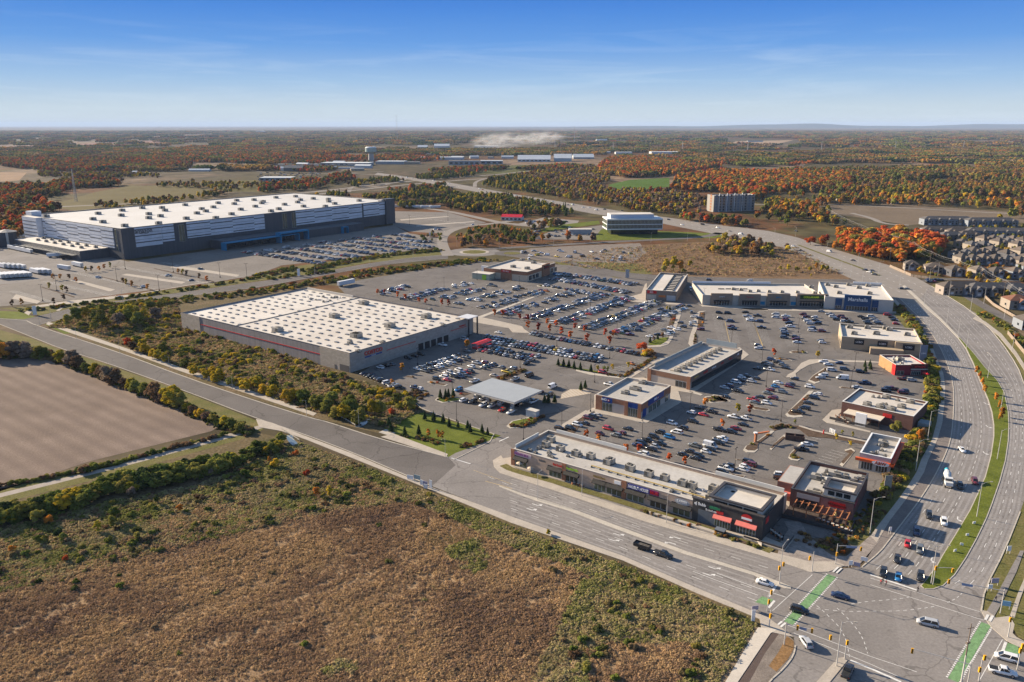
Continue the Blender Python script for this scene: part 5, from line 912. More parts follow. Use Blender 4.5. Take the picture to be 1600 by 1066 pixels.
O = Bld('brick_shop_row', (1078.6, 589.8), (1013.3, 576.3), (1157.5, 546), 6.2); tag(O.root, 'brick shop row with a line of rooftop units beside the bank', 'shops')
O.walls(mat('bank_pale_wall'), cap=COPE, roofm=ROOFG, drop=1.0); O.fb('f', 'brick_band', mat('brown_brick_band', (.24, .14, .095), .9, .1, .5), 0, O.L, 3.7, 6.1, .12); O.fb('f', 'brick_pier', BRK, O.L - 1.6, O.L + .2, .02, 6.4, .4); O.fb('f', 'brick_pier', BRK, -.3, 1.4, .02, 6.4, .4); O.window('f', 1.8, 7.5, .5, 3.4, 3)
O.fb('l', 'brown_band', mat('brown_band', (.17, .12, .10), .8, .1, .5), 0, O.D, 3.6, 6.1, .3); O.fb('l', 'dark_glazing', GLASS, 1.5, O.D - 1, .3, 3.4, .1); O.box('rear_screen', mat('blue_grey_screen', (.26, .30, .32), .7, .05, .5), 3, O.L - 2, O.D - .38, O.D - .02, 6.4, 9.0); O.box('side_parapet_tall', MATS['blue_grey_screen'], O.L - .38, O.L - .02, 6, O.D - 2, 6.4, 7.6)
for i in range(9): O.hvac(O.L * .47, 8 + i * (O.D - 14) / 8, 3.0, 2.6, 1.4); O.box('duct', mat('tan_duct', (.42, .36, .28), .7, .1, 1), O.L * .47 + 1.6, O.L * .47 + 3.6, 6.6 + i * (O.D - 14) / 8, 8.6 + i * (O.D - 14) / 8, O.zr + .01, O.zr + .5)
for i, (t, m_) in enumerate((('SUBWAY', YEL), ('OSMOW', RED), ('OPTICAL', WSIGN), ('mucho', RED), ('burrito', RED), ('WOK', WSIGN))): O.text('l', t, 6 + i * (O.D - 10) / 5.2, 5.0, 1.2, m_, out=.42, bold=.02)
h_ = 5.4; G = Bld('fuel_canopy', crop(640, 540, [(1090, 592)])[0], crop(640, 540, [(560, 452)])[0], crop(640, 540, [(1370, 465)])[0], h_); tag(G.root, 'flat pale blue-grey fuel station canopy above parked cars', 'fuel canopy')
G.box('canopy_roof', mat('blue_grey_metal_roof', (.34, .355, .355), .45, .05, .3, wave=(math.pi / 2, 1.5, .22, (.28, .31, .33))), 0, G.L, 0, G.D, h_ - .1, h_); G.box('fascia', COPE, .05, G.L - .05, .05, G.D - .05, h_ - .95, h_ - .104)
for i in range(4):
    for j in range(2):
        x = 4 + i * (G.L - 8) / 3; y = 4.5 + j * (G.D - 9); G.box('column', COPE, x - .25, x + .25, y - .25, y + .25, .01, h_ - .95); e = G.box('fuel_pump', WSIGN, x + .6, x + 1.5, y - .45, y + .45, .16, 2.1); G.box('pump_screen', BLK, x + .7, x + 1.4, y - .48, y - .451, 1.2, 1.8, parent=e); G.box('pump_island', CON2, x - 1.8, x + 2.6, y - .7, y + .7, .04, .16)
b1 = P(*crop(640, 540, [(1280, 740)])[0]); kb = empty('utility_kiosk', (b1[0], b1[1], 0), G.rz); b = MB(); b.box(-2.6, 2.6, -1.3, 1.3, .05, 3.0); b.build('cabinet', mat('pale_blue_cabinet', (.42, .46, .48), .6, .05, 1), kb); b = MB(); b.box(-2.8, 2.8, -1.5, 1.5, 3.0, 3.2); b.build('roof', COPE, kb); tag(kb, 'pale blue utility cabinet behind the fuel canopy corner', 'cabinet')
def shelter(px, w_, d_, h, rz, col, label):
    X, Y = P(*px); r_ = empty('cart_shelter', (X, Y, 0), rz); b = MB(); b.face([(-w_ / 2, -d_ / 2, h - .6), (w_ / 2, -d_ / 2, h - .6), (w_ / 2, 0, h), (-w_ / 2, 0, h)]); b.face([(-w_ / 2, 0, h), (w_ / 2, 0, h), (w_ / 2, d_ / 2, h - .6), (-w_ / 2, d_ / 2, h - .6)]); b.build('roof', col, r_)
    b = MB()
    for x in (-w_ / 2 + .2, w_ / 2 - .2):
        for y in (-d_ / 2 + .2, d_ / 2 - .2): b.box(x - .06, x + .06, y - .06, y + .06, 0, h - .6)
    b.build('frame', WSIGN, r_); b = MB(); b.box(-w_ / 2 + .3, w_ / 2 - .3, -d_ / 2 + .4, d_ / 2 - .4, .1, 1.0); b.build('cart_bay_panel', RED, r_); tag(r_, label, 'cart shelter')
shelter((753, 542), 13, 5, 3.4, G1, RED, 'red roofed trolley shelter before the warehouse entrance')
Z = Bld('glass_office', (948.6, 342.5), (1036, 341.8), (938, 338), 18); tag(Z.root, 'white framed glass office on a narrow base by the drive', 'office')
WF = mat('white_frame_panel', (.66, .67, .66), .5, .04, .3)
Z.box('base', GLASS, 6, Z.L - 4, 6, Z.D - 3, .02, 5.8)
for z0_, z1_ in ((5.8, 7), (11.3, 12.1), (16.6, 18.0)): Z.box('white_band', WF, 0, Z.L, 0, Z.D, z0_, z1_)
for z0_, z1_ in ((7.003, 11.297), (12.103, 16.597)): Z.box('glazing', GLASSG, .5, Z.L - .5, .5, Z.D - .5, z0_, z1_)
b = MB()
for i in range(40): Z.box(None, None, .6 + i * (Z.L - 1.4) / 40, .75 + i * (Z.L - 1.4) / 40, .38, .5, 7.01, 16.59, mb=b)
b.build('mullion', WF, Z.root); Z.box('end_panel', WF, .001, .5, .001, .6, 7.0, 16.6); Z.box('end_panel', WF, Z.L - .6, Z.L - .001, .001, .6, 7.0, 16.6); Z.box('plant_room', mat('pale_blue_plant', (.5, .54, .6), .6, .04, .3), 5, Z.L - 9, 6, Z.D - 4, 18.003, 22.2); Z.box('plant_room_roof', ROOFW, 4.8, Z.L - 8.8, 5.8, Z.D - 3.8, 22.203, 22.5)
simple('entrance_pavilion', (907, 366), 26, 10, 5, mat('grey_concrete', (.33, .33, .33), .8, .05, .3), COPE, 'low grey concrete pavilion beside the glass office', 'pavilion')
Hh = Bld('apartment_block', (1116, 306), (1180, 304.5), (1102.5, 304.6), 23); tag(Hh.root, 'six storey pale apartment block rising among autumn trees', 'apartments')
Hh.D = 20; Hh.walls(mat('white_render', (.25, .235, .215), .8, .05, .3), cap=WF, drop=1.0); 
for fl in range(6):
    for i in range(11):
        x = 3 + i * (Hh.L - 7) / 10; wf_ = Hh.box('window', GLASS if i % 3 else mat('blue_grey_bay', (.12, .15, .19), .5, .1, 1), x, x + 2.6, -.1, 0, 1.6 + fl * 3.9, 4.4 + fl * 3.9)
    Hh.fb('l', 'brick_panel', BRK, 6, 11, 1.5 + fl * 3.9, 4.5 + fl * 3.9, .1)
for i in range(4): Hh.box('vertical_fin', WF, 8 + i * 12, 8.6 + i * 12, -.8, 0, .02, 26.2)
simple('red_roofed_shed', (801, 345), 27, 14, 4.6, mat('white_siding', (.5, .49, .47), .8, .05, .5), mat('bright_red_roof', (.55, .015, .03), .5, .05, .3), 'white shed with bright red roof beside the far road', 'shed', -.25, roof='gable', win=5)
wx, wy = P(580.3, 253.8); wt = empty('water_tower', (wx, wy, 0)); WTM = mat('pale_green_concrete', (.27, .34, .32), .8, .06, .05)
b = MB(); b.tube((0, 0, 0), (0, 0, 30), 10.5, 8.5, 20); b.build('shaft', mat('beige_concrete', (.36, .34, .32), .8, .06, .05), wt); b = MB(); b.tube((0, 0, 28), (0, 0, 34), 8.5, 17.5, 24); b.tube((0, 0, 34), (0, 0, 47), 18.5, 18.5, 24); b.build('tank', WTM, wt); b = MB(); b.tube((0, 0, 47.01), (0, 0, 50), 18.6, 15, 24); b.build('cap', WF, wt); tag(wt, 'pale green mushroom water tower before the red woods', 'water tower')
FARW = mat('far_white_wall', (.5, .5, .5), .8, .05, .05); FARG = mat('far_grey_wall', (.3, .31, .32), .8, .05, .05); FARR = mat('far_pale_roof', (.6, .62, .62), .6, .05, .02); FARD = mat('far_dark_roof', (.13, .13, .13), .8, .1, .05); FART = mat('far_tan_wall', (.36, .28, .2), .8, .05, .05)
for nm, px, w_, d_, h, wm, rm, lab, cat, rz, rf, wn in (
    ('arched_dome_hall', (700, 250), 105, 45, 9, FARW, FARR, 'long white arched hall behind the interchange', 'hall', -.1, 'arch0', 0), ('small_dome_hall', (660, 251), 24, 30, 7, FARW, FARR, 'small white arched hall left of the long one', 'hall', 0, 'arch', 0),
    ('grey_depot', (725, 258), 95, 40, 12, FARG, FARD, 'dark grey depot with white corner tower near the highway', 'depot', 0, 'flat', 6), ('pale_depot', (768, 257), 70, 40, 11, FARG, FARR, 'pale grey depot beside the dark grey depot', 'depot', 0, 'flat', 4), ('steel_warehouse', (835, 253), 110, 60, 8, mat('blue_white_wall', (.42, .47, .48), .7, .05, .05), FARR, 'wide pale gabled warehouse behind the highway', 'warehouse', -.05, 'gable', 8), ('steel_warehouse', (880, 252.5), 60, 60, 11, MATS['blue_white_wall'], FARR, 'taller pale gabled warehouse at the wide one\'s end', 'warehouse', -.05, 'gable', 0), ('steel_warehouse', (912, 248.5), 75, 50, 6, FARG, FARR, 'low grey roofed warehouse right of the gabled pair', 'warehouse', 0, 'gable', 0),
    ('plaza_depot', (540, 259), 150, 60, 8, mat('far_beige_wall', (.38, .36, .33), .8, .05, .05), FARR, 'long low pale depot at the water tower foot', 'depot', -.1, 'flat', 8), ('plaza_depot', (610, 257), 90, 50, 9, FARG, FARR, 'grey depot right of the water tower foot', 'depot', -.1, 'flat', 0), ('plaza_depot', (640, 257), 60, 40, 7, FART, FARD, 'tan depot with dark roof by the interchange', 'depot', 0, 'flat', 0),
    ('white_factory', (1040, 241), 120, 60, 9, FARW, FARR, 'wide white factory among far woods', 'factory', 0, 'flat', 0), ('white_factory', (975, 241), 70, 40, 8, FARW, FARR, 'small white factory left of the wide one', 'factory', 0, 'flat', 0), ('pale_factory', (945, 240), 50, 40, 7, FARG, FARR, 'pale grey block among far woods', 'factory', 0, 'flat', 0),
    ('farm_barn', (144, 293), 26, 18, 6, FART, mat('beige_metal_roof', (.48, .42, .34), .6, .05, .1), 'barn with beige metal roof beside red trees', 'barn', .3, 'gable', 0), ('storage_shed', (311, 268), 55, 14, 4, FARW, FARR, 'long white shed behind the pasture', 'shed', 0, 'gable', 0), ('storage_shed', (210, 271), 12, 10, 4, FARW, FARR, 'little white shed in the orange tree belt', 'shed', 0, 'gable', 0), ('farm_shed', (110, 250), 30, 15, 5, FARW, FARR, 'white farm shed amid the left woods', 'shed', 0, 'gable', 0), ('farm_shed', (95, 253), 20, 15, 5, FARW, FARR, 'smaller farm shed amid the left woods', 'shed', .2, 'gable', 0),
    ('hall', (405, 207), 150, 100, 14, FARG, FARR, 'pale dome roofed hall on the far left plain', 'hall', 0, 'arch', 0), ('office_shed', (862, 331), 14, 10, 5, mat('cream_far_wall', (.5, .4, .3), .8, .05, .1), FARR, 'cream shed beside the drive', 'shed', -.3, 'flat', 4), ('works_depot', (760, 231), 130, 60, 10, FARW, FARR, 'white works building left of the smoke', 'factory', 0, 'flat', 0), ('works_depot', (690, 232), 80, 50, 12, FARW, FARR, 'white works building by the green ridge', 'factory', 0, 'gable', 0), ('works_depot', (660, 233), 50, 40, 10, FARG, FARR, 'grey works building by the green ridge', 'factory', 0, 'gable', 0),
    ('car_dealer', (430, 283), 70, 40, 7, FARG, FARR, 'grey dealership beyond the long building', 'dealership', 0, 'flat', 6), ('bus_hub', (458, 268), 50, 30, 9, FARD, FARD, 'dark peaked building beyond the long building', 'hall', 0, 'gable', 0)):
    if rf == 'arch0': rf = 'flat'
    simple(nm, px, w_, d_, h, wm, rm, lab, cat, rz, None, rf, .5, wn)
for i in range(44):
    fx, fy = ((425 + i * 9.5, 257 + (i * 7) % 11) if i < 16 else (650 + (i - 16) * 13, 243 + (i * 5) % 10) if i < 30 else (400 + (i - 30) * 60, 214 + (i * 5) % 9)); fw = (14 + (i * 13) % 40) * (1 if i < 30 else 2.2)
    o = simple(('shed', 'depot', 'workshop')[i % 3], (fx, fy), fw, 10 + (i * 7) % 14, 4 + i % 4, (FARW, FARG, FART, FARW)[i % 4], (FARR, FARD, FARR)[i % 3], 'x', 'shed', (i % 5) * .15 - .3, None, ('flat', 'gable')[i % 2]); later(o, f"{('white', 'grey', 'tan', 'white')[i % 4]} {('flat', 'gabled')[i % 2]} shed", ('in the works yards at the interchange', 'among the works behind the highway', 'on the distant plain')[0 if i < 16 else 1 if i < 30 else 2], 'shed', 'distant sheds and works')
RSH = [mat('brown_shingle', (.105, .09, .08), .9, .12, .5), mat('grey_shingle', (.11, .105, .105), .9, .12, .5), mat('tan_shingle', (.14, .115, .095), .9, .12, .5), mat('rust_shingle', (.17, .085, .06), .9, .12, .5)]
WLL = [mat('cream_siding', (.27, .23, .19), .85, .05, .5), mat('blue_grey_siding', (.20, .22, .25), .85, .05, .5), mat('taupe_siding', (.27, .23, .20), .85, .05, .5), mat('dark_siding', (.09, .09, .10), .85, .05, .5)]
RN = ['brown', 'dark grey', 'tan', 'rust']; WN = ['cream', 'blue grey', 'taupe', 'charcoal']
def hip(mb, x0, x1, y0, y1, z, h, e=.4):
    x0 -= e; x1 += e; y0 -= e; y1 += e; w_, d_ = x1 - x0, y1 - y0
    if w_ >= d_: r0, r1 = (x0 + d_ / 2, (y0 + y1) / 2), (x1 - d_ / 2, (y0 + y1) / 2)
    else: r0, r1 = ((x0 + x1) / 2, y0 + w_ / 2), ((x0 + x1) / 2, y1 - w_ / 2)
    a, b, c, d = (x0, y0, z), (x1, y0, z), (x1, y1, z), (x0, y1, z); p = (*r0, z + h); q = (*r1, z + h)
    if w_ >= d_: mb.face([a, b, q, p]); mb.face([b, c, q]); mb.face([c, d, p, q]); mb.face([d, a, p])
    else: mb.face([a, b, p]); mb.face([b, c, q, p]); mb.face([c, d, q]); mb.face([d, a, p, q])
    mb.face([d, c, b, a])
def house(px, w_=11, d_=12, rz=0.0, ri=0, wi=0, h=5.6, where='beyond the drive', row=False):
    X, Y = P(*px); r_ = empty('row_house' if row else 'house', (X, Y + 2, 0), rz); b = MB(); b.box(-w_ / 2, w_ / 2, -d_ / 2, d_ / 2, 0, h); wl = b.build('wall', WLL[wi], r_)
    b = MB(); hip(b, -w_ / 2, w_ / 2, -d_ / 2, d_ / 2, h, 3.2); rf = b.build('roof', RSH[ri], r_)
    n = max(1, int(w_ / 11)) if row else 1
    for k in range(n):
        cx_ = -w_ / 2 + (k + .5) * w_ / n; b = MB(); gw = 2.3; y0 = -d_ / 2 - 1.6
        b.box(cx_ - gw, cx_ + gw, y0, -d_ / 2, 0, h - .8); b.face([(cx_ - gw, y0 - .01, h - .8), (cx_ + gw, y0 - .01, h - .8), (cx_, y0 - .01, h + 1.2)]); b.build('front_gable', WLL[(wi + 1 + k) % 3], r_); b = MB()
        b.face([(cx_ - gw - .4, y0 - .4, h - 1.1), (cx_, y0 - .4, h + 1.35), (cx_, -d_ / 2 + 3, h + 1.35), (cx_ - gw - .4, -d_ / 2 + 1.5, h - 1.1)]); b.face([(cx_, y0 - .4, h + 1.35), (cx_ + gw + .4, y0 - .4, h - 1.1), (cx_ + gw + .4, -d_ / 2 + 1.5, h - 1.1), (cx_, -d_ / 2 + 3, h + 1.35)]); b.build('gable_roof', RSH[ri], r_)
        for z in (1.0, 3.6):
            b = MB(); b.box(cx_ - 1.2, cx_ + 1.2, y0 - .05, y0 + .0, z, z + 1.5); b.build('window', GLASS if z > 2 else mat('white_window', (.5, .52, .55), .4, .1, 1), r_)
        for sx_ in (-1, 1):
            if w_ / n > 7: b = MB(); b.box(cx_ + sx_ * 3.9 - .8, cx_ + sx_ * 3.9 + .8, -d_ / 2 - .05, -d_ / 2, 1.2, 3.0); b.box(cx_ + sx_ * 3.9 - .8, cx_ + sx_ * 3.9 + .8, -d_ / 2 - .05, -d_ / 2, 3.8, 5.2); b.build('window', GLASS, r_)
    b = MB(); b.box(-w_ / 2 - .06, -w_ / 2, -2, 0, 2, 3.4); b.build('window', GLASS, r_)
    later(r_, f'{WN[wi]} {"row house block" if row else "house"} with {RN[ri]} roof', where, 'row houses' if row else 'house', 'houses east of the drive')
C1 = lambda x, y: (1360 + x / 6.6625, 320 + y / 6.6625)
for x, y, w_, d_, rz, ri, wi in ((430, 680, 11, 10, -.3, 0, 0), (670, 710, 15, 12, -.3, 2, 2)): house(C1(x, y), w_, d_, rz, ri, wi, 5.5, 'behind the timber fence')
for i, (x, y, ri, wi) in enumerate(((880, 740, 0, 3), (1130, 745, 2, 0), (1310, 760, 0, 3), (1510, 760, 2, 1))): house(C1(x, y), 11.5, 12, .05, ri, wi, 5.8, 'in the street row above the dark terraces')
for i, (x, y, ri, wi) in enumerate(((960, 610, 0, 0), (1070, 620, 0, 1), (1180, 615, 2, 1), (1300, 620, 0, 0), (1420, 625, 1, 2), (1560, 640, 0, 0))): house(C1(x, y), 10.5, 12, .1, ri, wi, 5.8, 'in the second street row')
for i, (x, y, ri, wi) in enumerate(((960, 450, 0, 0), (1060, 475, 1, 0), (1180, 475, 1, 3), (1080, 540, 0, 0), (1270, 530, 0, 2), (1340, 440, 0, 0), (1440, 440, 1, 0), (1540, 470, 0, 0), (1560, 540, 2, 0))): house(C1(x, y), 11, 13, .1 * (i % 3), ri, wi, 6.2, 'in the third street row')
for i, (x, y) in enumerate(((1290, 400), (1390, 395), (1490, 405), (1585, 420), (1000, 560), (1180, 545), (1420, 560), (1500, 610), (1620, 700), (1640, 600), (1630, 470), (1180, 400), (900, 560))): house(C1(x, y), 10, 11, .1 * (i % 4), i % 3, (i * 3 + 1) % 4, 5.6, 'in the dense quarter behind the streets')
for x, y, w_, ri, wi, rz in ((960, 930, 33, 0, 2, .0), (1320, 945, 44, 1, 3, .0), (1620, 960, 30, 1, 3, 0), (780, 310, 50, 0, 1, -.1), (1020, 330, 46, 0, 2, -.08), (840, 370, 24, 1, 3, 0), (1020, 360, 22, 0, 1, 0)): house(C1(x, y), w_, 12, rz, ri, wi, 6.2, 'near the inner street', True)
for x, y, w_, rz in ((800, 210, 62, -.03), (1250, 225, 60, -.03), (1340, 340, 70, -.12)): house(C1(x, y), w_, 14, rz, 1, 1, 7.5, 'by the cleared land', True)
house((1590, 482), 15, 13, -.1, 3, 0, 6.2, 'at the curving side road'); house((1605, 514), 10, 12, -.1, 0, 1, 5.8, 'at the curving side road')
for i, (x, y) in enumerate(((1313, 313), (1302, 310), (1395, 318), (1404, 309), (1425, 280), (1535, 257), (1575, 292), (1385, 275), (1460, 262), (1350, 282))): house((x, y), 14, 11, .2 * (i % 4), i % 3, 0, 4, 'half hidden in the woods')
FN = mat('weathered_timber_fence', (.30, .24, .19), .9, .12, .6, brick=(.35, 30, (.6, .6, .6)))
def fence(pts, h, label, m=FN):
    g = [P(*p) for p in pts]; r_ = empty('fence', (*g[0], 0)); b = MB(); pb = MB()
    for (x0, y0), (x1, y1) in zip(g, g[1:]):
        L = math.hypot(x1 - x0, y1 - y0); a = math.atan2(y1 - y0, x1 - x0); M = Matrix.Translation((x0 - g[0][0], y0 - g[0][1], 0)) @ Matrix.Rotation(a, 4, 'Z'); b.box(0, L, -.04, .04, .05, h, M)
        for i in range(int(L / 2.6) + 1): pb.box(i * 2.6 - .08, i * 2.6 + .08, -.09, .09, 0, h + .15, M)
    b.build('plank_panel', m, r_); pb.build('fence_rail_posts'[:10], m, r_); tag(r_, label, 'fence')
fence(crop(1360, 320, [(200, 650), (420, 745)]), 2.2, 'timber fence along the drive beneath the power lines'); fence(crop(1360, 320, [(420, 750), (610, 775)]), 2, 'low timber fence before the pair of houses'); fence(crop(1360, 320, [(690, 845), (800, 920)]), 2.2, 'timber fence beside the terrace gable'); fence([(1536, 463), (1552, 478), (1590, 500)], 2, 'timber fence beside the rust roofed house'); fence([(1574, 522), (1602, 556), (1640, 600)], 2.2, 'long timber fence beside the path on the edge')
fence([(1268, 846), (1290, 862)], .1, 'low kerb edging beside the paved plaza', CON2) if False else None
PAINTC = {'w': ('white', (.72, .72, .71)), 's': ('silver', (.42, .43, .44)), 'g': ('grey', (.13, .14, .145)), 'k': ('black', (.018, .018, .02)), 'b': ('navy', (.02, .035, .09)), 'r': ('red', (.42, .02, .02)), 'm': ('maroon', (.12, .015, .02)), 't': ('blue', (.02, .15, .36)), 'y': ('yellow', (.60, .42, .03)), 'e': ('beige', (.36, .31, .25)), 'o': ('orange', (.5, .16, .02)), 'n': ('dark green', (.02, .05, .035))}
def paint(c): return mat('car_paint_' + PAINTC[c][0].replace(' ', '_'), PAINTC[c][1], 0.25, 0, spec=.5, coat=.7)
TYRE = mat('tyre_rubber', (.015, .015, .015), .8, 0); RIM = mat('wheel_rim', (.35, .35, .36), .3, 0, metal=.7); HEADL = mat('headlight_lens', (.32, .33, .34), .15, 0, spec=.6); TAILL = mat('tail_light_lens', (.28, .01, .01), .2, 0); CG = mat('car_glass', (.015, .02, .025), .05, 0, spec=.8); TRIM = mat('black_plastic_trim', (.025, .025, .025), .6, 0)
SHAPE = {  # stations: x, half width, low z, belt z, then cabin: x0,x1 base, x0,x1 top, z top
    'sedan': dict(st=[(-2.38, .70, .42, .78), (-2.3, .84, .26, .94), (-1.5, .9, .22, .99), (0, .91, .22, .95), (1.0, .9, .22, .92), (1.9, .86, .24, .80), (2.3, .72, .3, .66), (2.38, .6, .4, .56)], cab=(-1.75, 1.15, -1.0, .35, 1.43, .76, .60), wb=(1.42, -1.38), r=.33, W=.91),
    'suv': dict(st=[(-2.32, .78, .42, 1.0), (-2.28, .9, .32, 1.1), (-1.5, .95, .28, 1.12), (0, .96, .28, 1.1), (1.0, .95, .28, 1.08), (1.9, .92, .3, .98), (2.28, .8, .36, .84), (2.34, .66, .46, .7)], cab=(-2.22, 1.2, -1.85, .35, 1.74, .84, .68), wb=(1.42, -1.42), r=.37, W=.96),
    'hatchback': dict(st=[(-2.02, .70, .42, .85), (-1.96, .84, .28, .98), (-1.2, .88, .24, 1.0), (0, .88, .24, .97), (.9, .87, .24, .93), (1.6, .83, .26, .82), (1.98, .7, .32, .68), (2.05, .58, .42, .56)], cab=(-1.9, 1.05, -1.45, .3, 1.5, .77, .62), wb=(1.25, -1.22), r=.32, W=.88),
    'minivan': dict(st=[(-2.5, .8, .42, 1.0), (-2.46, .94, .28, 1.05), (-1.5, .98, .24, 1.06), (0, .99, .24, 1.04), (1.2, .97, .24, 1.0), (2.0, .93, .28, .9), (2.46, .78, .36, .76), (2.54, .64, .44, .62)], cab=(-2.4, 1.75, -2.1, .75, 1.78, .88, .70), wb=(1.55, -1.5), r=.35, W=.98),
    'van': dict(st=[(-2.9, .88, .5, 1.15), (-2.86, .98, .32, 1.2), (-1.5, 1.0, .3, 1.22), (0, 1.0, .3, 1.2), (1.5, .99, .3, 1.15), (2.2, .96, .32, 1.0), (2.72, .82, .4, .86), (2.8, .7, .48, .74)], cab=(-2.84, 2.05, -2.8, 1.15, 2.35, .94, .86), wb=(1.85, -1.7), r=.37, W=1.0),
    'pickup': dict(st=[(-2.85, .86, .6, 1.02), (-2.8, .96, .5, 1.1), (-1.5, .99, .42, 1.12), (0, 1.0, .4, 1.14), (1.2, .99, .4, 1.16), (2.2, .96, .42, 1.08), (2.8, .84, .46, .96), (2.88, .7, .55, .8)], cab=(-.75, 1.45, -.55, .75, 1.86, .86, .72), wb=(1.85, -1.75), r=.42, W=1.0)}
CARMESH = {}
def car_parts(kind, c):
    key = (kind, c)
    if key in CARMESH: return CARMESH[key]
    S_ = SHAPE[kind]; b = MB(); R_ = []
    for x, w_, lo, be in S_['st']:
        ring_ = [(x, -w_ * .93, lo), (x, -w_, lo + (be - lo) * .35), (x, -w_ * .985, lo + (be - lo) * .75), (x, -w_ * .86, be), (x, 0, be + .03), (x, w_ * .86, be), (x, w_ * .985, lo + (be - lo) * .75), (x, w_, lo + (be - lo) * .35), (x, w_ * .93, lo)]
        R_.append(len(b.v)); b.v += ring_
    k = 9
    for a, c2 in zip(R_, R_[1:]):
        for i in range(k): j = (i + 1) % k; b.f.append((a + i, a + j, c2 + j, c2 + i)); b.mi.append(0)
    b.f.append(tuple(range(R_[0], R_[0] + k))[::-1]); b.mi.append(0); b.f.append(tuple(range(R_[-1], R_[-1] + k))); b.mi.append(0)
    x0, x1, t0, t1, zt, wb_, wt_ = S_['cab']; zb = 0.93 * [s for s in S_['st'] if s[0] >= -.1][0][3]
    b.v += [(t0, -wt_, zt - .05), (t1, -wt_, zt - .05), (t1, wt_, zt - .05), (t0, wt_, zt - .05), (t0 + .12, -wt_ + .08, zt), (t1 - .15, -wt_ + .08, zt), (t1 - .15, wt_ - .08, zt), (t0 + .12, wt_ - .08, zt)]; n = len(b.v) - 8
    for f in ((4, 5, 6, 7), (0, 1, 5, 4), (1, 2, 6, 5), (2, 3, 7, 6), (3, 0, 4, 7)): b.f.append(tuple(n + i for i in f)); b.mi.append(0)
    def pillar(xa, xb, sy): b.tube((xa, sy * wb_, zb), (xb, sy * wt_, zt - .04), .055, .045, 4)
    for sy in (-1, 1):
        pillar(x0 + .02, t0 + .02, sy); pillar(x1, t1, sy); pillar((x0 + x1) / 2 - .2, (t0 + t1) / 2 - .1, sy)
    if kind == 'van':
        for sy in (-1, 1): b.face([(x0, sy * (wb_ + .012), zb), (.7, sy * (wb_ + .012), zb), (.7, sy * (wt_ + .012), zt - .03), (t0, sy * (wt_ + .012), zt - .03)])
    body = b.mesh('car_body', paint(c))
    for i in range(9 * 7, len(body.polygons)): pass
    body.polygons.foreach_set('use_smooth', [i < 63 for i in range(len(body.polygons))])
    g = MB(); g.v += [(x0, -wb_, zb), (x1, -wb_, zb), (x1, wb_, zb), (x0, wb_, zb), (t0, -wt_, zt - .06), (t1, -wt_, zt - .06), (t1, wt_, zt - .06), (t0, wt_, zt - .06)]
    for f in ((4, 5, 6, 7), (0, 1, 5, 4), (1, 2, 6, 5), (2, 3, 7, 6), (3, 0, 4, 7)): g.f.append(f); g.mi.append(0)
    glass = g.mesh('car_windows', CG)
    bed = None
    if kind == 'pickup':
        q = MB(); q.box(-2.72, -.95, -.78, .78, 1.13, 1.16); bed = q.mesh('cargo_bed', TRIM)
    wh = MB(); r = S_['r']; wh.tube((0, -.11, 0), (0, .11, 0), r, r, 14); wheel = wh.mesh('wheel', TYRE); rm = MB(); rm.tube((0, -.12, 0), (0, .12, 0), r * .6, r * .6, 10); rim = rm.mesh('rim', RIM)
    hl = MB(); xh = S_['st'][-2][0]; zz = S_['st'][-2][3]; hl.box(xh - .08, xh + .05, -.16, .12, zz - .15, zz - .05); head = hl.mesh('headlight', HEADL); tl = MB(); xt = S_['st'][1][0]; zt2 = S_['st'][1][3]; tl.box(xt - .05, xt + .15, -.12, .12, zt2 - .26, zt2 - .06); tail = tl.mesh('tail_light', TAILL)
    CARMESH[key] = (body, glass, wheel, rim, head, tail, S_, bed); return CARMESH[key]
CARG = 'cars and vans on the roads and in the car parks'
def put(name, me, parent, loc=(0, 0, 0)):
    o = bpy.data.objects.new(name, me); o.location = loc; o.parent = parent; sc.collection.objects.link(o); return o
def car(X, Y, rz, kind, c, detail=2, z=.05):
    body, glass, wheel, rim, head, tail, S_, bed = car_parts(kind, c); r_ = empty({'suv': 'suv', 'van': 'panel_van'}.get(kind, kind), (X, Y, z), rz)
    put('body', body, r_); put('windows'[:6], glass, r_)
    if bed: put('cargo_bed', bed, r_)
    for x in S_['wb']:
        for sy in (-1, 1):
            wq = put('wheel', wheel, r_, (x, sy * (S_['W'] - .1), S_['r']))
            if detail > 1: put('rim', rim, wq)
    if detail > 0:
        for sy in (-1, 1): put('headlight', head, r_, (0, sy * S_['st'][-2][1] * .72, 0)); put('tail_light', tail, r_, (0, sy * S_['st'][1][1] * .82, 0))
    return r_
MOVING = []   # px, py (middle of the vehicle on the ground), heading, kind, colour, where
def mv(px, py, a, kind, c, lab): X, Y = P(px, py); o = car(X, Y, a, kind, c); tag(o, lab, {'suv': 'SUV', 'van': 'van', 'pickup': 'pickup truck', 'minivan': 'minivan'}.get(kind, 'car'), CARG)
SB = math.radians(-118)
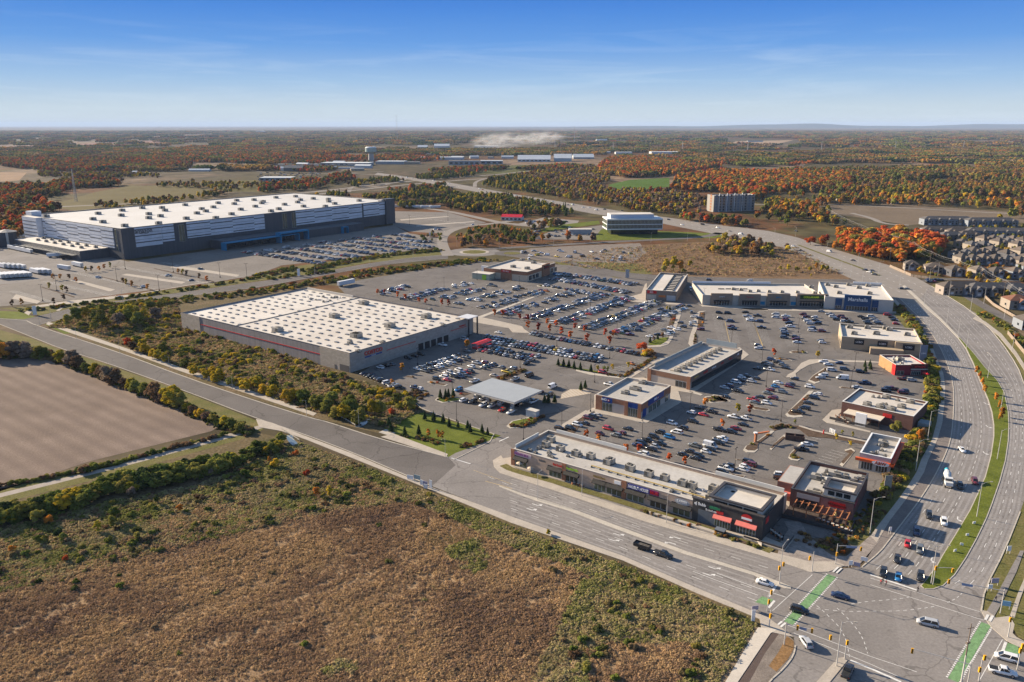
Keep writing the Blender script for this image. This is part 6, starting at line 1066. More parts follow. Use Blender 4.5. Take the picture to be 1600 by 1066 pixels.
for q in ((1449, 976.5, math.radians(155), 'minivan', 's', 'silver minivan crossing the middle of the junction'), (1313, 934, math.radians(-27), 'sedan', 'b', 'dark blue sedan entering the junction from the boulevard'), (1249, 956.5, math.radians(-27), 'suv', 'k', 'black SUV on the green bike crossing'),
          (1195, 913.5, math.radians(-30), 'sedan', 'w', 'white sedan waiting at the stop bar by the median nose'), (1259, 1007, math.radians(95), 'suv', 's', 'silver SUV turning at the brown paved corner'), (1324, 1053, math.radians(55), 'pickup', 'k', 'black vehicle waiting beside the concrete traffic island'),
          (1380, 898, SB, 'suv', 'k', 'black SUV first at the stop line, kerb side'), (1403.5, 905, SB, 'hatchback', 't', 'bright blue hatchback at the stop line'), (1438, 904, SB, 'suv', 'k', 'black SUV at the stop line beside the grass median'), (1402, 876, SB, 'sedan', 'k', 'black car second in the queue behind the blue hatchback'), (1437, 862, SB, 'suv', 'g', 'dark grey SUV third in the queue by the median'),
          (1418, 853, SB, 'hatchback', 'r', 'red hatchback in the building shadow of the queue'), (1432, 834, SB + .08, 'suv', 'b', 'navy car behind the red hatchback'), (1451.5, 808, SB + .1, 'suv', 'k', 'black SUV rolling up to the queue'), (1474.5, 818.5, SB + .08, 'suv', 'w', 'white SUV rolling up beside the grass median'),
          (1500, 762, SB + .14, 'suv', 'k', 'black car beside the cement truck'), (1523, 755, SB + .14, 'suv', 'm', 'dark maroon car near the median kerb'), (1503, 705, SB + .3, 'sedan', 'w', 'white car alone upstream of the cement truck'),
          (1572.5, 1031, math.radians(150), 'minivan', 'w', 'white minivan waiting beside the green bike box'), (1566, 1053, math.radians(-24), 'pickup', 'w', 'white pickup with black bed at the frame edge'), (1036, 869.5, RD, 'pickup', 'k', 'black pickup towing a dump trailer on the boulevard'),
          (1408, 452, math.radians(178), 'sedan', 'k', 'dark car at the upper drive junction'), (1416, 452.5, math.radians(178), 'sedan', 'g', 'grey car just behind the dark one at the upper junction'), (1296, 394.5, math.radians(-52), 'van', 'w', 'white van on the drive beside the red grove'), (1363, 424, math.radians(-55), 'sedan', 'k', 'dark car on the drive near the far fence'), (1333, 408, math.radians(-55), 'sedan', 'k', 'dark car on the drive below the red grove'),
          (1351, 423, math.radians(125), 'suv', 'k', 'black SUV queueing in the upper turning lane'), (1358, 426, math.radians(125), 'hatchback', 'w', 'white hatchback queueing in the upper turning lane'), (1366, 430, math.radians(125), 'sedan', 'k', 'last black car queueing in the upper turning lane')): mv(*q)
for i, (x, y, c) in enumerate(((1244, 362, 'k'), (1240, 386, 'w'), (1158, 367, 'w'), (1140, 362, 'e'), (1122, 357, 'w'), (1098, 352, 'k'), (1066, 352, 'w'), (1045, 344, 'k'), (1000, 339, 'w'), (972, 330, 'k'), (945, 328, 'k'), (932, 329, 'w'), (921, 325, 'w'), (911, 325, 'w'), (895, 321, 'w'), (888, 321, 'k'), (864, 316, 'w'), (852, 315, 'w'), (833, 309, 'k'), (806, 306, 'w'), (790, 304, 'w'), (776, 301, 'e'), (754, 297, 'o'), (750, 296, 'w'), (702, 288, 'w'), (690, 285, 'w'), (678, 283, 'w'), (664, 281, 'w'), (645, 279, 'w'), (636, 278, 'w'), (627, 277, 'w'), (1180, 380, 'k'))):
    X, Y = P(x, y); o = car(X, Y, math.radians(-38) if y < 345 else math.radians(-48), ['sedan', 'suv', 'van'][i % 3], c, 0); later(o, f'{PAINTC[c][0]} vehicle', 'on the drive toward the interchange', 'car', CARG)
X, Y = P(1004, 858); tr = empty('dump_trailer', (X, Y, .05), RD); DK = mat('black_steel', (.02, .02, .022), .5, .1, 1)
b = MB()
for q in ((-2.6, 2.4, -1.05, -.97, .75, 1.75), (-2.6, 2.4, .97, 1.05, .75, 1.75), (2.32, 2.4, -.97, .97, .75, 1.75), (-2.6, -2.52, -.97, .97, .75, 1.75), (-2.6, 2.4, -.97, .97, .68, .75)): b.box(*q)
b.build('box', DK, tr); b = MB(); b.tube((2.4, 0, .65), (4.1, 0, .55), .07); b.build('drawbar', DK, tr); put('load', MB().box(-2.4, 2.2, -.9, .9, .76, 1.3).mesh('load', mat('grey_rubble_load', (.12, .11, .1), .9, .4, 1.2)), tr)
for x in (-.7, .35):
    for y in (-1.0, 1.0): put('wheel', car_parts('pickup', 'k')[2], tr, (x, y, .4))
tag(tr, 'black dump trailer towed behind the black pickup', 'trailer')
X, Y = P(1480, 757); ct = empty('cement_truck', (X, Y, .05), SB + .12); WT = mat('truck_white', (.62, .62, .6), .4, .05, 1, coat=.3)
b = MB(); b.box(2.2, 3.9, -1.15, 1.15, 1.0, 2.2); b.build('bonnet', WT, ct); b = MB(); b.box(.6, 2.2, -1.2, 1.2, 1.0, 3.1); cb_ = b.build('cab', WT, ct); b = MB(); b.box(2.19, 2.24, -1.0, 1.0, 2.2, 2.95); b.box(.9, 1.9, -1.23, 1.23, 2.1, 2.8); b.build('windscreen', CG, cb_)
b = MB(); b.tube((-4.2, 0, 3.3), (-2.6, 0, 2.9), .7, 1.25, 14); b.tube((-2.6, 0, 2.9), (-.8, 0, 2.5), 1.25, 1.1, 14); b.tube((-.8, 0, 2.5), (.4, 0, 2.25), 1.1, .5, 14); b.build('mixer_drum', mat('pale_drum', (.5, .52, .52), .5, .1, .8), ct); b = MB(); b.tube((-4.9, 0, 3.5), (-4.0, 0, 3.5), .75, .4, 10); b.build('hopper', mat('teal_hopper', (.03, .3, .38), .5, .1, 1), ct); b = MB(); b.box(-4.6, 3.7, -.5, .5, .75, 1.0); b.build('chassis', DK, ct)
for x in (3.0, -1.4, -2.7, -3.9):
    for y in (-1.05, 1.05): o = put('wheel', car_parts('pickup', 'k')[2], ct, (x, y, .5)); o.scale = (1.2, 1.6, 1.2)
tag(ct, 'white cement mixer truck with teal hopper on the curved drive', 'cement truck')
PL = [
 ((1120, 500), 'in the lot before the plaza anchor store', 0, [(345, 8, 'w'), (435, 18, 'b'), (145, 18, 'b'), (150, 70, 'm'), (160, 98, 'k'), (465, 85, 'k'), (720, 8, 'm'), (750, 38, 'b'), (770, 75, 'w'), (690, 105, 'g'), (700, 125, 's'), (710, 155, 'k'), (700, 187, 'g'), (820, 185, 'k'), (825, 208, 'm'), (835, 237, 'w'), (940, 15, 'w'), (965, 45, 'b'), (1030, 8, 'k'), (1060, 42, 'k'), (990, 95, 'k'), (1000, 118, 'w'), (1100, 122, 'm'), (1080, 222, 'g'), (1100, 242, 'w'), (75, 260, 's'), (430, 272, 'k'), (435, 300, 'w')]),
 ((1120, 500), 'in the shaded lot beside the brick shop row', 1, [(565, 420, 'b'), (510, 450, 'k'), (540, 475, 'g'), (640, 450, 'k'), (680, 470, 'g'), (715, 505, 'k'), (420, 512, 'k'), (545, 525, 'w'), (260, 602, 'w'), (320, 590, 'k'), (200, 655, 'w'), (245, 632, 'k'), (365, 648, 's'), (405, 615, 'k'), (80, 712, 's'), (120, 695, 'b'), (220, 750, 'k'), (100, 810, 'k')]),
 ((1120, 500), 'in the central plaza rows', 1, [(640, 660, 'w'), (610, 700, 't'), (755, 700, 'm'), (765, 675, 'k'), (555, 735, 'm'), (530, 770, 'g'), (685, 760, 'g'), (450, 810, 'k'), (585, 822, 'm'), (395, 865, 'g'), (520, 875, 'w'), (380, 838, 'r'), (810, 620, 'k'), (970, 705, 'w')]),
 ((1120, 500), 'along the curved planted island', 1, [(1050, 780, 'w'), (1015, 820, 'k'), (955, 873, 'k'), (915, 928, 'k'), (850, 968, 'k')]),
 ((1120, 500), 'in the lot before the brown restaurant', 0, [(1110, 443, 'w'), (1160, 468, 'w'), (1195, 528, 'w'), (1110, 583, 'w'), (1080, 608, 's'), (1275, 455, 'b'), (1325, 518, 'g'), (1490, 545, 'k'), (1305, 615, 'W'), (1460, 708, 's'), (1525, 665, 'b'), (1555, 660, 'k')]),
 ((1120, 500), 'beside the two small kerbside trees', 1, [(180, 1022, 'w'), (300, 1038, 'w')]),
 ((1120, 660), 'in the eastern rows behind the roadside shops', 1, [(275, 33, 'k'), (200, 72, 'r'), (155, 110, 'k'), (25, 85, 'k'), (60, 172, 'w'), (35, 195, 'w'), (20, 225, 'k'), (335, 428, 'k'), (345, 450, 'm'), (295, 475, 'w'), (275, 503, 'w'), (95, 495, 'w'), (120, 467, 'k'), (55, 530, 'k')]),
 ((1120, 660), 'in the small lot near the burger restaurant', 0, [(940, 240, 'w'), (880, 290, 'k')]),
 ((1120, 660), 'behind the pergola restaurant', 0, [(655, 590, 'k'), (665, 560, 'w')]),
 ((960, 680), 'in the rows behind the roadside shops', 1, [(410, 27, 'k'), (575, 32, 't'), (350, 68, 'k'), (240, 115, 'b'), (280, 95, 'k'), (470, 100, 'k'), (430, 128, 's'), (385, 155, 'k'), (300, 205, 'w'), (840, 122, 'g'), (1000, 122, 'V'), (1075, 88, 'k'), (1000, 158, 'k'), (955, 183, 'w'), (780, 178, 'k'), (715, 213, 'k'), (875, 228, 'k'), (840, 252, 'k')]),
 ((900, 520), 'in the lot before the bank', 1, [(1200, 838, 'w'), (1330, 862, 'r'), (1290, 790, 'k'), (1410, 832, 'k'), (1000, 953, 'w'), (1110, 1003, 'k'), (1220, 933, 'k'), (1050, 1045, 'w'), (870, 1045, 'k'), (540, 1008, 'k'), (335, 1008, 'r'), (250, 1060, 'm')]),
 ((780, 640), 'at the edge of the lot by the service lane', 1, [(1020, 68, 's'), (925, 98, 'm'), (985, 88, 'k'), (815, 168, 'w'), (888, 152, 'k'), (740, 205, 'k'), (1275, 255, 'm'), (1215, 278, 'g')]),
 ((780, 640), 'by the hedge of the service lane', 0, [(622, 200, 'k')]),
 ((1160, 400), 'in the rows before the dollar store', 0, [(30, 590, 'k'), (50, 632, 's'), (75, 662, 'w'), (155, 627, 'k'), (180, 687, 'b'), (345, 610, 'w'), (345, 642, 'w'), (450, 632, 'w'), (455, 668, 'm'), (480, 705, 'k'), (500, 742, 'w'), (820, 580, 's')]),
 ((1160, 400), 'in the rows before the tall blue sign', 0, [(630, 613, 'm'), (665, 635, 'm'), (650, 660, 'k'), (680, 685, 'w'), (705, 712, 's'), (750, 640, 'w'), (760, 672, 'k'), (780, 707, 'k'), (720, 757, 'k'), (725, 782, 'w'), (830, 787, 'm'), (910, 612, 's'), (940, 637, 'w'), (980, 667, 'k'), (1020, 635, 'm'), (1060, 657, 'm'), (1060, 685, 'w'), (1110, 692, 'k'), (1235, 637, 'k'), (1275, 660, 'k'), (1290, 687, 'g'), (1310, 707, 'k'), (1340, 635, 'w'), (1375, 665, 's'), (1400, 688, 's'), (1420, 708, 'k'), (1510, 617, 'r'), (1555, 645, 'k'), (1580, 672, 'k'), (1600, 710, 'r')]),
 ((960, 420), 'west of the lot before the shop row', 0, [(1090, 463, 'k'), (1180, 467, 'k'), (1100, 522, 'k'), (1200, 552, 'b'), (900, 637, 'm')]),
 ((960, 420), 'on the drive between the two car parks', 2, [(740, 142, 'b'), (800, 457, 'g'), (790, 587, 's')]), ((960, 420), 'between the two northern shops', 2, [(795, 222, 'V')]), ((960, 420), 'on the road behind the shop row', 0, [(985, 122, 'k'), (1410, 127, 'w')]),
 ((960, 420), 'near the grass wedge', 0, [(480, 427, 'g'), (550, 478, 'k'), (60, 387, 'k'), (450, 690, 'k'), (250, 645, 'g'), (130, 650, 'k'), (160, 690, 'm')]),
 ((640, 540), 'in the middle of the warehouse front lot', 1, [(360, 335, 'w'), (395, 365, 'r'), (280, 355, 'k'), (520, 330, 'b'), (590, 320, 'g'), (1010, 280, 'y'), (960, 232, 'g'), (1080, 245, 'g'), (700, 190, 's'), (780, 185, 'm'), (880, 320, 'e')]),
 ((640, 540), 'queueing at the fuel canopy', 3, [(565, 578, 'w'), (660, 593, 'k'), (770, 558, 's'), (765, 628, 'w'), (855, 638, 's'), (960, 678, 'r'), (1050, 702, 'w'), (950, 608, 'w'), (1090, 628, 'k'), (1200, 578, 's'), (1290, 592, 'w'), (1150, 622, 'k'), (1360, 492, 'm'), (1455, 522, 'k'), (720, 540, 'g'), (680, 378, 'w')]),
 ((640, 540), 'behind the fuel canopy', 3, [(1490, 437, 'V'), (1250, 320, 'K'), (1100, 358, 's'), (510, 467, 't'), (1215, 192, 'k')]),
 ((640, 540), 'at the warehouse lot gateway', 1, [(55, 447, 'b'), (105, 457, 'w')]),
 ((540, 420), 'beside the warehouse front wall', 1, [(360, 1035, 'w'), (420, 1015, 'k'), (480, 1000, 'g'), (650, 935, 'k'), (720, 912, 'k'), (790, 897, 'k'), (1240, 735, 'w'), (1010, 800, 'w'), (1265, 862, 'g'), (1590, 670, 'w')]),
 ((900, 520), 'leaving by the service lane', 1, [(350, 548, 'w')]), ((1360, 500), 'in front of the red restaurant', 0, [(340, 622, 'm'), (430, 635, 's'), (225, 725, 'm'), (165, 722, 'k'), (160, 745, 'k'), (345, 750, 'k'), (340, 765, 'm')]),
]
KINDS_ = ['sedan', 'suv', 'hatchback', 'suv', 'sedan', 'minivan', 'pickup', 'suv']
HD = {0: math.radians(-14), 1: math.radians(-36.7), 2: math.radians(83), 3: math.radians(52)}
ALL = []
for org, where, hd, pts in PL:
    for i, (x, y, c) in enumerate(pts):
        px, py = org[0] + x / 6.6625, org[1] + y / 6.6625 + .6; X, Y = P(px, py); k = KINDS_[(int(x) * 7 + int(y) * 3) % 8]
        if c in 'VWK': k = 'van'; c = {'V': 'w', 'W': 'w', 'K': 'k'}[c]
        ALL.append((X, Y, HD[hd] + (math.pi if (int(x) % 3 == 0) else 0) + rng.normal() * .02, k, c, where))
PW = ['w'] * 17 + ['s'] * 11 + ['g'] * 22 + ['k'] * 34 + ['b'] * 7 + ['r'] * 5 + ['m'] * 3 + ['t'] * 2 + ['e'] * 2 + ['y', 'o', 'n']
def nearcar(X, Y): return any((X - a[0]) ** 2 + (Y - a[1]) ** 2 < 7 for a in MAN)
MAN = [a for a in ALL]
for (q, h, where) in SLOTS:
    if 'far lot' not in where and nearcar(*q): continue
    ALL.append((q[0] + rng.normal() * .1, q[1] + rng.normal() * .25, h + rng.normal() * .02, KINDS_[rng.integers(8)], PW[rng.integers(len(PW))], where))
for i in range(14): # houses' drives
    x, y = C1(600 + (i % 5) * 35, 790 + (i // 5) * 18); X, Y = P(x, y); ALL.append((X, Y, .4, KINDS_[rng.integers(8)], PW[rng.integers(len(PW))], 'at the terrace end beside the drive')) if i < 8 else None
for i in range(26):
    px = (812 + rng.random() * 175, 391 + rng.random() * 17); X, Y = P(*px); ALL.append((X, Y, rng.uniform(0, 3), ['van', 'pickup', 'suv'][i % 3], 'wwwskgwy'[i % 8], 'on the building site'))
for i in range(40):
    px = (830 + rng.random() * 100, 356 + rng.random() * 14); X, Y = P(*px); ALL.append((X, Y, G1, 'sedan', PW[rng.integers(len(PW))], 'office'))
for i in range(34):
    px = (815 + rng.random() * 70, 346 + rng.random() * 5); X, Y = P(*px); ALL.append((X, Y, .3, 'suv', PW[rng.integers(len(PW))], 'yard'))
for i in range(130):
    px = (402 + rng.random() * 100, 270 + rng.random() * 12); X, Y = P(*px); ALL.append((X, Y, .3, 'suv', PW[rng.integers(len(PW))], 'dealer'))
ALL.sort(key=lambda a: a[0] ** 2 + a[1] ** 2)
NIND = 268; rest = MB()
RMAT = [paint(c) for c in PAINTC] + [CG, TYRE]; RIDX = {c: i for i, c in enumerate(PAINTC)}
for i, (X, Y, h, k, c, where) in enumerate(ALL):
    if i < NIND:
        o = car(X, Y, h, k, c, 2 if i < 120 else 1); later(o, f'{PAINTC[c][0]} {"SUV" if k == "suv" else k}', where, {'suv': 'SUV', 'van': 'van', 'pickup': 'pickup truck', 'minivan': 'minivan'}.get(k, 'car'), CARG)
    else:
        M = Matrix.Translation((X, Y, .05)) @ Matrix.Rotation(h, 4, 'Z'); S_ = SHAPE[k]
        body, glass = car_parts(k, c)[:2]
        for me, mi in ((body, RIDX[c]), (glass, len(PAINTC))):
            n = len(rest.v); rest.v += [tuple(M @ v.co) for v in me.vertices]
            for p in me.polygons: rest.f.append(tuple(n + j for j in p.vertices)); rest.mi.append(mi)
        for x in S_['wb']:
            rest.cur = len(PAINTC) + 1; rest.box(x - .3, x + .3, -S_['W'] - .01, S_['W'] + .01, .0, .55, M)
o = rest.build('distant_parked_traffic', RMAT); o['kind'] = 'stuff'
TW = mat('trailer_white', (.62, .63, .64), .5, .05, .5)
def trailer(px, rz, label_where, col=TW):
    X, Y = P(*px); r_ = empty('box_trailer', (X, Y, .03), rz); b = MB(); b.box(-8, 8, -1.3, 1.3, 1.1, 4.1); b.build('box', col, r_); b = MB(); b.box(-7.5, 7.5, -.6, .6, .8, 1.1); b.build('chassis', DK, r_); b = MB()
    for x in (-6, -4.8): b.tube((x, -1.25, .5), (x, 1.25, .5), .5, .5, 8)
    b.build('wheel_axle', TYRE, r_); b = MB(); b.box(8.001, 8.05, -1.2, 1.2, 1.2, 4.0); b.build('door', COPE, r_); later(r_, ('black' if col is DK else 'white') + ' box trailer', label_where, 'trailer', 'box trailers in the yard')
C2 = lambda x, y: (x / 6.6625, 330 + y / 6.6625)
for i in range(5): trailer(C2(20 + i * 50, 590 + i * 3), G2, 'in the long stack of five by the yard edge')
for i in range(7): trailer(C2(-10 + i * 48, 700 - i * 3), G2, 'in the row beside the shrub hedge')
for i in range(3): trailer(C2(370 + i * 55, 650), G2, 'in the trio beyond the hedge')
for i in range(4): trailer(C2(130 + i * 55, 400 + i * 12), G2, 'in the block at the back of the yard')
trailer(C2(670, 612), G2 + .1, 'beside the small lone cab'); trailer(C2(810, 580), G2, 'nearest the dock wing corner'); trailer(C2(590, 480), .25, 'parked along the dock wing'); trailer(C2(730, 500), .25, 'parked along the dock wing', DK)
for i in range(3): trailer(C2(190 + i * 30, 290 - i * 4), G2, 'behind the round tank')
trailer((690, 425) if False else (541, 446), G1, 'behind the warehouse roof corner'); 
for i in range(5): trailer((624 + i * 14, 324.5 + i * .3), .2, 'beyond the empty far lot')
PAL = {
 'red': [(.28, .045, .025), (.46, .10, .03), (.54, .17, .035), (.38, .065, .03)],
 'orange': [(.48, .18, .03), (.52, .26, .04), (.42, .14, .03)],
 'yellow': [(.42, .30, .03), (.30, .25, .03), (.50, .32, .03)],
 'olive': [(.15, .155, .035), (.22, .20, .045), (.28, .23, .055)],
 'green': [(.085, .11, .025), (.135, .155, .032), (.20, .195, .045)],
 'dark': [(.025, .045, .018), (.04, .06, .022), (.055, .075, .026)],
 'brown': [(.13, .08, .045), (.19, .115, .06), (.16, .10, .065)],
 'bare': [(.22, .165, .12), (.27, .20, .15), (.19, .15, .10)],
 'mixed': [(.04, .06, .025), (.09, .095, .03), (.15, .14, .04), (.28, .20, .05), (.36, .17, .04), (.17, .13, .05), (.08, .09, .035), (.26, .09, .03), (.12, .12, .04)],
 'autumn': [(.12, .11, .035), (.32, .16, .035), (.42, .22, .04), (.26, .09, .025), (.38, .11, .025), (.17, .14, .04)],
 'scrub': [(.07, .08, .025), (.12, .115, .035), (.19, .145, .06), (.22, .15, .08), (.26, .18, .10)],
 'weed': [(.17, .11, .08), (.32, .20, .105), (.23, .15, .10), (.46, .31, .155), (.34, .215, .115), (.22, .17, .08)],
 'greenweed': [(.14, .15, .045), (.22, .215, .06), (.30, .26, .11), (.36, .27, .15), (.26, .22, .09)],
}
LM = {k: leafmat('foliage_' + k, v, {'mixed': .004, 'autumn': .006, 'scrub': .03, 'weed': .032, 'greenweed': .05}.get(k, 0.0), {'mixed': .55, 'weed': .4, 'greenweed': .6}.get(k, 1.0), .35) for k, v in PAL.items()}
BARK = mat('tree_bark', (.10, .075, .055), .95, .2, 1.0)
def leaves(cent, rad, n, size, seed, flat=1.0, up=0.35):
    """n leaf-clump quads on the skins of blobs (cent, rad); returns MB"""
    r = np.random.default_rng(seed); mb = MB(); k = len(cent); wgt = np.array(rad) ** 2; wgt = wgt / wgt.sum()
    idx = r.choice(k, n, p=wgt); d = r.normal(size=(n, 3)); d /= np.linalg.norm(d, axis=1)[:, None]; d[:, 2] = np.where(d[:, 2] < -.3, -d[:, 2], d[:, 2])
    C_ = np.array(cent)[idx] + d * (np.array(rad)[idx] * r.uniform(.72, 1.08, n))[:, None] * np.array([1, 1, flat])
    nr = d * 1.0 + r.normal(size=(n, 3)) * .42 + np.array([0, 0, up]); nr /= np.linalg.norm(nr, axis=1)[:, None]
    a = np.cross(nr, r.normal(size=(n, 3))); a /= np.linalg.norm(a, axis=1)[:, None]; b = np.cross(nr, a); s = size * r.uniform(.6, 1.4, n)[:, None]
    q = np.stack([C_ - a * s - b * s * .7, C_ + a * s - b * s * .5, C_ + a * s * .8 + b * s * .8, C_ - a * s * .7 + b * s], axis=1)
    mb.v = [tuple(p) for p in q.reshape(-1, 3)]; mb.f = [(4 * i, 4 * i + 1, 4 * i + 2, 4 * i + 3) for i in range(n)]; mb.mi = [0] * n; return mb
def core(mb, cent, rad, s=.78, flat=1.0):
    for (x, y, z), r in zip(cent, rad):
        k = len(mb.v); r *= s; vs = [(0, 0, 1), (.9, 0, .35), (.28, .86, .35), (-.73, .53, .35), (-.73, -.53, .35), (.28, -.86, .35), (.73, .53, -.4), (-.28, .86, -.4), (-.9, 0, -.4), (-.28, -.86, -.4), (.73, -.53, -.4), (0, 0, -1)]
        mb.v += [(x + a * r, y + b * r, z + c * r * flat) for a, b, c in vs]
        for f in ((0, 1, 2), (0, 2, 3), (0, 3, 4), (0, 4, 5), (0, 5, 1), (1, 6, 2), (2, 7, 3), (3, 8, 4), (4, 9, 5), (5, 10, 1), (2, 6, 7), (3, 7, 8), (4, 8, 9), (5, 9, 10), (1, 10, 6), (6, 11, 7), (7, 11, 8), (8, 11, 9), (9, 11, 10), (10, 11, 6)): mb.f.append(tuple(k + i for i in f)); mb.mi.append(0)
def crownmesh(seed, R=3.2, H=8.0, z0=2.2, nb=9, n=700, size=.36, m=None, name='crown'):
    r = random.Random(seed); cent = [(0, 0, z0 + (H - z0) * .55)]; rad = [R * .62]
    for i in range(nb):
        t = r.random(); a = r.uniform(0, 6.28); zz = z0 + (H - z0) * (.12 + .8 * t); rr = R * (.66 * math.sin(math.pi * (.18 + .72 * t)) + .05) * r.uniform(.75, 1.15); cent.append((math.cos(a) * rr, math.sin(a) * rr, zz)); rad.append(R * r.uniform(.26, .46))
    mb = leaves(cent, rad, n, size, seed); core(mb, cent, [q * .8 for q in rad]); me = mb.mesh(name, m or LM['mixed']); return me
def trunkmesh(seed, H=5.5, r0=.17, dz=0):
    r = random.Random(seed); b = MB(); b.tube((0, 0, -.1), (0, 0, H * .45), r0, r0 * .75, 6); b.tube((0, 0, H * .45), (.1, .05, H), r0 * .75, r0 * .3, 5)
    for i in range(5): a = i * 1.3 + r.random(); b.tube((0, 0, H * (.38 + .08 * i)), (math.cos(a) * H * .25, math.sin(a) * H * .25, H * (.62 + .09 * i)), r0 * .4, r0 * .15, 4)
    return b.mesh('trunk', BARK)
def conmesh(seed, H=5.0, R=1.3, n=420, m=None, size=.2):
    r = np.random.default_rng(seed); mb = MB(); z = H * (1 - np.sqrt(r.uniform(0, 1, n))) * .93 + H * .07; rr = R * (1 - z / H) * r.uniform(.65, 1.1, n) + .04; a = r.uniform(0, 6.28, n)
    for i in range(n):
        c, s = math.cos(a[i]), math.sin(a[i]); x, y = c * rr[i], s * rr[i]; w_ = size * r.uniform(.6, 1.3); L = size * 1.9
        mb.face([(x - s * w_ * .5, y + c * w_ * .5, z[i] + L * .35), (x * .45, y * .45, z[i] + L * .8), (x + s * w_ * .5, y - c * w_ * .5, z[i] + L * .35), (x + c * L * .45, y + s * L * .45, z[i] - L * .35)])
    k = len(mb.v); 
    for i in range(8): t = i * math.pi / 4; mb.v.append((math.cos(t) * R * .62, math.sin(t) * R * .62, H * .1))
    mb.v.append((0, 0, H * .92)); [mb.f.append((k + i, k + (i + 1) % 8, k + 8)) or mb.mi.append(0) for i in range(8)]; return mb.mesh('crown', m or LM['dark'])
TM = {}
def treemesh(pal, v):
    key = (pal, v)
    if key not in TM:
        TM[key] = (crownmesh(100 + v * 17, (3.4, 2.7, 3.9, 3.9, 4.3, 3.5)[v], (9.0, 9.5, 8.4, 8.8, 8.2, 9.4)[v], (2.0, 1.6, 1.8, .3, .2, .2)[v], (11, 9, 13, 15, 16, 13)[v], 1250, .34, LM[pal]), trunkmesh(v))
    return TM[key]
SMALL = {}
def smallmesh(pal, v):
    key = (pal, v)
    if key not in SMALL: SMALL[key] = (crownmesh(300 + v * 7, 1.05, 4.0, .45, 10, 420, .17, LM[pal]), trunkmesh(20 + v, 2.6, .07))
    return SMALL[key]
CON_ = {}
def shrubmesh(pal, v):
    key = ('s', pal, v)
    if key not in SMALL:
        r = random.Random(v * 13 + 5); nb = 7; cent = [(r.uniform(-1.1, 1.1), r.uniform(-1.1, 1.1), r.uniform(.45, 1.3)) for _ in range(nb)]; rad = [r.uniform(.5, .95) for _ in range(nb)]
        mb = leaves(cent, rad, 480, .2, v + 900); core(mb, cent, rad, .8); SMALL[key] = mb.mesh('foliage', LM[pal])
    return SMALL[key]
TG = 'trees around the stores and fields'; SG = 'shrubs around the stores and fields'
CN = {'red': 'red', 'orange': 'orange', 'yellow': 'yellow', 'olive': 'olive green', 'green': 'green', 'dark': 'dark green', 'brown': 'brown', 'bare': 'bare grey', 'mixed': 'autumn', 'autumn': 'orange brown', 'scrub': 'dull olive'}
def tree(px, pal, h=9.0, where='', wide=1.0, xy=None, kind='deciduous_tree', bushy=False):
    X, Y = xy or P(*px); v = rng.integers(3) + (3 if bushy else 0); s = h / 9.2; r_ = empty(kind, (X, Y, 0), rng.uniform(0, 6.28)); c, t = treemesh(pal, int(v)); r_.scale = (s * wide, s * wide, s)
    put('crown', c, r_); put('trunk', t, r_); later(r_, f'{CN[pal]} tree', where, 'tree', TG); return r_
def young(px, pal, h=3.8, where=''):
    X, Y = P(*px); c, t = smallmesh(pal, int(rng.integers(3))); r_ = empty('young_tree', (X, Y, .12), rng.uniform(0, 6.28)); s = h / 3.8; r_.scale = (s * 1.05, s * 1.05, s * 1.1); put('crown', c, r_); put('trunk', t, r_); later(r_, f'young {CN[pal]} tree', where, 'tree', TG)
def conifer(px, h=4.5, where='', pal='dark'):
    X, Y = P(*px); v = int(rng.integers(3)); key = (pal, v)
    if key not in CON_: b = MB(); b.tube((0, 0, 0), (0, 0, 2.5), .09, .05, 5); CON_[key] = (conmesh(40 + v, 5, 1.25, 430, LM[pal], .26), b.mesh('trunk', BARK))
    r_ = empty('conifer_tree', (X, Y, .1), rng.uniform(0, 6.28)); s = h / 5; r_.scale = (s, s, s); put('crown', CON_[key][0], r_); put('trunk', CON_[key][1], r_); later(r_, 'small dark conifer', where, 'conifer', TG)
def shrub(px, pal, s=1.0, where='', xy=None, z=0, sz=None):
    X, Y = xy or P(*px); o = bpy.data.objects.new('shrub', shrubmesh(pal, int(rng.integers(4)))); link(o); o.location = (X, Y, z); o.rotation_euler = (0, 0, rng.uniform(0, 6.28)); o.scale = (s, s, sz or s * .85); later(o, f'{CN[pal]} shrub', where, 'shrub', SG); return o
for x, y in C7([(700, 830), (810, 855), (920, 865), (1050, 893), (1140, 928), (1315, 970), (1545, 992)]): young((x, y + .5), 'red', 5.2, 'in the front line of the warehouse aisle')
for x, y in C7([(350, 695), (435, 700), (610, 735), (695, 742), (900, 785), (990, 805), (1190, 835), (1290, 860), (1505, 905), (1590, 912)]): young((x, y), 'red', 4.6, 'in the rear line of the warehouse aisle')
for x, y in crop(540, 420, [(335, 270), (405, 280), (545, 305), (620, 325), (765, 360), (838, 372), (1000, 385), (1075, 395)]): young((x, y), 'red', 4.6, 'behind the warehouse roof edge')
tree(None, 'red', 5.2, 'at the hedge corner near the bank', 1.5, P(1002, 549)); shrub((1012, 553), 'orange', 2.0, 'at the hedge corner near the bank'); shrub((1017, 556), 'brown', 1.5, 'at the hedge corner near the bank'); shrub((1007, 556), 'yellow', 1.4, 'at the hedge corner near the bank')
for (x, y), p in zip(A_([(590, 380), (1050, 398), (215, 965), (345, 990)]) + D_([(1345, 770)]), ('red', 'yellow', 'yellow', 'red', 'orange')): young((x, y), p, 4.4, 'on a small kerb island of the plaza')
for (x, y), p in zip(E_([(905, 305), (1035, 355), (1320, 445), (1455, 445)]) + crop(960, 680, [(570, 275), (725, 320)]) + [(1128, 668)], ('red', 'orange', 'red', 'red', 'red', 'red', 'red')): young((x, y), p, 3.6, 'behind the roadside shop row')
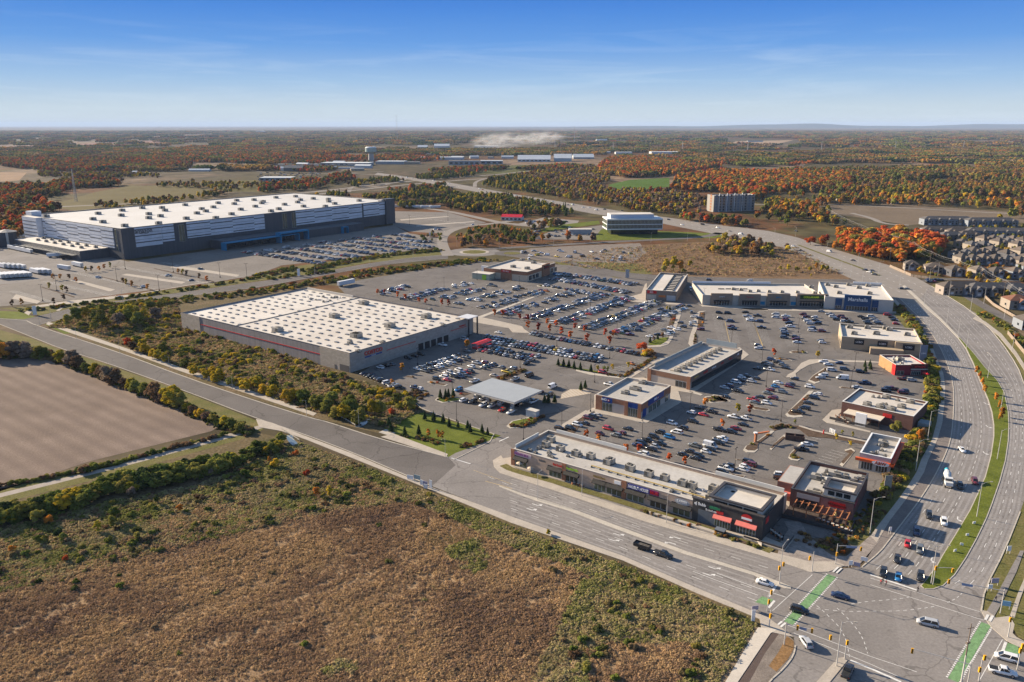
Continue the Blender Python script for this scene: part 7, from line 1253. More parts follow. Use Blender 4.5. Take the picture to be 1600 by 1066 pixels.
for x, y in B_([(1240, 185), (1385, 255)]): young((x, y), 'yellow', 2.6, 'by the burger restaurant lane')
for x, y in B_([(810, 25), (1305, 130), (1415, 155)]): young((x, y), 'olive', 2.2, 'by the burger restaurant lane')
tree(None, 'olive', 5.5, 'beside the brown restaurant wall', 1.0, P(1400.5, 678)); tree(None, 'orange', 5.5, 'beside the curving pavement', .8, P(1437, 692))
for x, y in H_([(320, 550), (375, 550), (405, 545), (455, 535)]): conifer((x, y), 4.6, 'on the island left of the canopy')
for x, y in H_([(250, 780), (350, 800), (410, 850), (505, 855), (605, 870), (632, 910), (755, 915), (812, 930)]) + crop(400, 600, [(1110, 235), (1170, 240), (1210, 265), (1055, 225)], 4): conifer((x, y), 4.2 if rng.random() > .4 else 3.2, 'along the lawn by the fuel lane')
for x, y in crop(400, 600, [(830, 270), (845, 300), (930, 325), (1018, 320)], 4): conifer((x, y), 4.6, 'on the lawn by the creek')
for x, y in H_([(1405, 600), (1445, 600), (1510, 600)]): conifer((x, y), 4.6, 'behind the fuel kiosk')
for x, y in D_([(50, 600), (95, 580), (155, 410), (45, 390), (-20, 375), (-75, 360), (-130, 350), (-185, 345)]): conifer((x, y), 4.4, 'along the lane hedge before the aisle')
for x, y in D_([(770, 105), (850, 70)]) + C5([(370, 770), (575, 440)]): conifer((x, y), 3.8, 'on the grass wedge by the drive')
for x, y in A_([(1540, 495), (1590, 490), (1600, 520), (1545, 545)]): conifer((x, y), 4.0, 'on the round island by the red restaurant')
for (x, y), p in zip(D_([(225, 400), (375, 390), (290, 415), (330, 420), (540, 370), (900, 60), (810, 95)]) + C5([(545, 440), (300, 560), (495, 720), (420, 375)]), ('yellow', 'yellow', 'green', 'olive', 'yellow', 'brown', 'brown', 'yellow', 'yellow', 'brown', 'olive')): young((x, y), p, 3.2, 'on the beds of the warehouse lot edge')
for x, y in crop(400, 600, [(1080, 335), (1138, 340), (1163, 350)], 4): young((x, y), 'orange', 3.4, 'standing thin on the lawn')
tree(None, 'yellow', 8.5, 'pale willow beside the creek'[:0] + 'beside the creek', .8, P(585, 652)); tree(None, 'olive', 7.5, 'beside the creek', .8, P(596, 650)); tree(None, 'orange', 5.0, 'at the warehouse front corner', .9, P(730, 545)); young(crop(560, 530, [(915, 690)], 13.33)[0], 'orange', 4.5, 'on the shaded island by the warehouse')
young((613, 603), 'orange', 3.2, 'at the hedge end by the warehouse')
for x, y in ((108, 512), (122, 505), (135, 498), (150, 505), (163, 497), (150, 520), (178, 500), (195, 495), (210, 497), (225, 500), (165, 512), (185, 512), (238, 492), (252, 490), (245, 505), (200, 508), (218, 512)): tree(None, ['olive', 'olive', 'green', 'yellow', 'green', 'bare'][int(x) % 6], 8.0 + (x % 3), 'in the clump at the service road corner', 1.15, P(x, y))
tree(None, 'olive', 12, 'in the clump at the service road corner', 1.2, P(160, 515)); tree(None, 'yellow', 11, 'in the clump at the service road corner', 1.1, P(200, 503))
for x, y, p, h in ((5, 560, 'orange', 9), (22, 568, 'bare', 9), (40, 572, 'bare', 8), (-8, 556, 'brown', 10), (62, 575, 'olive', 7), (72, 580, 'green', 6), (98, 592, 'yellow', 7), (112, 597, 'bare', 8.5), (123, 604, 'brown', 7), (135, 610, 'olive', 5), (148, 612, 'yellow', 6), (160, 620, 'brown', 6), (172, 625, 'bare', 8), (180, 628, 'brown', 7), (195, 633, 'brown', 5), (205, 636, 'yellow', 6), (215, 641, 'green', 6), (225, 645, 'green', 6), (243, 652, 'brown', 7.5), (256, 656, 'brown', 6), (270, 656, 'yellow', 9.0), (280, 655, 'olive', 7), (292, 655, 'yellow', 4), (302, 658, 'brown', 4), (312, 662, 'yellow', 4), (322, 665, 'brown', 4), (333, 668, 'olive', 4), (350, 676, 'yellow', 4.5), (362, 680, 'green', 4.5), (375, 678, 'olive', 4)): tree(None, p, h * 1.05, 'in the hedgerow between field and road', 1.25, P(x, float(np.interp(x, [-10, 0, 42, 82, 120, 160, 210, 260, 292, 322, 380], [560, 560, 558, 562, 576, 591, 613, 630, 643, 658, 676]))), bushy=True)
for x, y, p, h in ((228, 592, 'yellow', 5), (222, 585, 'yellow', 5), (238, 600, 'yellow', 4.5), (248, 603, 'yellow', 5), (260, 608, 'yellow', 5), (200, 578, 'red', 4), (208, 588, 'brown', 5), (303, 627, 'yellow', 4.5), (323, 632, 'yellow', 4), (340, 635, 'yellow', 6), (335, 628, 'yellow', 5), (384, 645, 'yellow', 5), (400, 640, 'yellow', 5), (412, 648, 'yellow', 4.5), (425, 650, 'yellow', 5), (450, 656, 'yellow', 5), (462, 652, 'yellow', 5), (475, 657, 'green', 6), (495, 662, 'olive', 6), (430, 640, 'green', 5), (510, 668, 'green', 6), (525, 672, 'olive', 5), (538, 672, 'yellow', 6), (550, 668, 'green', 7), (560, 675, 'olive', 6), (545, 655, 'green', 6), (520, 650, 'green', 5), (360, 640, 'green', 4), (290, 615, 'green', 4), (255, 590, 'green', 5), (620, 640, 'olive', 5), (640, 645, 'olive', 5.5), (612, 655, 'red', 2.5)): tree(None, p, h * 1.15, 'in the thicket along the warehouse side walk', 1.15, P(x, float(np.interp(x, [187, 290, 400, 490, 560, 640], [-38, -42, -34, -24, -14, -4])) + y), bushy=True)
k = 0
for rowi in (0, 1):
    for t in np.linspace(0, 1, 38):
        x = -8 + 446 * t + rng.uniform(-3, 3); y = float(np.interp(x, [-10, 0, 75, 125, 175, 250, 340, 400, 440], [810, 807, 790, 779, 760, 749, 726, 703, 690])) + (rowi * 2 - 1) * 5 + 7 + rng.uniform(-3, 3); pal = ['green', 'green', 'olive', 'dark', 'green', 'yellow', 'olive', 'green'][int(rng.integers(8))]
        tree(None, pal, rng.uniform(3.6, 5.6) * (1.1 if t < .8 else .75), 'in the hedge below the gravel path', 1.5, P(x, y), bushy=True)
for t in np.linspace(0, 1, 46):
    x, y = lerp((-4, 762), (350, 682), t); y += 10 * math.sin(t * 3.1) ** 2 * (1 - t) + rng.uniform(-1.5, 1.5); shrub(None, ['brown', 'olive', 'brown', 'green'][int(rng.integers(4))], rng.uniform(.6, 1.1) * (1.4 if abs(t - .4) < .05 else 1), 'along the field edge above the gravel path', P(x, y))
for x, y, p, h in ((153, 832, 'yellow', 4), (58, 818, 'olive', 5), (76, 820, 'orange', 3.2), (178, 825, 'olive', 4), (363, 728, 'green', 4), (315, 752, 'green', 3), (383, 745, 'green', 3.2), (281, 800, 'orange', 2.6), (246, 788, 'green', 3.2), (431, 731, 'yellow', 3.5), (421, 722, 'orange', 2.4), (515, 775, 'yellow', 3.8), (495, 775, 'orange', 3.2), (103, 878, 'red', 2.2), (20, 862, 'orange', 2.2), (463, 713, 'red', 2.4), (480, 745, 'red', 2.6), (172, 850, 'olive', 2.6), (215, 845, 'olive', 2.8), (205, 776, 'bare', 3.5), (215, 768, 'bare', 3.5), (330, 745, 'bare', 3), (857, 836, 'yellow', 1.8), (180, 815, 'green', 4.5), (92, 842, 'dark', 3.6), (100, 848, 'green', 3), (60, 850, 'green', 2.8)): tree(None, p, h, 'standing alone in the rough meadow', 1.1, P(x, y))
grove = [(1262, 382), (1290, 374), (1330, 371), (1380, 371), (1440, 376), (1475, 390), (1472, 402), (1440, 410), (1398, 412), (1350, 402), (1300, 391)]
for i in range(62):
    for _ in range(50):
        x, y = rng.uniform(1262, 1478), rng.uniform(370, 413)
        if inpoly(x, y, grove): break
    pal = rng.choice(['red', 'orange', 'red', 'orange', 'olive', 'autumn'] if y < 398 else ['olive', 'orange', 'yellow', 'olive', 'red']); pal = 'red' if x > 1455 else pal
    tree(None, str(pal), rng.uniform(12.5, 15.5) * (1 if y < 403 else .7) * (.6 if x < 1305 else 1), 'in the red maple grove by the drive', 1.5, P(x, y))
for x, y, p, h in ((1040, 424, 'yellow', 11), (1052, 424, 'yellow', 13), (1062, 425, 'orange', 10), (1078, 418, 'yellow', 6), (1036, 428, 'olive', 7), (1232, 424, 'yellow', 6), (1265, 425, 'yellow', 5), (1275, 421, 'orange', 6), (1285, 425, 'yellow', 6), (1292, 424, 'olive', 5), (1245, 425, 'yellow', 5), (1219, 423, 'yellow', 4), (1068, 428, 'olive', 5), (1267, 433, 'yellow', 3)): tree(None, p, h, 'on the brown lot behind the shops', 1.0, P(x, y))
for x, y in ((1526, 582), (1530, 590), (1534, 600), (1538, 612), (1556, 625), (1561, 636), (1565, 648), (1562, 655)): tree(None, 'orange', 4.2, 'on the grass median of the drive', .8, P(x, y + 3)) if x else None
for x, y, p in ((1556, 420, 'red'), (1482, 378, 'olive'), (1500, 385, 'red'), (1512, 418, 'olive'), (1450, 418, 'yellow'), (1436, 428, 'yellow'), (1573, 436, 'orange')): tree(None, p, 6, 'between the houses', 1, P(x, y))
for x, y, p in crop(640, 290, [(0, 0)]) and [(745, 378, 'olive'), (757, 381, 'bare'), (785, 365, 'olive'), (770, 372, 'green'), (735, 382, 'olive'), (725, 385, 'brown'), (760, 386, 'orange'), (735, 370, 'green'), (792, 372, 'green'), (800, 378, 'green'), (812, 380, 'green'), (820, 382, 'green'), (832, 381, 'olive'), (848, 378, 'orange'), (755, 370, 'green')]: tree(None, p, 9, 'beyond the roundabout', 1.1, P(x, y))
for x, y in ((84, 477), (100, 470), (78, 452), (104, 458), (98, 456), (119, 442), (108, 437), (95, 437), (83, 438), (192, 443), (198, 446), (207, 449), (231, 453), (134, 426), (144, 425), (155, 424), (163, 421), (173, 419), (279, 428), (286, 430), (292, 431), (312, 437), (323, 440), (20, 480), (35, 478)): young((x, y), ['brown', 'olive', 'yellow', 'orange'][int(x) % 4], 5.0, 'in the empty far lot')
for q in BEDS:
    xs = [p[0] for p in q]; ys = [p[1] for p in q]; G_ = [P(*p) for p in q]; ar = abs(sum(a[0] * b[1] - b[0] * a[1] for a, b in zip(G_, G_[1:] + G_[:1]))) / 2
    for i in range(int(min(14, ar / 6))):
        x, y = rng.uniform(min(xs), max(xs)), rng.uniform(min(ys), max(ys))
        if inpoly(x, y, q): shrub((x, y), ['brown', 'scrub', 'red', 'orange', 'brown', 'olive', 'brown'][int(rng.integers(7))], rng.uniform(.35, .6), 'in the plaza planting beds', None, .16)
def scatter(name, pts, scl, meshes, mats_, zs=None):
    n = len(pts)
    if n == 0: return
    me = bpy.data.meshes.new(name); V = np.zeros((n, 3), np.float32); V[:, :2] = pts
    if zs is not None: V[:, 2] = zs
    me.vertices.add(n); me.vertices.foreach_set('co', V.ravel())
    a = me.attributes.new('size', 'FLOAT', 'POINT'); a.data.foreach_set('value', np.asarray(scl, np.float32))
    b = me.attributes.new('turn', 'FLOAT', 'POINT'); b.data.foreach_set('value', rng.uniform(0, 6.28, n).astype(np.float32))
    c = me.attributes.new('pick', 'INT', 'POINT'); c.data.foreach_set('value', rng.integers(0, len(meshes), n).astype(np.int32))
    o = bpy.data.objects.new(name, me); link(o); o['kind'] = 'stuff'
    ng = bpy.data.node_groups.new(name + '_growth', 'GeometryNodeTree'); ng.interface.new_socket('Geometry', in_out='INPUT', socket_type='NodeSocketGeometry'); ng.interface.new_socket('Geometry', in_out='OUTPUT', socket_type='NodeSocketGeometry')
    gi = ng.nodes.new('NodeGroupInput'); go = ng.nodes.new('NodeGroupOutput'); ip = ng.nodes.new('GeometryNodeInstanceOnPoints'); col = bpy.data.collections.new(name + '_variants')
    for i, m_ in enumerate(meshes): ob = bpy.data.objects.new(name + '_variant', m_); col.objects.link(ob)
    ci = ng.nodes.new('GeometryNodeCollectionInfo'); ci.inputs['Collection'].default_value = col; ci.inputs['Separate Children'].default_value = True; ci.inputs['Reset Children'].default_value = True
    def attr(nm, t): q = ng.nodes.new('GeometryNodeInputNamedAttribute'); q.data_type = t; q.inputs['Name'].default_value = nm; return q
    s_ = attr('size', 'FLOAT'); t_ = attr('turn', 'FLOAT'); p_ = attr('pick', 'INT'); cx = ng.nodes.new('ShaderNodeCombineXYZ')
    L = ng.links.new; L(gi.outputs[0], ip.inputs['Points']); L(ci.outputs[0], ip.inputs['Instance']); ip.inputs['Pick Instance'].default_value = True; L(p_.outputs['Attribute'], ip.inputs['Instance Index']); L(s_.outputs['Attribute'], ip.inputs['Scale']); L(t_.outputs['Attribute'], cx.inputs[2]); L(cx.outputs[0], ip.inputs['Rotation']); L(ip.outputs[0], go.inputs[0])
    md = o.modifiers.new('growth', 'NODES'); md.node_group = ng; return o
def pts_in(poly, dens, amin=0.0, clump=0.0, seed=0):
    """random ground points inside a photo-coordinate outline; dens per square metre, optionally clumped"""
    g = [P(*p) for p in poly]; x0, x1 = min(p[0] for p in g), max(p[0] for p in g); y0, y1 = min(p[1] for p in g), max(p[1] for p in g)
    n = int((x1 - x0) * (y1 - y0) * dens); r = np.random.default_rng(seed + int(x1 * 7) % 1000); X = r.uniform(x0, x1, n); Y = r.uniform(y0, y1, n); ins = np.zeros(n, bool); j = len(g) - 1
    for i in range(len(g)):
        c = ((g[i][1] > Y) != (g[j][1] > Y)) & (X < (g[j][0] - g[i][0]) * (Y - g[i][1]) / (g[j][1] - g[i][1] + 1e-12) + g[i][0]); ins ^= c; j = i
    X, Y = X[ins], Y[ins]
    if clump:
        v = vnoise(X / clump, Y / clump, seed) ; kp = r.uniform(0, 1, len(X)) < np.clip((v - .35) * 3.2, 0, 1); X, Y = X[kp], Y[kp]
    return np.stack([X, Y], 1)
def vnoise(x, y, seed=0):
    def hsh(i, j): v = np.sin(i * 127.1 + j * 311.7 + seed * 17.3) * 43758.5453; return v - np.floor(v)
    out = np.zeros_like(x); amp = .5; tot = 0
    for o in range(4):
        xi, yi = np.floor(x), np.floor(y); fx, fy = x - xi, y - yi; fx = fx * fx * (3 - 2 * fx); fy = fy * fy * (3 - 2 * fy)
        out += amp * ((hsh(xi, yi) * (1 - fx) + hsh(xi + 1, yi) * fx) * (1 - fy) + (hsh(xi, yi + 1) * (1 - fx) + hsh(xi + 1, yi + 1) * fx) * fy); tot += amp; amp *= .55; x = x * 2.03 + 5.1; y = y * 2.03 + 9.7
    return out / tot
def tuft(seed, pal, n=46, R=.8, h=.55, size=.13):
    r = random.Random(seed); cent = [(r.uniform(-R, R) * .7, r.uniform(-R, R) * .7, r.uniform(.1, h * .6)) for _ in range(5)]; return leaves(cent, [r.uniform(.25, .5) * R for _ in range(5)], n, size, seed, .9, 1.0).mesh('tuft', LM[pal])
mead = [(-60, 900), (60, 862), (160, 832), (300, 800), (420, 752), (470, 700), (550, 724), (640, 760), (800, 826), (975, 887), (1090, 936), (1184, 976), (1140, 1040), (1115, 1080), (-60, 1080)]
M1 = pts_in(mead, 3.6, seed=3); pxs = np.array([to_px(x, y) for x, y in M1])
v = vnoise(M1[:, 0] / 26, M1[:, 1] / 26, 5)
gr = ((pxs[:, 0] > 830 + (1066 - pxs[:, 1]) * .5) & (pxs[:, 1] > 905) & (v > .34)) | (v > .80) | ((pxs[:, 0] < 520) & (pxs[:, 1] < 880 - .22 * pxs[:, 0] + 20) & (v > .45))
rd = 767 + (pxs[:, 0] - 640) * .43; gr |= (pxs[:, 0] > 480) & (pxs[:, 1] < rd + v * 30)
kp = rng.uniform(0, 1, len(M1)) < np.clip(vnoise((M1[:, 0] + M1[:, 1]) / 16, (M1[:, 1] - M1[:, 0]) / 4.5, 8) * 1.9 - .05, .12, 1)
sz = rng.uniform(.45, 1.15, len(M1)) * (.45 + vnoise((M1[:, 0] + M1[:, 1]) / 22, (M1[:, 1] - M1[:, 0]) / 7, 9) * 1.1)
scatter('meadow_weeds', M1[kp & ~gr], sz[kp & ~gr], [tuft(i, 'weed', 56, .75, .6, .085) for i in range(7)], None)
scatter('green_weeds', M1[kp & gr], sz[kp & gr] * 1.15, [tuft(i + 50, 'greenweed', 56, .75, .6, .09) for i in range(6)], None)
sbk = pts_in(mead, .003, clump=22, seed=13); bx = np.array([to_px(x, y) for x, y in sbk])
SHR = [shrubmesh('scrub', i) for i in range(3)] + [shrubmesh('green', 0), shrubmesh('olive', 1), shrubmesh('brown', 2)]
band = [(-60, 835), (0, 826), (75, 810), (175, 783), (300, 762), (400, 720), (445, 700), (470, 694), (550, 722), (640, 758), (800, 824), (975, 885), (1090, 934), (1180, 972), (1185, 980), (1000, 925), (780, 832), (640, 784), (520, 800), (300, 850), (60, 915), (-60, 940)]
bt = pts_in(band, .09, clump=12, seed=21); b2 = pts_in([(835, 930), (1000, 945), (1120, 965), (1115, 1010), (1090, 1070), (850, 1080)], .10, clump=9, seed=22); b3 = pts_in(band, 1.2, seed=4)
allb = np.concatenate([sbk, bt, b2])[::1]; scatter('scrub_undergrowth', allb, rng.uniform(.35, .85, len(allb)), SHR, None); scatter('rough_weeds', b3, rng.uniform(.6, 1.4, len(b3)), [tuft(i + 80, 'greenweed', 46) for i in range(5)] + [tuft(90, 'weed', 40)], None)
th = [(75, 512), (140, 478), (275, 466), (282, 492), (400, 530), (547, 592), (640, 620), (655, 640), (610, 672), (560, 655), (480, 642), (400, 612), (290, 575), (187, 538), (120, 515)]
t1 = pts_in(th, .065, clump=16, seed=31); t2 = pts_in(th, .8, seed=32); scatter('thicket_undergrowth', t1, rng.uniform(.5, 1.35, len(t1)), [shrubmesh(p, i) for p, i in (('green', 0), ('olive', 1), ('yellow', 2), ('yellow', 3), ('olive', 2), ('brown', 1))], None); scatter('thicket_weeds', t2, rng.uniform(.7, 1.7, len(t2)), [tuft(i + 120, ('greenweed', 'weed')[i % 2], 44) for i in range(6)], None)
lo = [(-20, 562), (42, 561), (82, 565), (120, 580), (160, 595), (210, 617), (260, 634), (322, 664), (385, 684), (400, 672), (322, 645), (260, 618), (210, 602), (160, 580), (82, 550), (42, 542), (-20, 530)]
l1 = pts_in(lo, .35, seed=33); scatter('hedgerow_undergrowth', l1, rng.uniform(.4, .9, len(l1)), SHR, None)
def strip_pts(px, wd, dens, seed=0):
    g = smooth([P(*p) for p in px], 1); out = []
    r = np.random.default_rng(seed)
    for a, b in zip(g, g[1:]):
        L = math.dist(a, b); n = int(L * wd * dens + r.random()); t = r.uniform(0, 1, n); o = r.uniform(-wd / 2, wd / 2, n); dx, dy = (b[0] - a[0]) / max(L, .01), (b[1] - a[1]) / max(L, .01)
        out.append(np.stack([a[0] + dx * t * L - dy * o, a[1] + dy * t * L + dx * o], 1))
    return np.concatenate(out)
hs = np.concatenate([strip_pts([(30, 487), (90, 481), (200, 466), (300, 452), (420, 432), (470, 418)], 5, .10, 1), strip_pts([(470, 425), (530, 412), (600, 400), (690, 391)], 13, .10, 2), strip_pts([(140, 484), (270, 472), (400, 457), (520, 438), (640, 420), (770, 406)], 17, .075, 3), strip_pts([(550, 428), (640, 418), (740, 408)], 14, .06, 4), strip_pts([(1405, 480), (1435, 520), (1455, 565), (1456, 620), (1450, 650), (1425, 712), (1370, 790)], 5, .22, 5),
    strip_pts([(1530, 490), (1565, 508), (1600, 540)], 5, .12, 9), strip_pts([(1440, 425), (1470, 432)], 5, .15, 9),
    strip_pts([(420, 437), (520, 424)], 10, .07, 12), strip_pts([(460, 418), (430, 425), (395, 432)], 5, .12, 14)])
scatter('roadside_shrubbery', hs, rng.uniform(.6, 1.35, len(hs)), [shrubmesh(p, i) for p, i in (('green', 1), ('olive', 0), ('autumn', 1), ('brown', 3), ('scrub', 1), ('yellow', 2), ('green', 3), ('olive', 2), ('green', 0))], None)
sh2 = np.concatenate([strip_pts([(1300, 862), (1320, 838), (1350, 812), (1370, 795)], 7, .4, 6), strip_pts([(1245, 838), (1280, 850), (1310, 856)], 6, .35, 7), strip_pts([(1000, 798), (1100, 829), (1190, 857)], 1.2, .8, 8), strip_pts(D_([(500, 455), (680, 350), (830, 255)]), 2.4, .8, 1), strip_pts(H_([(930, 350), (1060, 300), (1210, 250)]), 3, .8, 2), strip_pts(D_([(300, 440), (480, 460)]), 2.5, .5, 3), strip_pts(C7([(800, 378), (1200, 430), (1590, 480)]), 2.2, .5, 4), strip_pts(H_([(-60, 500), (160, 480), (60, 560), (-40, 620)]), 6, .4, 5), strip_pts(crop(400, 600, [(900, 320), (1060, 350), (1150, 380)], 4), 2.5, .6, 6), strip_pts(crop(400, 600, [(1280, 400), (1390, 370), (1420, 340)], 4), 2.2, .8, 7), strip_pts(B_([(560, 60), (700, 40), (780, 50)]), 2, 1.5, 8), strip_pts(B_([(770, 360), (870, 380)]), 2, 1.2, 8), strip_pts(H_([(1040, 840), (1180, 855), (1400, 735)]), 1.6, 1.5, 9)])
scatter('clipped_border_shrubbery', sh2, rng.uniform(.3, .6, len(sh2)), [shrubmesh(p, i) for p, i in (('brown', 1), ('brown', 0), ('autumn', 1), ('scrub', 3), ('olive', 2))], None)
bl = pts_in([(905, 418), (870, 410), (960, 388), (1100, 380), (1245, 387), (1320, 428), (1200, 433), (1060, 430)], .06, seed=41); scatter('brown_lot_weeds', bl, rng.uniform(1, 2.4, len(bl)), [tuft(i + 150, 'weed', 30) for i in range(4)] + [tuft(160, 'greenweed', 30)], None)
def lowtree(seed, pal, R=3.6, H=10, n=150, tall=1.0):
    r = random.Random(seed); cent = [(0, 0, H * .55)]; rad = [R * .7]
    for i in range(7): a = r.uniform(0, 6.28); t = r.random(); rr = R * .6 * math.sin(math.pi * (.2 + .7 * t)); cent.append((math.cos(a) * rr, math.sin(a) * rr, H * (.25 + .62 * t))); rad.append(R * r.uniform(.3, .5))
    mb = leaves(cent, rad, n, .75, seed); core(mb, cent, rad, .82); mb.tube((0, 0, 0), (0, 0, H * .4), .25, .15, 4, False); return mb.mesh('wood_tree', LM[pal])
def lowcon(seed, pal='dark'): return conmesh(seed, 11, 2.6, 90, LM[pal], .9)
WV = {p: [lowtree(i + 500, p) for i in range(4)] for p in ('mixed', 'autumn', 'red', 'orange', 'olive', 'green', 'brown', 'bare', 'yellow')}
WV['dark'] = [lowcon(i + 600) for i in range(3)]
gu = pts_in([(1312, 390), (1318, 376), (1380, 371), (1440, 376), (1474, 390), (1470, 402), (1400, 409), (1340, 399)], .05, seed=55); GROVE = gu
scatter('grove_understorey', GROVE, rng.uniform(.9, 1.45, len(GROVE)), [WV[p][i] for p, i in (('red', 0), ('orange', 1), ('red', 2), ('orange', 0), ('olive', 1), ('autumn', 2))], None)
def wood(name, polys, mix, dens, smin=.7, smax=1.3, clump=0, seed=0):
    pt = np.concatenate([pts_in(p, dens, clump=clump, seed=seed + i) for i, p in enumerate(polys)]); ms = []
    for p in mix: ms += [WV[p][0], WV[p][1]] if len(WV[p]) < 4 else WV[p][:2]
    scatter(name, pt, rng.uniform(smin, smax, len(pt)), ms, None); return len(pt)
nt_ = 0
nt_ += wood('left_autumn_wood', [[(-60, 300), (-60, 398), (55, 372), (60, 338), (110, 325), (70, 320), (100, 300), (60, 290)], [(60, 292), (140, 280), (200, 283), (190, 290), (90, 300)], [(-60, 252), (60, 268), (200, 272), (300, 262), (300, 252), (200, 246), (60, 250), (-60, 248)]], ['mixed', 'autumn', 'olive', 'brown', 'mixed', 'red'], .02, .9, 1.5, 60, 1)
nt_ += wood('left_field_hedges', [[(150, 322), (290, 310), (350, 302), (350, 306), (240, 325), (140, 334)], [(235, 292), (300, 285), (420, 290), (420, 296), (300, 296)], [(60, 270), (250, 274), (250, 279), (60, 278)], [(330, 300), (370, 294), (380, 299), (350, 305)]], ['olive', 'mixed', 'yellow', 'brown'], .014, .6, 1.1, 40, 2)
nt_ += wood('red_wood', [[(190, 253), (280, 240), (400, 243), (560, 246), (660, 246), (720, 250), (640, 254), (500, 258), (400, 256), (290, 256)], [(270, 246), (200, 240), (300, 230), (420, 232), (560, 238), (480, 246)]], ['red', 'autumn', 'orange', 'mixed', 'brown', 'green'], .011, .9, 1.6, 160, 3)
nt_ += wood('interchange_wood', [[(540, 290), (612, 279), (640, 283), (560, 293)], [(560, 312), (615, 303), (700, 298), (716, 305), (640, 315), (612, 318)], [(614, 326), (700, 309), (790, 309), (850, 323), (900, 333), (880, 340), (850, 338), (800, 340), (760, 335), (690, 326)], [(640, 278), (700, 272), (745, 275), (700, 280), (660, 281)], [(470, 312), (520, 305), (548, 300), (545, 310)], [(755, 292), (765, 281), (800, 277), (830, 283), (870, 298), (876, 308), (800, 298)]], ['dark', 'green', 'olive', 'brown', 'dark', 'yellow'], .026, .8, 1.2, 30, 4)
nt_ += wood('scrub_wood', [[(880, 318), (950, 325), (1040, 335), (1100, 335), (1110, 318), (1060, 300), (960, 300), (900, 280), (860, 285), (870, 305)], [(800, 276), (900, 262), (960, 262), (950, 285), (900, 296), (860, 292)], [(1100, 398), (1130, 378), (1200, 378), (1240, 392), (1245, 402), (1180, 402)], [(860, 372), (930, 378), (905, 380)], [(810, 357), (860, 350), (900, 356), (840, 362)], [(855, 372), (895, 374), (892, 379), (858, 378)]], ['brown', 'yellow', 'olive', 'brown', 'bare', 'autumn'], .018, .7, 1.15, 45, 5)
nt_ += wood('maple_ridge_wood', [[(1047, 300), (1060, 278), (1120, 270), (1200, 272), (1240, 268), (1330, 275), (1330, 298), (1260, 300), (1200, 305), (1180, 318), (1120, 300)], [(930, 268), (950, 250), (1000, 248), (1060, 255), (1130, 262), (1050, 275), (980, 278)]], ['red', 'orange', 'autumn', 'olive', 'mixed'], .013, .9, 1.7, 0, 6)
nt_ += wood('east_wood', [[(1180, 345), (1200, 318), (1240, 305), (1300, 300), (1330, 312), (1290, 322), (1300, 348), (1330, 352), (1260, 362), (1210, 350)], [(1300, 320), (1330, 300), (1420, 300), (1480, 305), (1660, 318), (1660, 332), (1560, 326), (1440, 324)], [(1550, 345), (1660, 335), (1660, 310), (1600, 330)]], ['mixed', 'olive', 'green', 'yellow', 'brown', 'autumn', 'orange'], .012, .9, 1.35, 50, 7)
nt_ += wood('hill_wood', [[(1180, 300), (1240, 270), (1400, 262), (1660, 275), (1660, 318), (1400, 300), (1250, 304)]], ['mixed', 'autumn', 'mixed', 'green', 'olive', 'brown'], .012, 1.1, 1.6, 120, 8)
nt_ += wood('interchange_side_wood', [[(400, 303), (410, 290), (520, 280), (535, 286), (470, 300)], [(420, 262), (530, 264), (520, 270), (430, 268)], [(512, 279), (545, 271), (556, 282), (530, 286)], [(670, 268), (745, 262), (800, 263), (760, 270), (690, 274)], [(800, 266), (880, 259), (930, 262), (860, 268)], [(1040, 340), (1110, 345), (1200, 352), (1200, 358), (1110, 352)], [(600, 300), (700, 290), (690, 296), (612, 304)]], ['mixed', 'olive', 'brown', 'green', 'red'], .02, .8, 1.3, 30, 9)
nt_ += wood('garden_trees_and_shrubs'[:12] + '_greenery', [[(1492, 400), (1500, 360), (1600, 350), (1660, 360), (1660, 470), (1560, 470), (1500, 430)]], ['olive', 'mixed', 'green', 'yellow'], .008, .35, .75, 0, 12)
nt_ += wood('roundabout_scrub', [[(712, 372), (735, 360), (790, 356), (840, 366), (850, 372), (790, 384), (720, 387)], [(690, 362), (655, 372), (665, 380), (690, 378)]], ['olive', 'scrub' if 'scrub' in WV else 'brown', 'green', 'orange'], .03, .3, .75, 20, 14)
def clump(seed, pal, n=26, R=34):
    r = random.Random(seed); cent = []; rad = []
    for i in range(n): a = r.uniform(0, 6.28); d = R * math.sqrt(r.random()); rr = r.uniform(3.6, 6.0); cent.append((math.cos(a) * d, math.sin(a) * d, rr * 1.15 + r.uniform(1, 4))); rad.append(rr)
    mb = leaves(cent, rad, n * 9, 2.4, seed); core(mb, cent, rad, .95, 1.1); return mb.mesh('tree_clump', LM[pal])
CLM = [clump(i + 700, p) for i, p in enumerate(('mixed', 'mixed', 'autumn', 'green', 'brown', 'mixed', 'olive', 'dark', 'scrub'))]
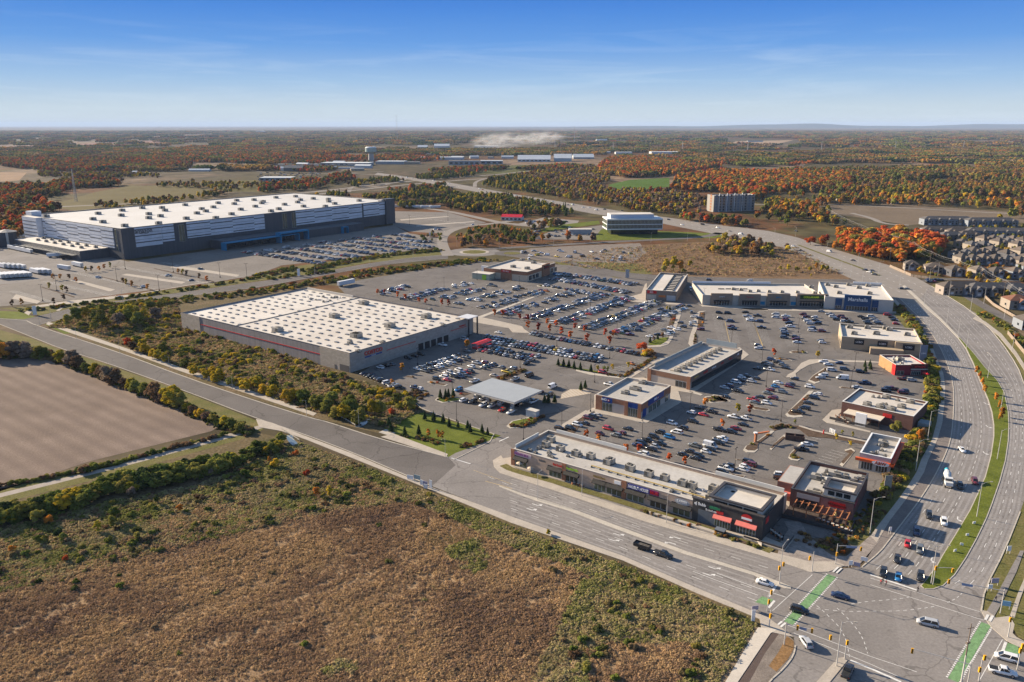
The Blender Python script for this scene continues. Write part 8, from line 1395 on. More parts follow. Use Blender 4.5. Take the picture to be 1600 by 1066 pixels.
def far(n, y0, y1, thr, sc_, seed):
    r = np.random.default_rng(seed); Y = np.sqrt(r.uniform(y0 ** 2, y1 ** 2, n)); X = r.uniform(-.72, .72, n) * Y; v = vnoise(X / 600, Y / 420, 77)
    px, py = 800 + F * X / (Y * cp + HCAM * sp), 533 - F * (Y * sp - HCAM * cp) / (Y * cp + HCAM * sp)
    ok = v > thr - .06; ok &= ~((px < 330) & (py < 233) & (py > 218) & (vnoise(X / 300, Y / 200, 5) < .55)); ok &= ~((px < 420) & (py > 247) & (px > 60) & (py > 268)); ok &= ~((px > 420) & (px < 960) & (py > 244)); ok &= ~((px > 1130) & (px < 1250) & (py > 217) & (py < 226)); ok &= ~((px > 940) & (px < 1060) & (py > 239) & (py < 246)); ok &= ~((px > 560) & (px < 600) & (py > 243)); ok &= ~((px > 650) & (px < 800) & (py > 229) & (py < 235))
    return np.stack([X[ok], Y[ok]], 1), (sc_ * r.uniform(.75, 1.25, n))[ok]
a_, s1 = far(6500, 1900, 4200, .46, .8, 1); b_, s2 = far(16000, 4200, 15000, .47, 1.15, 2)
scatter('distant_woods', np.concatenate([a_, b_]), np.concatenate([s1, s2]), CLM, None)
print('wood instances', nt_, len(THINGS), len(a_) + len(b_), len(M1), len(b3), len(t2), len(allb))
hm = mat('blue_hills_wood', (.05, .05, .035), .95, .3, .0006, fine=.004)
mb = MB(); pr = []
for i in range(90):
    t = i / 89; px = 780 + 1000 * t; D = 30000; X = (px - 800) / F * D * 1.02; hgt = 25 + 125 * max(0, min(1, (px - 860) / 420)) * (.75 + .25 * math.sin(px * .012) + .1 * math.sin(px * .05)) + 25 * math.sin(px * .021)
    pr.append((X, D, max(5, hgt)))
for (x0, y0, z0), (x1, y1, z1) in zip(pr, pr[1:]):
    mb.face([(x0, y0, -1), (x1, y1, -1), (x1, y1 + 2600, z1), (x0, y0 + 2600, z0)]); mb.face([(x0, y0 + 2600, z0), (x1, y1 + 2600, z1), (x1, y1 + 9000, -1), (x0, y0 + 9000, -1)])
struct('hills', mb, hm)
hz = MB(); hz.box(-52000, 52000, -1200, 56000, -1.5, 245); hzo = hz.build('haze', None) if False else None
me = hz.mesh('haze', []) if False else None
vm = bpy.data.materials.new('haze_air'); vm.use_nodes = True; vt = vm.node_tree; vt.nodes.clear(); pv = N(vt, 'ShaderNodeVolumePrincipled'); pv.inputs['Color'].default_value = (.52, .68, .95, 1); pv.inputs['Density'].default_value = 0.000026; pv.inputs['Anisotropy'].default_value = 0.0; vo_ = N(vt, 'ShaderNodeOutputMaterial'); vt.links.new(pv.outputs[0], vo_.inputs['Volume'])
ho = hz.build('haze', vm); ho['kind'] = 'stuff'
sm_m = bpy.data.materials.new('drifting_smoke'); sm_m.use_nodes = True; st_ = sm_m.node_tree; st_.nodes.clear(); pv = N(st_, 'ShaderNodeVolumePrincipled'); pv.inputs['Color'].default_value = (.92, .9, .88, 1); co = N(st_, 'ShaderNodeTexCoord'); nz = N(st_, 'ShaderNodeTexNoise'); nz.inputs['Scale'].default_value = 3.2; nz.inputs['Detail'].default_value = 5; nz.inputs['Distortion'].default_value = .6
ln = N(st_, 'ShaderNodeVectorMath', operation='LENGTH'); st_.links.new(co.outputs['Object'], ln.inputs[0]); st_.links.new(co.outputs['Object'], nz.inputs[0])
r1 = N(st_, 'ShaderNodeMapRange'); r1.inputs[1].default_value = 1.0; r1.inputs[2].default_value = .2; r1.inputs[3].default_value = 0; r1.inputs[4].default_value = .5; st_.links.new(ln.outputs['Value'], r1.inputs[0])
r2 = N(st_, 'ShaderNodeMapRange'); r2.inputs[1].default_value = .42; r2.inputs[2].default_value = .62; st_.links.new(nz.outputs[0], r2.inputs[0]); mu = N(st_, 'ShaderNodeMath', operation='MULTIPLY'); st_.links.new(r1.outputs[0], mu.inputs[0]); st_.links.new(r2.outputs[0], mu.inputs[1]); m2 = N(st_, 'ShaderNodeMath', operation='MULTIPLY'); m2.inputs[1].default_value = .03; st_.links.new(mu.outputs[0], m2.inputs[0]); st_.links.new(m2.outputs[0], pv.inputs['Density']); so_ = N(st_, 'ShaderNodeOutputMaterial'); st_.links.new(pv.outputs[0], so_.inputs['Volume'])
SX, SY = P(800, 233)
for i, (dx, w_, d_, h_, z) in enumerate(((-60, 170, 150, 48, 40), (150, 150, 150, 40, 50))):
    b = bmesh.new(); bmesh.ops.create_icosphere(b, subdivisions=3, radius=1.0); me = bpy.data.meshes.new('smoke'); b.to_mesh(me); b.free(); me.materials.append(sm_m); o = bpy.data.objects.new('smoke', me); link(o); o.location = (SX + dx, SY + i * 200, z); o.scale = (w_, d_, h_); o.rotation_euler = (0, -.06, 0); o['kind'] = 'stuff'
LPM = mat('pale_lamp_pole', (.46, .44, .41), .5, .06, 1); DPM = mat('dark_bronze_pole', (.045, .035, .03), .5, .1, 1); SIGY = mat('signal_yellow', (.60, .30, .01), .4, .05, 1); SGL = mat('signal_lens_dark', (.03, .01, .01), .3, 0); WOOD = mat('weathered_pole_wood', (.19, .15, .12), .9, .2, 1.5)
LP_ = {}
def lampmesh(kind):
    if kind in LP_: return LP_[kind]
    p = MB(); a = MB(); l = MB()
    if kind in ('single', 'twin'):
        p.tube((0, 0, 0), (0, 0, 11.6), .13, .07, 8)
        for s in ((1,) if kind == 'single' else (1, -1)): a.tube((0, 0, 11.2), (s * 1.2, 0, 11.9), .05, .045, 6); a.tube((s * 1.2, 0, 11.9), (s * 2.6, 0, 12.1), .045, .04, 6); l.box(min(s * 2.5, s * 3.2), max(s * 2.5, s * 3.2), -.16, .16, 12.0, 12.16)
    elif kind == 'lot':
        p.tube((0, 0, 0), (0, 0, .8), .3, .3, 8); p.tube((0, 0, .8), (0, 0, 9.0), .1, .08, 6); a.tube((-.7, 0, 8.95), (.7, 0, 8.95), .05, .05, 5); l.box(-1.1, -.5, -.2, .2, 8.88, 9.05); l.box(.5, 1.1, -.2, .2, 8.88, 9.05)
    LP_[kind] = (p.mesh('pole', DPM if kind == 'lot' else LPM), a.mesh('arm', DPM if kind == 'lot' else LPM), l.mesh('lamp_head', DPM if kind == 'lot' else HV)); return LP_[kind]
def lamp(px, kind='single', rz=0.0, where='', s=1.0, z=.1):
    X, Y = P(*px); r_ = empty('street_lamp' if kind != 'lot' else 'car_park_lamp', (X, Y, z), rz); r_.scale = (s, s, s); p, a, l = lampmesh(kind); put('pole', p, r_); put('arm', a, r_); put('lamp_head', l, r_)
    later(r_, {'single': 'pale street lamp', 'twin': 'pale twin-armed street lamp', 'lot': 'dark bronze twin-headed lamp'}[kind], where, 'street lamp', 'street lamps and car park lamps')
for x, y in ((1449.5, 686), (1430.6, 736), (1359, 834)): lamp((x, y), 'single', 0, 'beside the curving west pavement')
for x, y, rz in ((1558, 718, 0), (1526, 808, 0), (1562.6, 646, 0), (1543, 591, 1.6), (1510, 545, 0), (1496.6, 527, 3.14), (1478.8, 507.5, 0), (1443.8, 477.5, 0), (1405, 452.5, 0), (1347.5, 440, 0), (1328.8, 432.5, 0), (1313.8, 426, 0), (1340, 416, 0), (1372.5, 431, 0), (1291, 398, 0)): lamp((x, y), 'single', rz, 'along the middle of the drive')
for x, y in ((1537, 475), (1568.8, 497.5), (1581, 550), (1516, 487.5), (1482.5, 463.8), (1452, 440), (1465, 432), (1413, 428), (1390, 408)): lamp((x, y), 'single', 2.4, 'along the east side of the drive')
for x, y in ((297.5, 465), (192.5, 475), (80, 500), (492.5, 434), (578.8, 422.5), (646, 407.5), (714, 386), (738, 384), (780, 388), (800, 388), (865, 384), (1017, 380), (1074, 377)): lamp((x, y), 'single', 1.0, 'along the road between the warehouses', .9)
for x, y in ((62.5, 510), (120, 530), (187.5, 552.5), (265, 577.5), (363.8, 611), (479.5, 651), (561, 667), (695.8, 713.8)): lamp((x, y), 'single', -2.2, 'along the service road', .62)
lamp((840, 781), 'single', 1.0, 'on the boulevard median', .8); lamp((909, 775), 'single', 1, 'before the roadside shops', .8); lamp((1041, 817.5), 'single', 1, 'before the roadside shops', .85); lamp((1217.5, 912.6), 'single', .8, 'on the boulevard median nose', 1.0); lamp((1454.6, 913), 'twin', -.3, 'at the grass median tip')
lamp(crop(1120, 906, [(1245, 900)])[0], 'single', -.3, 'on the concrete traffic island')
for x, y in ((1108, 378), (1168, 372), (1210, 372), (1243, 370), (1066, 335), (870, 312), (908, 318), (1127, 385)): lamp((x, y), 'single', 2, 'beside the drive near the brown lot', .9)
for (x, y), w_ in ([(p, 'behind the roadside shops') for p in ((818, 688), (877.6, 673.8), (1003, 689.5), (1147.6, 737))] + [(p, 'around the bank and shop row') for p in ((922.5, 643.8), (929, 598), (952.5, 560.5), (1078, 643), (1220, 659))] + [(p, 'in the plaza lot east of the drive') for p in ((1197, 605), (1190, 569), (1142.5, 539), (1246.8, 548), (1329, 607), (1335, 576.6), (1247, 520), (1330, 530))] + [(p, 'near the fuel canopy') for p in ((713.5, 658.6), (706.8, 616.5), (812.6, 575))] + [(p, 'on the warehouse lot') for p in ((652.8, 570), (760.5, 466.5), (793.5, 495), (811.6, 450), (745.5, 438), (891, 462), (922.6, 490.6), (870, 541.6), (963.8, 525), (1006, 496), (922, 487), (694, 452), (640, 470), (1100, 470), (721, 571))]): lamp((x, y), 'lot', rng.uniform(0, 3), w_)
for x, y in ((67, 471), (89, 455), (183, 440), (196, 421), (249, 455), (271, 426), (344, 434), (386, 435), (640, 352), (700, 345)): lamp((x, y), 'lot', 0, 'in the empty far lot', 1.35)
wp = [(1400, 392), (1426, 402), (1452, 418), (1492, 432), (1529, 445), (1567, 468), (1612, 498)]; tops = []
for (x, y) in wp:
    X, Y = P(x, y); r_ = empty('utility_pole', (X, Y, 0), -.9); b = MB(); b.tube((0, 0, 0), (0, 0, 15), .17, .1, 7); b.build('pole', WOOD, r_); b = MB(); b.box(-1.3, 1.3, -.06, .06, 13.6, 13.75); b.box(-1.1, 1.1, -.06, .06, 12.2, 12.3); b.build('crossarm', WOOD, r_); later(r_, 'timber utility pole', 'along the fence line east of the drive', 'utility pole', 'utility poles'); tops.append((X, Y))
X0, Y0 = P(1290, 342); X1, Y1 = P(1345, 372); tops = [(X0, Y0), (X1, Y1)] + tops; b = MB()
for i, ((x0, y0), (x1, y1)) in enumerate(zip(tops, tops[1:])):
    for off, z in ((-1.1, 13.8), (0, 13.8), (1.1, 13.8), (0, 12.3), (.2, 9)):
        prev = None
        for t in np.linspace(0, 1, 6):
            p = (x0 + (x1 - x0) * t + off * .7, y0 + (y1 - y0) * t + off * .7, z - 1.2 * 4 * t * (1 - t))
            if prev: b.tube(prev, p, .035, .035, 3, False)
            prev = p
o = b.build('overhead_wires'[:13], mat('aluminium_wire', (.35, .33, .3), .4, 0)); tag(o, 'sagging overhead power line strung along the east side poles', 'power line')
X, Y = P(1502, 1066); r_ = empty('utility_pole', (X, Y, 0), .3); b = MB(); b.tube((0, 0, 0), (0, 0, 7), .2, .16, 8); b.build('pale_lower_pole', LPM, r_); b = MB(); b.tube((0, 0, 7), (0, 0, 15), .16, .1, 8); b.build('pole', WOOD, r_); b = MB(); b.box(-.9, .9, -.06, .06, 13.8, 13.95); b.box(-.5, .5, -.2, .2, 10, 10.3); b.build('crossarm', WOOD, r_); tag(r_, 'tall wooden utility pole beside the lower green crossing', 'utility pole')
SH = None
def head(parent, x, y, z, rz=0):
    b = MB(); b.box(-.24, .24, -.2, .2, -.62, .62); M_ = b.mesh('signal_head', SIGY) if 'sh' not in LP_ else LP_['sh']; LP_['sh'] = M_; o = put('signal_head', M_, parent, (x, y, z)); o.rotation_euler = (0, 0, rz)
    if 'sl' not in LP_:
        b = MB()
        for dz in (-.38, 0, .38): b.tube((0, -.26, dz), (0, -.2, dz), .13, .13, 8)
        LP_['sl'] = b.mesh('signal_lens', SGL)
    put('signal_lens', LP_['sl'], o)
def signal(px, h, heads, arm=None, rz=0.0, lab='', sign=None):
    X, Y = P(*px); r_ = empty('traffic_signal', (X, Y, .14), rz); b = MB(); b.tube((0, 0, 0), (0, 0, h), .13, .1, 8); b.build('pole', LPM, r_)
    if arm: b = MB(); b.tube((0, 0, h - .6), (arm, 0, h - .2), .09, .06, 6); b.build('mast_arm', LPM, r_)
    for x, z in heads: head(r_, x, -.3, z, 0)
    if sign: b = MB(); b.box(sign[0], sign[1], -.06, -.02, h - 1.0, h - .3); b.build('street_name_plate', mat('street_sign_blue', (.20, .27, .42), .5, .05, 1), r_)
    tag(r_, lab, 'traffic signal', 'traffic signals at the junction')
c5 = lambda x, y: (1120 + x / 6.6625, 906 + y / 6.6625); c3 = lambda x, y: (1120 + x / 6.6625, 800 + y / 6.6625); c4 = lambda x, y: (1360 + x / 6.6625, 800 + y / 6.6625); c6 = lambda x, y: (1360 + x / 6.6625, 906 + y / 6.6625)
signal(c5(525, 330), 5.4, [(.5, 5.6), (.1, 2.9)], None, 0, 'white signal post with two yellow heads at the green bike box'); signal(c5(545, 490), 4.6, [(-.2, 3.2)], None, .4, 'short signal post at the lower end of the striped walk')
signal(c5(700, 680), 6.2, [(2.6, 5.6), (5.8, 5.8)], 6.6, -.45, 'signal mast with two yellow heads above the silver turning SUV', (3.0, 4.6)); signal(c5(1330, 830), 5.0, [(0, 4.6), (-4.0, 6.0)], None, .0, 'signal post with yellow head on the concrete traffic island')
signal(c3(990, 620), 6.0, [(-1.1, 4.2)], None, 0, 'slim signal post on the paved plaza corner'); signal(c3(1235, 545), 6.3, [(0, 3.2), (6.2, 5.4)], 6.4, -.15, 'signal mast with blue street plate by the plaza corner', (2.4, 5.2))
signal(c4(650, 762), 5.8, [(0, 5.2), (4.2, 5.0)], 4.4, -.2, 'signal post with two yellow heads at grass median tip'); signal(c4(1350, 1060), 7.0, [(-12.5, 6.6)], -13, -.35, 'long signal mast with blue plates reaching over the northbound lanes', (-9.5, -7))
signal(c6(1430, 600), 6.0, [(-.4, 5.0)], None, 0, 'signal post on the east pavement beside the planted curve'); signal(c6(1525, 940), 7, [(0, 6.4), (-.3, 5.2)], None, 0, 'signal post beside the white minivan'); signal(c6(1125, 1060), 6.2, [(.2, 6.3), (-.4, 3.2)], None, 0, 'signal post between the white pickup and the green crossing'); signal(c6(1000, 1150), 7, [(-11.5, 6.4)], -12, -.45, 'long signal mast over the lower lanes of the junction')
signal(c3(650, 755), 6.2, [(-.5, 5.0), (.5, 6.2)], None, 0, 'signal heads on the median nose post of the boulevard')
def board(px, w_, h_, zb, col, rz, lab, cat='sign', legs=True, text=None, tcol=None, size=.5):
    X, Y = P(*px); r_ = empty('sign_board', (X, Y, .05), rz); b = MB(); b.box(-w_ / 2, w_ / 2, -.06, .06, zb, zb + h_); b.build('panel', col, r_)
    b = MB(); b.box(-w_ / 2 + .05, -w_ / 2 + .17, .061, .16, 0, zb + h_ * .9); b.box(w_ / 2 - .17, w_ / 2 - .05, .061, .16, 0, zb + h_ * .9); b.build('frame', LPM, r_)
    if text: me = textmesh(text, size, tcol or BLUE, .04, .02); o = put('lettering', me, r_, (0, -.1, zb + h_ / 2)); o.rotation_euler = (math.pi / 2, 0, 0)
    tag(r_, lab, cat); return r_
LIL = mat('lilac_sign', (.34, .31, .38), .6, .05, 1)
board((652, 755), 2.6, 1.6, 1.4, mat('pale_teal_sign', (.36, .42, .40), .6, .05, 1), -.5, 'pale framed billboard on posts beside the service road'); board((659, 759), 1.2, 1.8, .3, WSIGN, -.5, 'white upright sign left of the lilac one'); board((664.5, 761), 1.8, 1.5, .6, LIL, -.4, 'small lilac sign between the white roadside signs', text='FOR LEASE', size=.3); board((673, 764), 1.1, 3.0, .2, WSIGN, -.6, 'tall white sign panel at the roadside group end'); board((641, 750), 2.4, 1.4, .3, WSIGN, -.4, 'low white sign farthest along the roadside group'); board((665, 764), 1.4, 1.6, .1, WSIGN, -.4, 'small white sign at the roadside group front')
board(c4(1290, 770), 2.0, 1.5, .8, LIL, 0, 'lilac striped sign on the east verge'); board(c4(1240, 830), 1.2, 1.3, .8, WSIGN, 0, 'round topped white sign on the east verge'); board(c4(1435, 440), 1.2, 1.6, 1.0, WSIGN, 0, 'small white sign beside the east path'); board(c6(1405, 310), 2.0, 1.4, 1.0, mat('sky_sign', (.25, .45, .6), .6, .05, 1), -.3, 'light blue sign by the orange bin'); board(c5(375, 440), .9, 3.2, .2, WSIGN, 0, 'white feather-like upright sign in dry grass'); board(c5(395, 330), 1.8, 1.2, .4, LIL, .2, 'small lilac sign by the boulevard pavement')
board(c3(1390, 580), 1.1, 1.4, .8, WSIGN, 0, 'white sign with round top at the plaza corner kerb'); board(c3(1455, 580), 1.7, 1.2, .4, LIL, -.5, 'lilac lawn sign at the plaza corner kerb'); board(c3(1530, 525), 1.8, 1.2, .4, WSIGN, -.5, 'tilted white lawn sign at the plaza corner'); board(c4(200, 240), .8, 1.2, 1.4, WSIGN, 0, 'square white sign on the shaded kerb'); board((1441, 566), 3.8, 9.0, .2, mat('slate_pylon', (.16, .19, .26), .5, .06, 1), 0, 'tall slate pylon sign behind the red restaurant', text='LCBO', tcol=WSIGN, size=1.0)
board((980, 435), 3.0, 7, .3, mat('steel_pylon', (.3, .33, .36), .5, .06, 1), 0, 'steel pylon sign behind the long lot'); board((219, 491), 2.2, 6, .3, WSIGN, .6, 'white pylon sign at the service road corner') if False else board((55, 493), 2.2, 6, .3, WSIGN, .6, 'white pylon sign at the service road corner'); board((467, 432), 2.6, 6, .3, WSIGN, .9, 'white pylon sign at the staff lot entrance'); board((674, 370), 5, 4.4, .4, WSIGN, .2, 'square white sign by the curve to the roundabout'); board((1386, 768), 2.6, 5.6, .3, mat('menu_pylon', (.3, .27, .22), .5, .2, 2), .1, 'striped menu pylon between two restaurants')
for (x, y), rz in zip([(1510, 534), (1551, 576.5)], (0, 0)): pass
for i, (x, y) in enumerate(c4(*q) for q in ((1078, 130), (1008, 255), (948, 355), (880, 420))): board((x, y), .9, .7, .25, WSIGN, rng.uniform(-.4, .4), ['uppermost', 'second', 'third', 'lowest'][i] + ' small white lawn sign on the grass median')
X, Y = P(*B_([(400, 205)])[0]); r_ = empty('drive_through_gate', (X, Y, .15), .35); OT = mat('orange_gate_paint', (.55, .17, .06), .5, .06, 1); b = MB(); b.box(-.4, .4, -.4, .4, 0, 3.1); b.build('pillar', mat('orange_brown_pillar', (.3, .12, .06), .8, .1, 1), r_); b = MB(); b.box(-.6, 6.2, -.35, .35, 3.1, 3.6); b.build('canopy_bar', OT, r_); b = MB(); b.tube((-.2, 0, 3.6), (-.2, 0, 3.95), .8, .8, 12); b.build('round_badge', WSIGN, r_); tag(r_, 'orange drive-through gate bar on a pillar by the planted lane', 'gate')
X, Y = P(*B_([(810, 180)])[0]); r_ = empty('bin_enclosure', (X, Y, .1), -.32); EN = mat('dark_brown_screen', (.09, .055, .045), .8, .1, 1, brick=(.4, 10, (.6, .6, .6))); b = MB(); b.box(-3.4, 3.4, -1.5, -1.3, 0, 1.9); b.box(-3.4, 3.4, 1.3, 1.5, 0, 1.9); b.box(-3.6, -3.4, -1.5, 1.5, 0, 1.9); b.box(3.4, 3.6, -1.5, 1.5, 0, 1.9); b.build('screen_wall', EN, r_); b = MB(); b.box(-.1, .1, -1.5, 1.5, .01, 2.0); b.build('divider', EN, r_); tag(r_, 'dark brown bin enclosure beside the small restaurant lot', 'bin enclosure')
for i, (x, y) in enumerate(B_([(1110, 125), (1180, 105), (1195, 112), (1210, 118), (1228, 125)])):
    X, Y = P(x, y); b = MB(); b.tube((0, 0, 0), (0, 0, 1.5), .28, .28, 8); b.tube((0, 0, 1.5), (0, 0, 1.7), .34, .2, 8); o = b.build('waste_bin', WSIGN if i else RED); o.location = (X, Y, .15); tag(o, ('red waste bin by the planted lane' if i == 0 else ['', 'first', 'second', 'third', 'last'][i] + ' white bin in the cluster of four by the planted lane'), 'bin')
for i, (x, y) in enumerate(((1444, 590), (1448, 591))):
    X, Y = P(x, y); r_ = empty('parasol', (X, Y, .1)); b = MB(); b.tube((0, 0, 0), (0, 0, 2.3), .04, .04, 5); b.build('pole', LPM, r_); b = MB(); b.tube((0, 0, 2.1), (0, 0, 2.7), 1.3, .05, 8, False); b.build('canopy', RED, r_); tag(r_, ('left' if i == 0 else 'right') + ' red parasol before the red restaurant', 'parasol')
for i, (x, y) in enumerate(crop(1200, 800, [(420, 48)], 4) + [(812, 733), (829, 741)]):
    X, Y = P(x, y); r_ = empty('parasol', (X, Y, .3)); b = MB(); b.tube((0, 0, 0), (0, 0, 2.2), .04, .04, 5); b.build('pole', LPM, r_); b = MB(); b.tube((0, 0, 1.3 if i == 0 else 2.0), (0, 0, 2.6), (.5, 1.4, 1.3)[i], .05, 8, False); b.build('canopy', (YEL, STUC, STUC)[i], r_); tag(r_, ('folded yellow parasol on the pergola terrace', 'tan parasol at the near corner of the roadside shops', 'tan parasol right of its twin by roadside shops')[i], 'parasol')
for k, (org, n, L_, w_) in enumerate((((1302, 824), 8, (-26, -10, 30, 12), 'on the pergola terrace'), ((1208, 836), 6, (-8, -8, 14, 8), 'on the dark corner terrace'), ((1308, 655), 7, (0, -4, 18, 8), 'on the patio of the brown restaurant'), ((900, 758), 3, (-5, -2, 12, 4), 'before the green lettered shop'))):
    for i in range(n):
        X, Y = P(org[0] + L_[0] + (L_[2] - L_[0]) * (i + .5) / n, org[1] + L_[1] + (L_[3] - L_[1]) * (i + .5) / n); r_ = empty('terrace_table', (X, Y, .5 if k == 0 else .12), rng.uniform(0, 3)); b = MB(); b.tube((0, 0, .7), (0, 0, .76), .5, .5, 10); b.build('table_top', COPE, r_); b = MB(); b.tube((0, 0, 0), (0, 0, .7), .06, .06, 6); b.build('leg', DPM, r_)
        for a in (0, 2.1, 4.2): b = MB(); b.box(-.2, .2, -.2, .2, .42, .48); b.box(-.2, .2, .16, .2, .48, .9); b.box(-.18, .18, -.18, .18, 0, .42); q = b.build('seat', DPM if i % 2 else TIM, r_); q.location = (math.cos(a) * .9, math.sin(a) * .9, 0); q.rotation_euler = (0, 0, a - math.pi / 2)
        later(r_, 'round table with three seats', w_, 'table', 'terrace tables')
X, Y = P(1205, 845); r_ = empty('terrace_railing', (X, Y, .1), G2); b = MB()
for q in ((-7, 5, -4.05, -3.95, .3, 1.1), (4.95, 5.05, -4, 5, .3, 1.1)): b.box(*q)
b.build('rail_panel', DCOPE, r_); b = MB(); b.box(-7, 5.2, -4.3, -4.06, 0, .5); b.box(5.06, 5.3, -4.3, 5, 0, .5); b.build('base_wall', CON, r_); tag(r_, 'dark railing on low wall around the corner terrace', 'railing')
X, Y = P(*crop(1080, 770, [(480, 690)], 10.66)[0]); r_ = empty('waste_container', (X, Y, .1), G2); b = MB(); b.box(-1.5, 1.5, -.8, .8, .1, 1.4); b.build('body', DK, r_); b = MB(); b.face([(-1.55, -.85, 1.41), (1.55, -.85, 1.41), (1.55, .85, 1.75), (-1.55, .85, 1.75)]); b.build('lid', mat('slate_lid', (.12, .14, .17), .6, .1, 1), r_); tag(r_, 'black waste container at the end of the roadside terrace wall', 'container')
for (a, b_), lb in (((crop(400, 600, [(490, 190)], 4)[0], crop(400, 600, [(620, 265)], 4)[0]), 'metal guard rail above the creek beside the warehouse thicket'), (((440, 672), (468, 690)), 'guard rail over the culvert on the meadow side')):
    p, q = P(*a), P(*b_); r_ = empty('guard_rail', (*p, 0)); b = MB(); dx, dy = q[0] - p[0], q[1] - p[1]; L = math.hypot(dx, dy); M = Matrix.Rotation(math.atan2(dy, dx), 4, 'Z'); b.box(0, L, -.05, .05, .55, .95, M); b.build('rail_beam', HV, r_)
    for i in range(int(L / 2) + 1): c = MB(); c.box(i * 2 - .07, i * 2 + .07, .06, .2, 0, .9, M); c.build('post', HV, r_)
    tag(r_, lb, 'guard rail')
def personmesh(col, skin, stride):
    me = bpy.data.meshes.new('person'); J = [(0, 0, .95), (0, 0, 1.2), (0, 0, 1.42), (0, 0, 1.52), (0, 0, 1.66), (-.1, 0, .92), (-.11, stride, .5), (-.11, stride * 1.4, .08), (-.11, stride * 1.4 - .14, .04), (.1, 0, .92), (.11, -stride, .5), (.11, -stride * 1.5, .08), (.11, -stride * 1.5 - .14, .04), (-.19, 0, 1.4), (-.24, -stride * .8, 1.15), (-.22, -stride * 1.3, .92), (.19, 0, 1.4), (.24, stride * .8, 1.15), (.22, stride * 1.3, .92)]
    E_ = [(0, 1), (1, 2), (2, 3), (3, 4), (0, 5), (5, 6), (6, 7), (7, 8), (0, 9), (9, 10), (10, 11), (11, 12), (2, 13), (13, 14), (14, 15), (2, 16), (16, 17), (17, 18)]; Rr = [.15, .15, .15, .06, .10, .09, .07, .05, .05, .09, .07, .05, .05, .08, .05, .035, .08, .05, .035]
    me.from_pydata(J, E_, []); o = bpy.data.objects.new('person', me); link(o); sk = o.modifiers.new('s', 'SKIN'); o.modifiers.new('d', 'SUBSURF').levels = 1
    for i, v in enumerate(me.skin_vertices[0].data): v.radius = (Rr[i], Rr[i] * .8); v.use_root = i == 0
    bpy.context.view_layer.update(); out = bpy.data.meshes.new_from_object(o.evaluated_get(bpy.context.evaluated_depsgraph_get())); sc.collection.objects.unlink(o); bpy.data.objects.remove(o)
    for m_ in (mat('trousers_' + col[0], (.03, .03, .04), .9, 0), mat('coat_' + col[0], col[1], .9, 0), mat('skin_tone', (.42, .26, .19), .6, 0)): out.materials.append(m_)
    for p in out.polygons: p.material_index = 0 if p.center.z < .92 else (2 if p.center.z > 1.53 or (p.center.z < 1.0 and abs(p.center.x) > .19) else 1); p.use_smooth = True
    return out
def person(px, col, rz, lab, st=.16, hair=(.03, .02, .015)):
    X, Y = P(*px); r_ = empty('person', (X, Y, .07), rz); put('body', personmesh(col, 0, st), r_); b = MB(); core(b, [(0, .015, 1.70)], [.115], 1.0, .9); b.build('hair', mat('dark_hair', hair, .9, 0), r_); b = MB(); b.box(-.07, -.02, -.105, -.09, 1.66, 1.685); b.box(.02, .07, -.105, -.09, 1.66, 1.685); b.box(-.012, .012, -.12, -.09, 1.63, 1.66); b.build('face', mat('face_features', (.12, .06, .05), .7, 0), r_); tag(r_, lab, 'person')
person(c4(105, 762), ('red', (.35, .03, .03)), 1.5, 'person in red coat leading the group on the crosswalk'); person(c4(125, 748), ('dark', (.03, .02, .02)), 1.5, 'person in dark coat behind the one in red'); person(c4(160, 770), ('maroon', (.14, .03, .04)), 1.5, 'shorter person in maroon at the group rear'); person(c4(490, 838), ('black', (.015, .015, .02)), -1.6, 'lone person in black crossing near the median tip'); person(c4(1300, 935), ('navy', (.03, .03, .06)), 0, 'person in dark clothes walking on the east path'); person(crop(640, 540, [(740, 165)])[0], ('black', (.015, .015, .02)), 1, 'person in black between cars before the warehouse')
def mast(px, h, w_, lab, arm=None, m=None):
    X, Y = P(*px); r_ = empty('lattice_mast', (X, Y, 0)); m = m or mat('far_steel', (.36, .36, .36), .6, .05, 1); b = MB()
    for i in range(3): a = i * 2.094; b.tube((math.cos(a) * w_, math.sin(a) * w_, 0), (math.cos(a) * w_ * .3, math.sin(a) * w_ * .3, h), .35 * w_ / 2, .2 * w_ / 2, 4)
    b.build('leg_lattice', m, r_); b = MB(); 
    for i in range(10): z = h * i / 10; k = 1 - .7 * i / 10; b.tube((w_ * k, 0, z), (-w_ * .5 * k, w_ * .86 * k, z + h / 10), .12 * w_, .12 * w_, 3)
    b.build('brace_lattice', m, r_)
    if arm: b = MB(); b.tube((0, 0, h * .9), (arm[0], 0, h * .9 + arm[1]), .8, .5, 4); b.build('jib', m, r_)
    tag(r_, lab, 'mast')
PYL = mat('pale_pylon', (.5, .46, .42), .6, .05, 1)
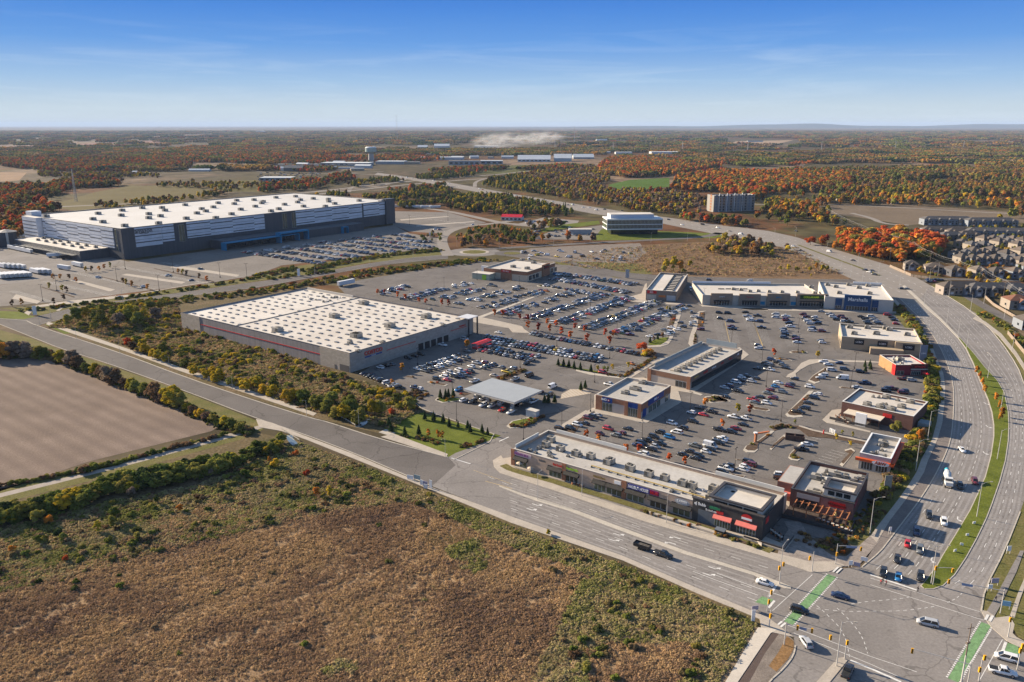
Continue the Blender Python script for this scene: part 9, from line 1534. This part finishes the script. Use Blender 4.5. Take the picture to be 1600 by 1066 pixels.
for x, y, h, lab in ((958, 237, 45, 'pale pylon farthest left above the woods'), (1066, 237, 45, 'pale pylon over the white factory'), (1168, 236, 40, 'pale pylon in the middle woods'), (1283, 238, 45, 'pale pylon before the orange ridge'), (1398.5, 236, 45, 'pale pylon in the eastern woods'), (1505, 234, 45, 'pale pylon farthest right in the woods'), (867, 233, 45, 'pale mast beyond the gabled warehouses')): mast((x, y), h, 3, lab, None, PYL)
mast((621, 222), 190, 2.2, 'tall thin radio mast on the horizon'); mast((897.5, 222), 110, 4, 'thin radio mast right of the smoke'); mast((119, 315), 52, 2.2, 'tall lattice mast behind the long building'); mast((152, 246), 42, 2.5, 'dark crane left of the pair', (4, 8), mat('crane_dark', (.08, .12, .08), .7, .1, 1)); mast((178, 245), 40, 2.5, 'crane with long raised jib', (30, 30), MATS['crane_dark'])
def ordinal(n):
    small = ['', 'first', 'second', 'third', 'fourth', 'fifth', 'sixth', 'seventh', 'eighth', 'ninth', 'tenth', 'eleventh', 'twelfth', 'thirteenth', 'fourteenth', 'fifteenth', 'sixteenth', 'seventeenth', 'eighteenth', 'nineteenth']
    if n < 20: return small[n]
    tens = {2: 'twent', 3: 'thirt', 4: 'fort', 5: 'fift', 6: 'sixt', 7: 'sevent', 8: 'eight', 9: 'ninet'}
    if n >= 100: return 'hundred-and-' + (ordinal(n - 100) if n > 100 else 'zeroth')
    return tens[n // 10] + ('ieth' if n % 10 == 0 else 'y-' + small[n % 10])
bpy.context.view_layer.update()
groups = {}
for rec in THINGS: groups.setdefault((rec[1], rec[2]), []).append(rec)
for (desc, where), rs in groups.items():
    if len(rs) == 1: rs[0][0]['label'] = f'{desc} {where}'
    else:
        rs.sort(key=lambda r: to_px(*r[0].location)[0])
        for i, r in enumerate(rs):
            pos = 'leftmost' if i == 0 else ('rightmost' if i == len(rs) - 1 else ordinal(i + 1) + ' from left')
            r[0]['label'] = f'{desc} {where}, {pos}'
for o in list(sc.collection.objects):
    if o.parent is None and o.type == 'MESH' and 'kind' not in o and 'category' not in o: o['kind'] = 'structure'
